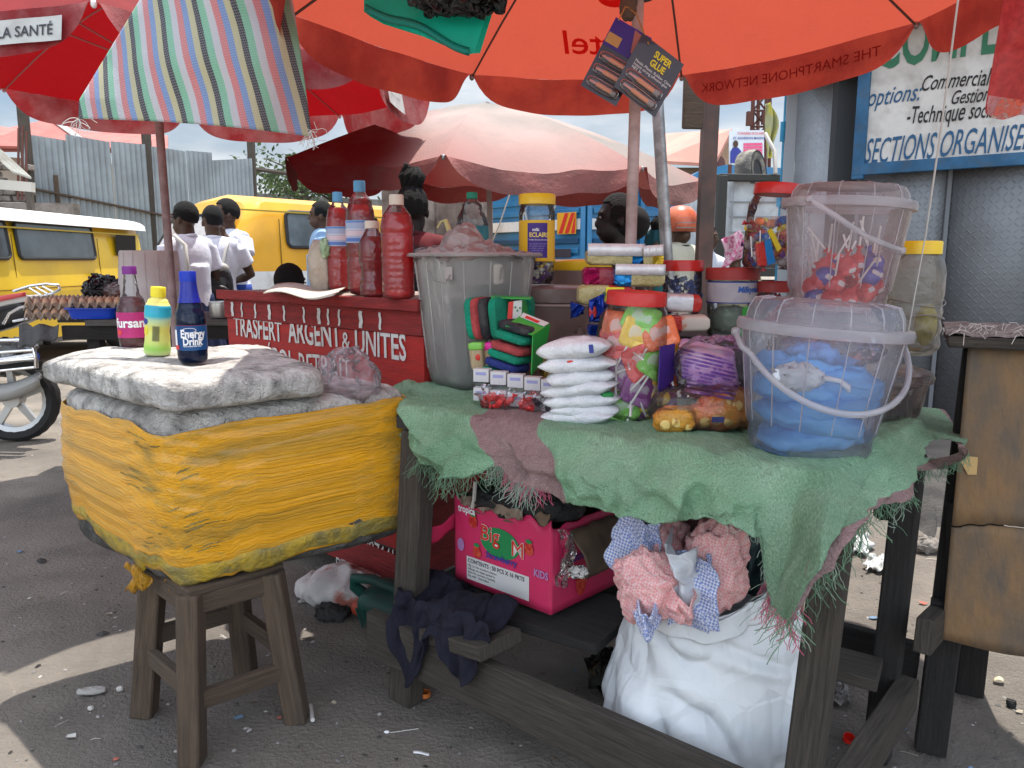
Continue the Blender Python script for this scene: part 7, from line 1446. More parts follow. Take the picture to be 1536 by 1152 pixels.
m=M(); m.sell(gd(790,750,2.15),(.34,.18,.10),.8,amp=.03,fr=6,seed=4,rot=Matrix.Rotation(R(-30),3,'Z')); mk('black_bag',m,mat('black_cloth',(.025,.024,.024),.6,bump=1.5,bs=16),label='dark grey plastic sheeting stuffed above the pink carton',cat='bag',ang=180)
m=M(); a=gd(713,722,2.15); m.tube([a,gd(711,750,2.15),gd(708,762,2.15)],.006,6); mk('hook_cord',m,mat('rope_pale',(.45,.42,.38),.9),label='short pale cord hanging above the pink carton',cat='cord')
# board behind
m=M(); m.beam(gd(862,840,2.42),gd(945,835,2.48),.02,.30); mk('brown_board',m,mat('board_brown',(.085,.05,.035),.85,stretch=(1,10,1),coord='UV',bump=.5),label='brown plywood board standing behind the pink carton',cat='board',smooth=False)
# navy garment
def gar(u,v):
    top=gd(628+200*u,890+18*math.sin(u*5)-26*math.sin(PI*u),2.12-.16*u); 
    e=c0.lerp(c1,u*1.0)+cn*.05; e.z=.30
    k=v
    z=.372-.02*u-.0*k; 
    if v<.4: q=Vector((e.x-.06+cn.x*.25*(v),e.y+.12*(1-v/.4)-.06,.36+.04*math.sin(u*9+v*8)*.5))
    else:
        kk=(v-.4)/.6; ln=.21*math.exp(-((u-.22)/.17)**2)+.12*math.exp(-((u-.80)/.18)**2)+.05
        q=Vector((e.x-.06+cn.x*(.1+.04*kk),e.y-.06+cn.y*(.03+.05*kk),.36+.01-ln*kk))
    q+=Vector((0,-.02,0))+noise.noise_vector(Vector((u*6,v*2.5,2)))*.022+noise.noise_vector(Vector((u*22,v*9,5)))*.008
    q+=cn*(.010*math.sin(u*32+3*noise.noise(Vector((u*5,v*2,0)))))*min(1,v*1.6); return q
m=M(); m.grid(gar,150,60); mk('navy_garment',m,mat('navy_cloth',(.008,.008,.017),.85,bump=.4,bs=120),label='dark navy garment draped over the low shelf and front rail under the pink carton',cat='garment',ang=180,solid=.004)
m=M(); m.sell(gd(670,905,2.18),(.20,.14,.09),.8,amp=.035,fr=6,seed=6,nu=50,nv=30); mk('navy_bundle',m,mat('navy_cloth',(1,1,1)),label='bunched navy cloth left of the pink carton base',cat='garment',ang=180)
# --- white woven sack with pink and blue bags
sk=Vector((.458,1.80,0)); SKW=mat('sack_white',(.80,.82,.83),.5,(.70,.73,.76),3,bump=1.3,bs=8,btype='C',coat=.1,transl=.2,dirt=.15,ds=3)
ws=thing('woven_sack','big white woven sack standing open under the table, stuffed with pink and blue bags','sack',sk)
def skf(u,v):
    a=2*PI*u; ca,sa=math.cos(a),math.sin(a)
    e=(abs(ca)**2.6+abs(sa)**2.6)**(-1/2.6)
    r_=.205+.055*math.sin(PI*min(1,v*1.25))*(1-v)*1.3-.03*v; 
    if v<.06: r_*=.80+.2*(v/.06)**.5
    rim=.60+.10*sa*1.0+.060*ca+.018*noise.noise(Vector((ca*2.2,sa*2.2,3)))
    z=rim*v
    lx=1.06;ly=.80
    q=Vector((r_*e*ca*lx+.03*v,r_*e*sa*ly-.0*v,z))
    # creases running diagonal
    fo=lambda x:abs((x-math.floor(x))-.5)*2
    d=.017*fo(.9*noise.noise(Vector((ca*1.6+z*2.5,sa*1.6-z*2,z*3)))*2.2+z*3+ca)**2*max(0,.4+noise.noise(Vector((ca*2,sa*2,z*4+9))))*1.6+.009*abs(noise.noise(Vector((ca*2.0+z*3,sa*2.0-z*3,z*4))))+.0012*noise.noise(Vector((ca*16,sa*16,z*30)))
    cre=.010*math.exp(-((z-.38+.05*ca)/.02)**2)-.012*math.exp(-((z-.42+.10*ca)/.015)**2)
    n_=Vector((ca,sa,0)); return sk+q-n_*(d*1.5-.012)+n_*cre+Vector((.03*math.sin(z*6),0,0))
m=M(); m.grid(skf,260,130,True); mk('sack_body',m,SKW,ws,ang=180,solid=.0015)
m=M(); m.grid(lambda u,v:(lambda q,c:q+Vector(((q.x-c.x)*.05,(q.y-c.y)*.06,0))*(1+.0)+Vector((0,0,.006*math.sin(u*50)-.055*v*(1+.35*noise.noise(Vector((math.cos(2*PI*u)*3,math.sin(2*PI*u)*3,1)))))) )(skf(u,1),sk),200,10,True); mk('folded_rim',m,SKW,ws,ang=180,solid=.0015)
CKP=checkmat('weave_pink',(.74,.30,.30),(.74,.50,.48),190); CKB=checkmat('weave_blue',(.20,.27,.55),(.62,.63,.72),190); 
def crump(name,px,py,d,w_,h_,rz,mt_,lb,seed,tiltx=0,amp=.03,cat='bag',grp='woven bags stuffed in the white sack'):
    c=gd(px,py,d); Rm=Matrix.Rotation(R(rz),3,'Z')@Matrix.Rotation(R(tiltx),3,'X'); m=M()
    def f(u,v):
        x=(u-.5)*w_;z=(v-.5)*h_; taper=1-.35*abs(v-.3); q=Vector((x*taper,.03*math.cos(u*4)-.03-.05*abs(2*u-1)**2*-1,z)); q+=noise.noise_vector(Vector((u*3,v*3,seed)))*amp+noise.noise_vector(Vector((u*7,v*7,seed)))*amp*.25+Vector((0,.010*math.sin(u*17+seed+v*4),0)); return c+Rm@q
    m.grid(f,60,60); return mk(name,m,mt_,label=lb,cat=cat,group=grp,ang=180,solid=.003)
def bund(px,py,d,sz,rz,mt_,lb,seed):
    m=M(); Rm=Matrix.Rotation(R(rz),3,'Y')@Matrix.Rotation(R(rz*.5),3,'Z'); c=gd(px,py,d)
    def f(u,v):
        a=2*PI*u; b=PI*v-PI/2; q=Vector((sz[0]/2*math.cos(b)*math.cos(a),sz[1]/2*math.cos(b)*math.sin(a),sz[2]/2*math.sin(b))); p=q*16+Vector((seed*3,0,0))
        q=q*(1.05-.42*abs(noise.noise(p*.9))-.22*abs(noise.noise(p*2.4))-.08*abs(noise.noise(p*6)))+noise.noise_vector(p*.5)*.022; return c+Rm@q
    m.grid(f,90,56,True); mk('woven_bag',m,mt_,label=lb,cat='bag',group='woven bags stuffed in the white sack',ang=180)
bund(966,880,1.66,(.17,.12,.20),-12,CKP,'pink checked woven bag at the left lip of the white sack',1)
bund(1068,848,1.68,(.19,.12,.27),14,CKP,'largest pink woven bag standing at the centre right of the white sack',2)
bund(985,825,1.78,(.20,.14,.20),-20,CKP,'pink woven bag at the back left of the white sack',3)
bund(1040,820,1.86,(.22,.12,.18),5,checkmat('weave_pink_shaded',(.48,.16,.18),(.46,.30,.31),190),'shaded pink woven bag at the back of the white sack',4)  # darker copy of the pink weave, shade put into its colour
crump('woven_bag',1038,885,1.64,.06,.17,40,CKB,'blue printed woven strip beside the centre pink bag',5,-5,.015)
crump('woven_bag',965,915,1.625,.075,.06,-10,CKB,'blue woven corner hanging at the left front lip of the white sack',6,20,.012)
crump('woven_bag',955,822,1.74,.08,.15,30,CKB,'blue woven bag edge at the back left of the white sack',7,0,.02)
crump('woven_bag',1075,815,1.80,.05,.14,0,CKB,'blue woven stripe at the back right of the white sack',8,0,.015)
crump('woven_bag',1012,900,1.62,.08,.07,15,CKP,'small pink woven scrap low in the middle of the white sack',9,20,.015)
crump('white_bag',1018,852,1.66,.12,.13,-35,mat('bag_white',(.68,.70,.74),.4,coat=.2,bump=.4,bs=20,transl=.2),'plain white plastic bag in the middle of the pink woven bags',10,10,.02,grp=None)
crump('dark_net',1105,820,1.84,.14,.20,0,mat('net_dark',(.02,.03,.035),.7,(.05,.09,.08),30),'dark netting hanging behind the white sack',11,0,.03,'net',grp=None)
for k,c in enumerate(((.35,.12,.05),(.05,.2,.3),(.3,.25,.05))):
    m=M(); m.beam(gd(1100+8*k,850-4*k,1.86),gd(1098+8*k,812,1.86),.012,.012); mk('pencil_box',m,mat('pen%d'%k,c,.5),label=['brown','teal','ochre'][k]+' stick tucked in the netting behind the white sack',cat='stick')
# black rubbish under the table
m=M(); m.sell(gz(925,1010,.04),(.17,.12,.12),.8,amp=.04,fr=6,seed=3); mk('dark_rubbish',m,mat('rubbish_dark',(.03,.028,.025),.6,(.10,.06,.03),10,(.55,.6),bump=1.5,bs=18),label='crumpled dark packet on the ground left of the white sack',cat='rubbish',ang=180)
m=M(); m.sell(gz(931,944,.02),(.035,.03,.035),1,amp=.008,fr=6); mk('peel_scrap',m,mat('peel',(.45,.20,.09),.8),label='small orange peel scrap on the ground left of the white sack top',cat='scrap')
# green jerrycan
jp=gz(560,940,0); jr=thing('jerrycan','dark green jerrycan with orange red cap lying beside the table leg','jerrycan',jp); JG=mat('jerry_green',(.012,.085,.065),.5,(.01,.06,.05),6,dirt=.4,ds=6)
Xj=Matrix.Translation((-.43,2.56,.085))@Matrix.Rotation(R(-32),4,'Z')@Matrix.Rotation(R(18),4,'X')@Matrix.Scale(.88,4)
m=M(); m.sell((.05,0,0),(.34,.19,.19),.45,.55,X=Xj,nu=40,nv=24); mk('can_body',m,JG,jr,ang=180)
m=M(); m.tube([Xj@Vector(q) for q in ((-.12,0,.02),(-.165,-.01,.07),(-.15,-.01,.115),(-.06,0,.125),(.06,0,.11),(.10,0,.08))],[.022,.020,.018,.018,.018,.022],12); mk('handle',m,JG,jr)
m=M(); m.tube([Xj@Vector((-.10,0,-.045)),Xj@Vector((-.16,0,-.05))],.030,16); mk('neck',m,JG,jr)
m=M(); m.tube([Xj@Vector((-.16,0,-.05)),Xj@Vector((-.195,0,-.053))],.033,20); mk('cap',m,mat('cap_redorange',(.40,.06,.03),.5),jr)
for k in range(5): m=M(); m.tube([Xj@Vector((-.08+.035*k,-.096,-.05)),Xj@Vector((-.085+.035*k,-.097,.05))],.004,6); mk('ridge',m,JG,jr)
# red white sack by the counter foot
m=M(); 
def rw(u,v):
    a=2*PI*u;b=PI*v-PI/2; c=gz(512,905,.0); c.z=.062; q=Vector((.20*math.cos(b)*math.cos(a),.10*math.cos(b)*math.sin(a),.085*math.sin(b)+.03*math.cos(a)*math.cos(b))); return c+Matrix.Rotation(R(-25),3,'Z')@q+noise.noise_vector(q*14)*.028+noise.noise_vector(q*38)*.007
m.grid(rw,90,50,True); o=mk('cloth_sack',m,mat('sack_redwhite',(.52,.50,.49),.85,(.40,.13,.10),3.2,(.50,.56),bump=.4,bs=90,dirt=.2),label='soft white and brick red sack lying under the red counter',cat='sack',ang=180)
for (px,py,s,lb) in ((498,918,(.12,.09,.06),'dark stone beside the green jerrycan'),(1388,818,(.13,.1,.07),'grey rock lying on the ground behind the table, left of the wooden kiosk')):
    m=M(); q=gz(px,py,s[2]*.35); m.sell(q,s,.8,amp=.018,fr=5,seed=px,nu=24,nv=14); mk('stone',m,mat('stone%d'%(px>1000),((.05,.05,.05),(.22,.20,.18))[px>1000],.9,bump=1,bs=30),label=lb,cat='stone',ang=180)
# grey cloth below the rail left
m=M(); m.grid(lambda u,v:gz(578+28*u,925+50*v,.02)+Vector((.01*math.sin(v*9),.0,.13*(1-v)+.02*noise.noise(Vector((u*5,v*5,0))))),10,16); mk('grey_rag',m,mat('rag_grey',(.06,.055,.052),.9),label='small dark grey rag hanging behind the left end of the front rail',cat='rag',ang=180,solid=.004)
# bottle caps, slab, wrappers
def ring_cap(px,py,r,h,mt_,lb,tx=0):
    q=gz(px,py,.004); m=M(); m.lathe([(r*.86,h),(r,h),(r,0),(r*.86,0),(r*.84,.002),(0,.003)],28,Matrix.Translation(q)@Matrix.Rotation(tx,4,'X')); mk('bottle_cap',m,mt_,label=lb,cat='bottle cap')
ring_cap(638,1044,.016,.014,mat('cap_orange',(.45,.13,.03),.5),'orange bottle cap lying by the left table leg')
ring_cap(1273,1110,.016,.012,mat('cap_scarlet',(.75,.02,.01),.4),'bright red bottle cap on the ground right of the sack',R(20))
m=M(); m.sell(gz(137,1036,.008),(.085,.035,.014),.9,.6,rot=Matrix.Rotation(R(8),3,'Z'),amp=.004,fr=5); mk('pale_shard',m,mat('shard',(.36,.34,.31),.8,bump=.6,bs=40),label='flat pale shard on the sunlit ground left of the stool',cat='shard')
for (px,py,s) in ((180,1033,.012),(136,1062,.010)): m=M(); m.sell(gz(px,py,s*.5),(s*1.7,s*1.3,s*1.3),.9,amp=.002,fr=4,seed=px); mk('pebble',m,mat('pebble_white',(.5,.47,.43),.9),label=['white pebble right of the pale shard','white pebble nearer the camera than the pale shard'][px<150],cat='pebble')
m=M(); m.tube([gz(466,1058,.006),gz(469,1080,.02)],.006,8); mk('white_stub',m,mat('stub',(.5,.48,.45),.8),label='white stub leaning at the right stool leg',cat='stub')
m=M(); m.tube([gz(585,1099,.004),gz(628,1093,.004)],.0012,5); cbud=mk('cotton_bud',m,mat('stub',(1,1,1)),label='used cotton bud on the ground below the front rail',cat='cotton bud'); m=M(); m.sell(gz(580,1098,.005),(.016,.008,.008),1); mk('bud_tip',m,WL,cbud)
m=M(); m.grid(lambda u,v:gz(620+30*u,1126+4*v+3*math.sin(u*3),.004)+Vector((0,0,.004*math.sin(u*5))),8,2); mk('white_sliver',m,WL,label='curled white paper sliver on the ground at the bottom centre',cat='paper',solid=.001)
def wrapf(px0,px1,py0,py1,hh,seed): return lambda u,v:gz(px0+(px1-px0)*u+12*noise.noise(Vector((v*3,seed,1))),py0+(py1-py0)*v+8*noise.noise(Vector((u*3,seed,5))),.012)+Vector((0,0,hh*abs(noise.noise(Vector((u*5,v*5,seed))))+.012*abs(noise.noise(Vector((u*16,v*16,seed))))))
m=M(); m.grid(wrapf(1205,1275,1015,1056,.05,3),50,40); mk('crumpled_wrapper',m,mat('wrapper_grey',(.30,.29,.28),.3,(.16,.15,.14),16,metal=.2,bump=1,bs=30,coat=.3),label='crumpled grey plastic wrapper on the ground right of the sack',cat='wrapper',ang=180,solid=.001)
for k,(a,b,c,d,lb) in enumerate(((1195,1230,800,826,'left white plastic scrap on the sunlit ground behind the table'),(1262,1305,806,832,'middle white plastic scrap on the sunlit ground behind the table'),(1300,1345,838,858,'right pale foil scrap on the sunlit ground behind the table'))):
    m=M(); m.grid(wrapf(a,b,c,d,.05,k*3+1),24,20); mk('plastic_scrap',m,mat('scrap_pale',(.50,.52,.52),.4,(.35,.36,.36),12,coat=.3),label=lb,cat='plastic scrap',ang=180,solid=.001)
m=M(); q=gz(1242,830,.05); m.sell(q,(.11,.08,.085),.8,amp=.012,fr=6,seed=2); mk('green_bottle_scrap',m,film('green_pet',(.25,.75,.40),.30,.1,.8,40,milky=(.05,.45,.18)),label='crushed light green plastic bottle on the ground behind the cloth fringe',cat='crushed bottle',ang=180)
for (px,py,lb) in ((1490,1018,'cream leaf on the sunlit ground under the wooden kiosk'),(1428,905,'small cream wrapper left of the wooden kiosk post')):
    m=M(); m.grid(lambda u,v:gz(px+16*u,py+5*v+2*u,.008)+Vector((0,0,.01*math.sin(u*3))),6,3); mk('pale_leaf',m,mat('leaf_cream',(.5,.45,.3),.8),label=lb,cat='leaf',solid=.001)
m=M(); m.sell(gz(1517,1055,.012),(.025,.02,.025),.7,amp=.004); mk('black_lump',m,BLK,label='small black lump on the ground at the lower right',cat='lump')
# ================= wooden kiosk at the right
PLY=mat('plywood',(.22,.13,.062),.75,(.115,.09,.068),2.2,(.40,.62),bump=.25,bs=12,stretch=(5,1.2,1),coord='UV',dirt=.75,ds=1.4,dcol=(.10,.085,.07),det=9)
wk=thing('wooden_kiosk','plywood fronted wooden stand on dark legs at the right edge','kiosk',(1.3,1.9,0))
W0=Vector((1.08,1.83,0)); W1=Vector((1.52,1.60,0)); wd=(W1-W0).normalized(); wn_=Vector((wd.y,-wd.x,0)); wn_=wn_ if wn_.y<0 else -wn_; WP=lambda u,z,e=0:W0+wd*u+wn_*e+Vector((0,0,z))
WLn=1.0
def plyf(z0,z1,off,tp_,bt_):
    def f(u,v):
        zz=z0+(z1-z0)*v+(bt_(u) if v==0 else 0)+(tp_(u) if v==1 else 0); return WP(u*WLn-(.0 if zz>.62 else .02),zz,off)
    return f
# left edge of the panel measured: upper part starts at px 1455, lower at 1410
LU=gpl(1452,520,W0,wn_); LDn=gpl(1412,958,W0,wn_); lu=(LU-W0).dot(wd); ldn=(LDn-W0).dot(wd)
zc=gpl(1425,778,W0,wn_).z
def pf1(u,v):
    z=zc+.004+(LU.z-zc)*v; x0=ldn+(lu-ldn)*(z-LDn.z)/(LU.z-LDn.z); e=.006*noise.noise(Vector((u*40,1,0)))+.005*noise.noise(Vector((u*9,3,0)))+.018*max(0,.08-u)/.08; return WP(x0+(WLn-x0)*u,z-(e if v==0 else 0),0.004)
def pf2(u,v):
    z=LDn.z-.0*u+(zc-.002-LDn.z)*v; x0=ldn+(lu-ldn)*(z-LDn.z)/(LU.z-LDn.z); e=.006*noise.noise(Vector((u*40,1,0)))+.005*noise.noise(Vector((u*9,3,0)))+.018*max(0,.08-u)/.08; b=.02*noise.noise(Vector((u*5,0,4))) if v==0 else 0; return WP(x0+(WLn-x0)*u,z-(e if v==1 else 0)+b-.0*(1-v)*u,0)
m=M(); m.grid(pf1,100,12,us=.9,vs_=.6); mk('upper_panel',m,PLY,wk,solid=.008,ang=40); m=M(); m.grid(pf2,100,12,us=.9,vs_=.5); mk('lower_panel',m,PLY,wk,solid=.008,ang=40)
m=M(); a=gpl(1452,515,W0,wn_); m.beam(WP(lu-.12,1.10,.02),WP(WLn,1.10,.02),.40,.028) if 0 else m.beam(WP(lu-.045,LU.z+.014,-.16),WP(WLn,LU.z+.014,-.16),.42,.026); mk('top_board',m,WOODG,wk,bev=.004)
m=M(); m.grid(lambda u,v:WP(lu-.05+.9*u,LU.z+.030+.010*noise.noise(Vector((u*20,v*12,0)))+.012*math.sin(PI*v),.045-.38*v),60,16); mk('fibre_mat',m,mat('fibre',(.36,.32,.29),.95,(.20,.17,.15),30,bump=1.5,bs=60),wk,ang=180)
m=M(); 
for k in range(150):
    u=ra.uniform(lu-.06,lu+.5); p=WP(u,LU.z+.035,ra.uniform(-.1,.05)); q=p+Vector((ra.gauss(0,.03),ra.gauss(0,.02),ra.uniform(-.03,.02))); m.tube([p,(p+q)/2+Vector((0,0,.01)),q],.0009,4)
mk('loose_fibres',m,mat('fibre_pale',(.45,.40,.36),.9),wk,kind='stuff')
m=M(); f=lambda px,py:gpl(px,py,WP(0,0,.014),wn_); m.add([f(1450,684),f(1467,686),f(1465,712),f(1452,712),f(1440,690)],[(0,1,2,3,4)]); mk('bare_patch',m,mat('ply_bare',(.50,.33,.14),.8),wk,smooth=False)
for (b,tp_,w_) in (((1.125,1.885),(1.165,1.90),.075),((1.39,2.16),(1.40,2.16),.075),((1.9,1.6),(1.9,1.6),.085)):
    m=M(); m.beam((*b,0),(*tp_,1.08 if b[0]!=1.125 else 1.08),w_,.06,up=(wn_.x,wn_.y,0)); mk('leg',m,WOODD,wk,bev=.005)
m=M(); m.beam(gd(1385,955,1.72),gd(1432,905,2.05),.04,.085); mk('side_rail',m,WOODG,wk,bev=.004)
m=M(); m.beam(WP(ldn-.03,LDn.z+.05,-.03),WP(WLn,LDn.z+.04,-.03),.03,.08); mk('cross_rail',m,WOODD,wk,bev=.004)
m=M(); m.beam(WP(lu+.0,.7,-.03),WP(ldn+.02,LDn.z,-.03),.02,.02); mk('edge_batten',m,WOODD,wk)
# ================= things hanging from the umbrellas
# striped cloth
STP=mat('striped_cloth',(.6,.6,.6),.75,bump=.5,bs=220,transl=.35,dirt=.1)
t_=STP.node_tree;N=t_.nodes;K=t_.links.new; tr_=[n for n in N if n.type=='BSDF_TRANSLUCENT'][0]; pr_=[n for n in N if n.type=='BSDF_PRINCIPLED'][0]
tcn=N.new('ShaderNodeTexCoord'); sp=N.new('ShaderNodeSeparateXYZ'); K(tcn.outputs['UV'],sp.inputs[0])
mu=N.new('ShaderNodeMath'); mu.operation='MULTIPLY'; mu.inputs[1].default_value=6.35; K(sp.outputs[0],mu.inputs[0]); fr_=N.new('ShaderNodeMath'); fr_.operation='FRACT'; K(mu.outputs[0],fr_.inputs[0])
cr5=N.new('ShaderNodeValToRGB'); cr5.color_ramp.interpolation='CONSTANT'; e=cr5.color_ramp.elements; e[0].position=0; e[0].color=(.72,.27,.27,1); e[1].position=.17; e[1].color=(.25,.38,.65,1)
for ps,c in ((.33,(.62,.58,.36)),(.49,(.08,.08,.09)),(.64,(.28,.60,.42)),(.82,(.66,.65,.68))): q=e.new(ps); q.color=(*c,1)
K(fr_.outputs[0],cr5.inputs[0]); ck=N.new('ShaderNodeTexChecker'); ck.inputs['Color1'].default_value=(1,1,1,1); ck.inputs['Color2'].default_value=(0,0,0,1); ck.inputs['Scale'].default_value=1; mpn=N.new('ShaderNodeMapping'); mpn.inputs['Scale'].default_value=(190,150,1); mpn.inputs['Rotation'].default_value=(0,0,.6); K(tcn.outputs['UV'],mpn.inputs[0]); K(mpn.outputs[0],ck.inputs[0])
mxx=N.new('ShaderNodeMixRGB'); mff=N.new('ShaderNodeMath'); mff.operation='MULTIPLY'; mff.inputs[1].default_value=.30; K(ck.outputs['Fac'],mff.inputs[0]); K(mff.outputs[0],mxx.inputs[0]); K(cr5.outputs[0],mxx.inputs[1]); mxx.inputs[2].default_value=(.70,.69,.70,1); K(mxx.outputs[0],pr_.inputs['Base Color']); K(mxx.outputs[0],tr_.inputs[0])
def spf(u,v):
    lx=max(118+6*(1-v),252-150*v)
    rx=424+44*v**.8
    px=lx+(rx-lx)*u; py=-70+ (248+28*u-6*math.sin(u*3))*v+ (0)
    d=2.45-.10*math.sin(PI*u)+.008*math.sin(u*11+v*3)*v+.015*noise.noise(Vector((u*4,v*4,1)))
    return gd(px,py+0,d)
m=M(); m.grid(spf,120,60)
def _pxy(q):
    d=q-Vector((0,0,CZ)); f_=d.y*math.cos(PIT)-d.z*math.sin(PIT); u_=d.y*math.sin(PIT)+d.z*math.cos(PIT); return d.x/2.4*1153/350, d.z/2.4*1153/350
m.uv=[[(lambda q:((q.x*1.0+q.z*.20)*1.37,q.z*1.37))(m.v[i]) for i in f] for f in m.f]; sc1=mk('striped_cloth',m,STP,label='striped woven plastic bag cloth in red blue yellow black and green hanging from the umbrella',cat='cloth',ang=180,solid=.0015)
m=M()
for (px,py) in ((118,178),(466,196)):
    b=gd(px,py,2.45)
    for k in range(14):
        pts=[b]; d_=Vector((ra.gauss(0,1),ra.gauss(0,.4),ra.gauss(-.6,.6))).normalized()
        for s in range(5): d_=(d_+Vector((ra.gauss(0,.5),0,ra.gauss(-.1,.5)))).normalized(); pts.append(pts[-1]+d_*.012)
        m.tube(pts,.0010,4)
mk('loose_threads',m,mat('thread_white',(.6,.58,.55),.9),sc1,kind='stuff')
# turquoise folder with black bag
TQ=mat('turquoise_film',(.02,.78,.60),.3,(.02,.66,.50),4,coat=.3,transl=.5)
fo=thing('turquoise_folder','turquoise plastic folder tucked under the orange umbrella','folder',gd(640,40,2.30))
for k in range(3):
    m=M(); ds=2.30+.012*k; dx=4*k; m.add([gd(546+dx,-25,ds),gd(546+dx,18+3*k,ds),gd(575,30+3*k,ds),gd(700+dx,82-2*k,ds),gd(712+dx,80,ds),gd(733+dx,12,ds),gd(736,-30,ds)],[tuple(range(7))]); mk('sheet',m,TQ,fo,smooth=False,solid=.003)
m=M(); m.grid(lambda u,v:gd(548+156*u,18+64*u**1.1-12*v+4*math.sin(u*9),2.290-.012*math.sin(PI*v)),20,3); mk('curled_edge',m,mat('turquoise_dark',(.004,.25,.20),.35),fo,ang=180,solid=.002)
m=M(); m.sell(gd(690,-2,2.22),(.25,.09,.07),.8,amp=.03,fr=7,seed=5,nu=60,nv=30); mk('black_bag',m,BPL,label='crumpled black plastic bag hanging over the turquoise folder',cat='bag',ang=180)
# super glue cards
GCD=mat('card_black',(.03,.018,.03),.35,coat=.3); 
def gcard(label,p0,p1,p2,d,purple,n,yl):
    """p0 top-left corner, p1 top-right, p2 bottom-left (pixels)"""
    o=gd(*p0,d); sc_g=d/2.62; ex=gd(*p1,d-.01)-o; ey=gd(*p2,d+.01)-o; W_l=ex.length; nn=ex.cross(ey).normalized(); nn=nn if nn.y<0 else -nn
    t=thing('glue_card',label,'glue card',o,0,'glue cards hanging on the pole')
    P_=lambda u,v,e=0:o+ex*u+ey*v+nn*e
    m=M(); m.add([P_(0,0),P_(1,0),P_(1,1),P_(0,1)],[(0,1,2,3)]); mk('card',m,GCD,t,smooth=False,solid=.002)
    if purple:
        m=M(); m.add([P_(0,0,.002),P_(1,0,.002),P_(1,.38,.002),P_(0,.38,.002)],[(0,1,2,3)]); mk('print_violet',m,mat('print_violet',(.04,.015,.20),.4),t,smooth=False)
        m=M(); m.add([P_(.55,.02,.003),P_(1,.05,.003),P_(1,.36,.003),P_(.7,.30,.003)],[(0,1,2,3)]); mk('print_hand',m,mat('print_hand',(.35,.12,.10),.5),t,smooth=False)
        m=M(); m.add([P_(.02,.20,.004),P_(.38,.20,.004),P_(.38,.34,.004),P_(.02,.34,.004)],[(0,1,2,3)]); mk('print_gold',m,mat('print_gold',(.45,.25,.08),.5),t,smooth=False)
    else:
        exn=ex.normalized(); up=-ey.normalized()
        for k,s in enumerate(('SUPER','GLUE')): text(s,.024,plane_map(P_(.40,.20+.15*k),exn,up,nn,.003),'lettering',mat('print_yellow',(.75,.60,.02),.5),t,bold=.03,wid=.8)
        for k,s in enumerate(('Metals, Plastic, Rubber, China','Instant strong adhesive glue','NET 3g')): text(s,.010,plane_map(P_(.12,.44+.06*k),exn,up,nn,.003),'lettering',W_,t)
    for k in range(n):
        v=(.46 if purple else .60)+ (1-(.46 if purple else .60))*(k+.35)/n
        m=M(); m.sell(P_(.5,v,.010),(W_l*.86,.016,.030),.5,.6,rot=Matrix((ex.normalized(),nn,-ey.normalized())).transposed()); bl=mk('blister',m,film('blister',(.95,.94,.94),.04,.12,0),t,ang=60)
        m=M(); a=P_(.14,v,.010);b=P_(.34,v,.010); m.tube([a,b],[.003,.004],8); mk('glue_nozzle',m,mat('nozzle_pink',(.60,.25,.20),.4),t)
        m=M(); m.tube([b,P_(.74,v,.010)],.0064,10); mk('glue_tube',m,mat('tube_orange',(.62,.22,.08),.4),t)
        m=M(); m.tube([P_(.74,v,.010),P_(.86,v,.010)],.0085,10); mk('glue_cap',m,mat('cap_greyglue',(.25,.22,.22),.4),t)
    return t
gcard('left blister card of glue tubes with violet print, hanging on the umbrella pole',(924,26),(978,58),(871,128),2.24,True,3,0)
gcard('right black SUPER GLUE blister card, hanging in front of the left card',(964,50),(1026,97),(921,130),2.19,False,2,1)
m=M(); m.tube([gd(928,30,2.23),gd(938,10,2.34),gd(944,12,2.37)],.0018,5); m.tube([gd(973,66,2.18),gd(955,22,2.33),gd(946,14,2.37)],.0018,5); mk('twine',m,mat('cord_yellow',(.45,.30,.08),.8),label='yellow cord holding the glue cards on the pole',cat='cord')
m=M(); m.sell(gd(943,8,2.40),(.050,.050,.085),.8,amp=.006,fr=6); mk('cloth_binding',m,mat('binding',(.16,.12,.09),.9,bump=1,bs=30),MU)
# pink red mesh bag, top right
m=M(); 
def mb(u,v):
    px=1478+ (30*(1-v)**1.5)*1.0+(90-0)*u-4*u; px=1512-34*min(1,v*1.05)+95*u; py=-40+210*v+14*u+6*math.sin(u*8)*(v>.9)
    return gd(px,py,1.62+.05*math.sin(u*4+v*2))
m.grid(mb,30,30); mk('red_mesh_bag',m,mat('mesh_red',(.68,.09,.08),.7,(.55,.06,.06),60,transl=.5,alpha=.82),label='red mesh bag with pale hem hanging at the top right corner',cat='bag',ang=180,solid=.001)
m=M(); m.grid(lambda u,v:mb(u,.88+.13*v)+Vector((-.004,-.012,0)),30,4); o=mk('pale_bag',m,film('bag_pale_pink',(.95,.8,.8),.5,.3,.6,40,milky=(.7,.5,.48)),label='clear pinkish bag around the hem of the red mesh bag, top right corner',cat='bag',ang=180)
# rod at back: brush sticking out of the bin
m=M(); m.tube([gd(668,330,2.75),gd(676,352,2.73),gd(682,382,2.7)],[.008,.010,.011],8); m.tube([gd(668,330,2.75),gd(661,333,2.75),gd(656,342,2.75)],.004,6); mk('yellow_stick',m,mat('stick_yellow',(.50,.47,.20),.5),label='pale yellow green hooked plastic stick rising from the dusty bin',cat='stick')
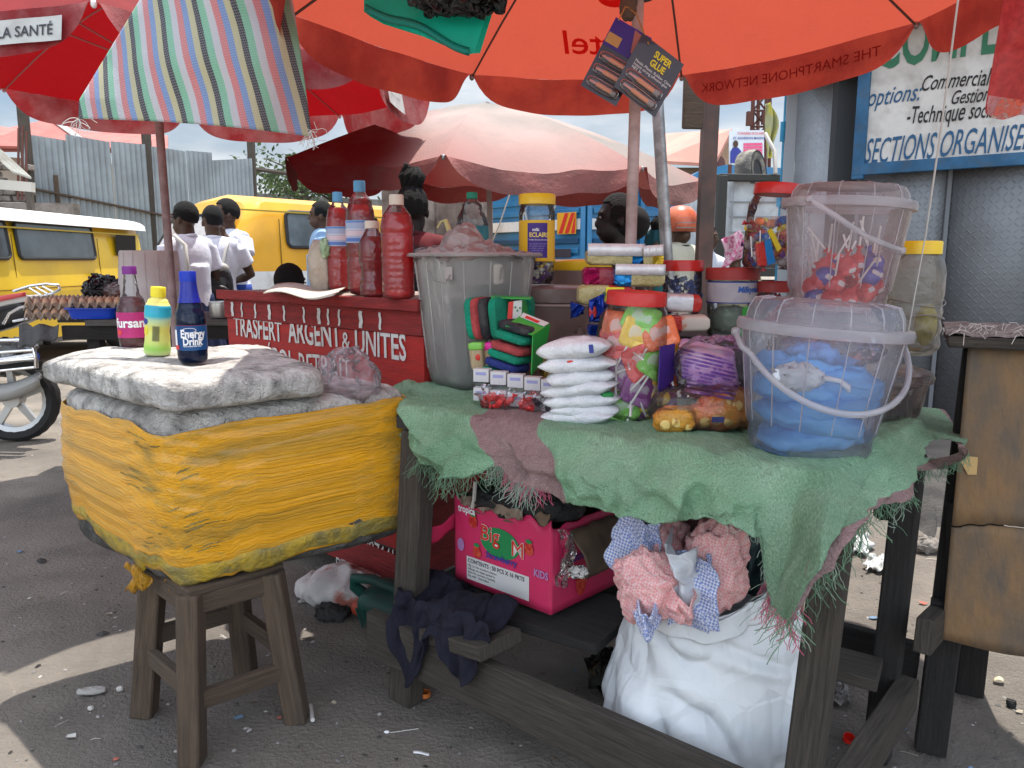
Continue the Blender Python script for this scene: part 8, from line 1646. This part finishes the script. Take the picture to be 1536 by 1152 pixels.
# ================= people
def person(label,loc,rz,H=1.7,pose=None,skin=SKIN,shirt=None,bottom=None,hair=True,sleeve=.5,skirt=False,hand=True,headrot=0,hairm=None,vox=.0085,shirtlen=.86,fat=1.0,cat='person',hairkind='short'):
    P={'neck':(0,0,1.43),'head':(0,-.015,1.585),'shL':(.175,0,1.385),'shR':(-.175,0,1.385),'elL':(.225,.03,1.11),'elR':(-.225,.03,1.11),'wrL':(.235,-.03,.87),'wrR':(-.235,-.03,.87),'hipL':(.09,0,.90),'hipR':(-.09,0,.90),'knL':(.10,-.01,.50),'knR':(-.10,-.01,.50),'anL':(.105,.03,.085),'anR':(-.105,.03,.085)}
    if pose: P.update(pose)
    s=H/1.7; V={k:Vector(v)*s for k,v in P.items()}
    t=thing('person',label,cat,loc,rz)
    hr=Matrix.Rotation(headrot,3,'Z')
    m=M(); c=V['head']
    m.sell(c+Vector((0,.008,.022))*s,(.148*s,.188*s,.185*s),1,nu=24,nv=16)
    m.sell(c+hr@Vector((0,-.028,-.055))*s,(.112*s,.125*s,.13*s),.9,nu=20,nv=12)
    m.sell(c+hr@Vector((0,-.098,-.022))*s,(.030*s,.026*s,.034*s),1,nu=12,nv=8); m.tube([c+hr@Vector((0,-.085,.015))*s,c+hr@Vector((0,-.100,-.018))*s],.009*s,8)
    m.sell(c+hr@Vector((0,-.088,-.062))*s,(.050*s,.030*s,.024*s),1,nu=12,nv=8); m.sell(c+hr@Vector((0,-.080,.032))*s,(.11*s,.03*s,.018*s),1,nu=14,nv=8)
    for e in(-1,1): m.sell(c+hr@Vector((.077*e,.008,-.018))*s,(.020*s,.036*s,.060*s),1,nu=12,nv=8)
    m.tube([V['neck']+Vector((0,.01,-.06))*s,c+Vector((0,.012,-.05))*s],[.062*s,.052*s],14)
    m.sell(V['neck'].lerp(V['hipL'].lerp(V['hipR'],.5),.30),(.315*s*fat,.20*s*fat,.36*s),.9,nu=24,nv=14)
    m.sell(V['hipL'].lerp(V['hipR'],.5)+Vector((0,0,.05))*s,(.30*s*fat,.205*s*fat,.34*s),.95,nu=24,nv=14)
    m.tube([V['shL'],V['neck']+Vector((0,0,-.02))*s,V['shR']],[.05*s,.058*s,.05*s],12)
    for k in 'LR':
        m.tube([V['sh'+k],V['sh'+k].lerp(V['el'+k],.5),V['el'+k],V['el'+k].lerp(V['wr'+k],.4),V['wr'+k]],[.052*s,.046*s,.036*s,.037*s,.024*s],12)
        m.tube([V['hip'+k],V['hip'+k].lerp(V['kn'+k],.5),V['kn'+k],V['kn'+k].lerp(V['an'+k],.35),V['an'+k]],[.085*s,.075*s,.052*s,.052*s,.033*s],12)
        f=V['an'+k]; m.sell(f+Vector((0,-.06,-.045))*s,(.085*s,.23*s,.07*s),.7,nu=16,nv=8)
        # hand
        w_=V['wr'+k]; d=(w_-V['el'+k]).normalized(); X=align(w_,d); sg=1 if k=='L' else -1
        m.sell(X@(Vector((0,0,.05))*s),(.045*s,.078*s,.095*s),.8,rot=X.to_3x3(),nu=14,nv=10)
        for j,(yy,ln) in enumerate(((-.03,.068),(-.010,.078),(.011,.074),(.030,.058))):
            a=Vector((0,yy,.085))*s; b=a+Vector((-.010*sg,yy*.12,ln*.5))*s; e=b+Vector((-.022*sg,0,ln*.42))*s; m.tube([X@a,X@b,X@e],[.0095*s,.0088*s,.0078*s],8)
        m.tube([X@(Vector((0,-.03,.03))*s),X@(Vector((-.012*sg,-.055,.06))*s),X@(Vector((-.02*sg,-.062,.088))*s)],[.012*s,.010*s,.008*s],8)
    T_=Matrix.Translation(Vector(loc))@Matrix.Rotation(rz,4,'Z')
    voxel('body',m,skin,vox,t,local=True)
    for e in(-1,1):
        m=M(); m.sell(c+hr@Vector((.031*e,-.086,.008))*s,(.022*s,.012*s,.011*s),1,nu=12,nv=8); ey_=mk('eye',m,mat('eye_white',(.25,.22,.20),.3),t,local=True)
        m=M(); m.sell(c+hr@Vector((.031*e,-.0925,.008))*s,(.010*s,.005*s,.010*s),1,nu=10,nv=6); mk('iris',m,mat('iris_dark',(.01,.006,.004),.2),ey_,local=True)
    if hair:
        m=M()
        def hf(u,v):
            a=2*PI*u; b=PI*v*(.60+.10*max(0,math.sin(a))); st=math.sin(b); q=Vector((.078*st*math.cos(a),.098*st*math.sin(a)+.012,.100*math.cos(b)+.026)); 
            if q.y<-.045 and q.z<.075: q=Vector((q.x*.93,q.y*.80,q.z))
            fz=.010 if hairkind=='short' else .016
            n_=noise.noise(Vector((q.x*70,q.y*70,q.z*70)))*.0025+ (fz*.4*math.sin(a*11)*st if hairkind=='braids' else 0)
            return c+hr@(q*(1.02+n_*6))*s
        m.grid(hf,72,30,True); mk('hair',m,hairm or HAIR,t,local=True,ang=180)
        if hairkind=='braids':
            m=M()
            for k in range(9): a=k*.7; m.tube([c+Vector((.04*math.cos(a),.04*math.sin(a)+.01,.11))*s,c+Vector((.055*math.cos(a+.6),.05*math.sin(a+.6)+.01,.165))*s,c+Vector((.03*math.cos(a+1.4),.03*math.sin(a+1.4)+.01,.195+.004*k))*s],[.016*s,.018*s,.012*s],8)
            mk('top_braids',m,HAIR,t,local=True,ang=180)
    if shirt:
        m=M(); hp=V['hipL'].lerp(V['hipR'],.5); top=V['neck']
        m.sell(top.lerp(hp,.28),(.355*s*fat,.245*s*fat,.40*s),.85,nu=30,nv=18); m.sell(hp+Vector((0,0,(.98-.90)))*s,(.335*s*fat,.245*s*fat,.30*s),.8,nu=30,nv=18)
        m.tube([hp+Vector((0,0,shirtlen-.90))*s,hp+Vector((0,0,.16))*s,top+Vector((0,0,-.18))*s],[.165*s*fat,.150*s*fat,.15*s*fat],24)
        m.tube([V['shL']+Vector((0,0,.0)),V['neck']+Vector((0,.01,-.015))*s,V['shR']],[.066*s,.072*s,.066*s],14)
        for k in 'LR':
            a,b,w_=V['sh'+k],V['el'+k],V['wr'+k]
            if sleeve<=1: m.tube([a,a.lerp(b,sleeve*.5),a.lerp(b,sleeve)],[.068*s,.068*s,.070*s],14)
            else: m.tube([a,b,b.lerp(w_,sleeve-1)],[.068*s,.054*s,.044*s],14)
        sh=voxel('shirt',m,shirt,.011,t,local=True,smooths=3)
        m=M(); m.tube([V['neck']+Vector((.066*math.cos(a),.062*math.sin(a)+.004,.015+.022*math.sin(a)))*s for a in [2*PI*i/24 for i in range(24)]],.013*s,8,closed=True); mk('collar',m,shirt,sh,local=True)
    if bottom:
        m=M(); hp=V['hipL'].lerp(V['hipR'],.5)
        if skirt:
            def sf(u,v):
                a=2*PI*u; r_=.155+.085*v; z=.14-.50*v; pl=1+.05*math.sin(a*14)*v; return hp+Vector((r_*pl*math.cos(a)*1.08,r_*pl*math.sin(a)*.88,z))*s
            m.grid(sf,84,14,True); mk('skirt',m,bottom,t,local=True,ang=180,solid=.004)
        else:
            m.sell(hp+Vector((0,0,.02))*s,(.34*s*fat,.245*s*fat,.26*s),.9,nu=24,nv=14)
            for k in 'LR': m.tube([V['hip'+k],V['kn'+k],V['kn'+k].lerp(V['an'+k],.9)],[.105*s,.075*s,.062*s],14)
            voxel('trousers',m,bottom,.011,t,local=True)
    m=M()
    for k in 'LR':
        f=V['an'+k]; m=M(); m.sell(f+Vector((0,-.062,-.048))*s,(.10*s,.255*s,.075*s),.7,nu=18,nv=10); mk('shoe',m,BLKG,t,local=True)
    return t,V,s
SHW=mat('shirt_white',(.72,.74,.82),.8,(.66,.68,.78),5,bump=.5,bs=7,dist=1); NVY=mat('skirt_navy',(.012,.02,.065),.85); RYL=mat('skirt_royal',(.02,.05,.26),.85)
def gl(px,d,z=0): p=gd(px,389,d); p.z=z; return p
# facing: rz=0 looks at the camera (-Y); rz=-90deg looks to -X
hangR={'elR':(-.24,.03,1.11),'wrR':(-.25,-.04,.87)}
pa,Va,sa_=person('pupil in white shirt and dark skirt seen from behind, leftmost of the three',gl(283,5.75),R(-118),1.71,hangR,shirt=SHW,bottom=NVY,skirt=True,sleeve=.62,headrot=R(12),fat=.96)
pb2,Vb,sb_=person('pupil in white shirt wearing a small black backpack, middle of the three',gl(322,6.15),R(-165),1.71,{'elR':(-.26,-.08,1.17),'wrR':(-.13,-.20,1.12),'elL':(.25,-.02,1.12),'wrL':(.20,-.10,.92)},shirt=SHW,bottom=NVY,skirt=True,sleeve=.62,headrot=R(20))
pc_,Vc,sc3=person('pupil in white shirt with one hand raised, rightmost of the three',gl(345,6.55),R(-30),1.79,{'elL':(.26,-.06,1.20),'wrL':(.15,-.17,1.42),'elR':(-.24,0,1.12),'wrR':(-.2,-.12,.95)},shirt=SHW,bottom=RYL,skirt=True,sleeve=.62,headrot=R(-25))
# backpack on the middle pupil
bpk=thing('backpack','small black backpack with grey top flap on the middle pupil','backpack',pb2.location); Xb=Matrix.Translation(pb2.location)@Matrix.Rotation(R(-165),4,'Z')
m=M(); m.sell((-.02,.20,1.10),(.25,.12,.30),.55,.7,X=Xb,amp=.006,fr=4); mk('bag_body',m,mat('leather_black',(.02,.02,.022),.4,coat=.2,bump=.3),bpk,ang=180)
m=M(); m.sell((-.02,.27,1.04),(.20,.06,.14),.5,.7,X=Xb); mk('front_pocket',m,mat('leather_black',(1,1,1)),bpk,ang=180)
m=M(); m.sell((-.02,.19,1.23),(.20,.13,.10),.7,.8,X=Xb); mk('top_flap',m,mat('canvas_grey',(.35,.35,.32),.7),bpk,ang=180)
m=M(); m.tube([Xb@Vector((-.02+.035*math.cos(a),.17,1.27+.055*math.sin(a))) for a in [PI*i/10 for i in range(11)]],.006,6); mk('carry_loop',m,BLK,bpk)
for e in(-1,1): m=M(); m.tube([Xb@Vector(q) for q in ((.07*e,.17,1.24),(.10*e,.13,1.38),(.12*e,.03,1.455),(.12*e,-.08,1.42))],.012,8); mk('shoulder_strap',m,mat('strap_grey',(.40,.40,.38),.7),bpk)
m=M(); Xa=Matrix.Translation(pa.location)@Matrix.Rotation(R(-118),4,'Z'); m.tube([Xa@Vector(q) for q in ((.13,.02,1.47),(.13,.13,1.40),(.14,.15,1.25),(.14,.15,1.10))],.016,8); mk('bag_strap',m,mat('strap_pale',(.50,.50,.46),.7),label='pale bag strap over the shoulder of the leftmost pupil',cat='strap')
person('man with blue collar in profile standing at the open door of the second minibus',gl(486,7.35),R(-80),1.83,None,shirt=mat('shirt_sky',(.25,.38,.55),.8,bump=.8,bs=9),bottom=NVY,sleeve=.6)
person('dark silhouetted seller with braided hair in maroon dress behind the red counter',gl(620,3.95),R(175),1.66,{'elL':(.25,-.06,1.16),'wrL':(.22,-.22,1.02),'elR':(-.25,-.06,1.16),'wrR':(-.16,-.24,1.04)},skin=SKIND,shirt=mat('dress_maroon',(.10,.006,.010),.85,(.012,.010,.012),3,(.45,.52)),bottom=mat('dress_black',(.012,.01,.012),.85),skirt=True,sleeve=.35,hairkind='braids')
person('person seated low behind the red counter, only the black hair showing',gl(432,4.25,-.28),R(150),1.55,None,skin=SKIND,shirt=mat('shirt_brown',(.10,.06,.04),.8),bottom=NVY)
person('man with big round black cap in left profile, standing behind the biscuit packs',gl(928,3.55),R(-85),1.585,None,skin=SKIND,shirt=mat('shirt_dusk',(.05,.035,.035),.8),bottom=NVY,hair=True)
m=M(); q=gd(942,338,3.55); m.sell(q+Vector((.012,.01,.01)),(.175,.19,.165),.95,nu=30,nv=18,amp=.003); mk('knitted_hat',m,mat('cap_black',(.008,.008,.009),.9),label='big round black knitted cap on the man behind the biscuit packs',cat='cap',ang=180)
ph,Vh,sh_=person('motorcycle taxi man in cream shirt looking right, wearing an orange helmet',gl(1018,6.4),R(35),1.66,None,shirt=mat('shirt_cream',(.55,.53,.42),.8,bump=.8,bs=8),bottom=NVY,sleeve=.6,hair=False)
hp_=Matrix.Translation(ph.location)@Matrix.Rotation(R(35),4,'Z'); hc=hp_@(Vh['head']+Vector((0,.01,.035)))
hm=thing('helmet','scuffed orange motorcycle helmet with smoky visor on the taxi man','helmet',hc)
m=M(); m.lathe([(.128,-.06),(.138,-.02),(.138,.03),(.120,.09),(.075,.135),(0,.150)],40,Matrix.Translation(hc)); mk('shell',m,mat('helmet_orange',(.65,.14,.05),.35,(.50,.10,.05),9,dirt=.5,ds=12,coat=.3),hm,solid=.01)
m=M(); m.lathe([(.141,-.035),(.143,.01),(.137,.05)],20,Matrix.Translation(hc),a0=R(35-90-60),a1=R(35-90+60)); mk('visor',m,mat('visor_grey',(.22,.20,.20),.2,coat=.4),hm)
m=M(); m.lathe([(.075,-.005),(.082,.02)],24,Matrix.Translation(hp_@(Vh['neck']+Vector((0,0,.0))))); mk('dark_collar',m,mat('collar_dark',(.03,.03,.04),.8),ph,solid=.01)
person('person with dark teal head wrap behind the silver pipe',gl(984,6.0),R(70),1.53,None,shirt=mat('shirt_teal',(.02,.12,.14),.8),bottom=NVY,hairm=mat('wrap_teal',(.01,.07,.09),.8),hairkind='braids')
person('person in pink headscarf partly hidden behind the taxi man',gl(1004,7.0),R(10),1.62,None,shirt=mat('shirt_rose',(.45,.2,.22),.8),bottom=NVY,hairm=mat('wrap_pink',(.60,.28,.30),.8))
person('person behind the brown post reaching an arm up toward the white truck',gl(1058,7.0),R(60),1.60,{'elL':(.20,-.22,1.30),'wrL':(.16,-.42,1.45)},shirt=SHW,bottom=NVY,sleeve=1.5)
pk_,Vk,_s=person('person from behind with black hair and pink wrap, beside the white truck',gl(1103,6.1),R(170),1.42,None,shirt=mat('shirt_khaki',(.30,.28,.16),.8),bottom=NVY)
m=M(); m.grid(lambda u,v:gd(1082+30*u+ (8*math.sin(v*3)),360+42*v-16*u,5.85)+Vector((0,.04*math.sin(u*8+v*3),0)),24,20); mk('pink_wrap',m,mat('wrap_print',(.65,.45,.50),.8,(.55,.12,.25),30,(.48,.55)),label='white and pink patterned wrap over the shoulder by the white truck',cat='wrap',ang=180,solid=.006)
# passenger inside the left minibus
person('passenger in the left minibus holding the open window frame',(-6.25,11.75,.10),R(60),1.50,{'elL':(.22,-.20,1.30),'wrL':(.10,-.38,1.48)},shirt=mat('shirt_brown',(.10,.06,.04),.8),bottom=NVY,sleeve=.4)
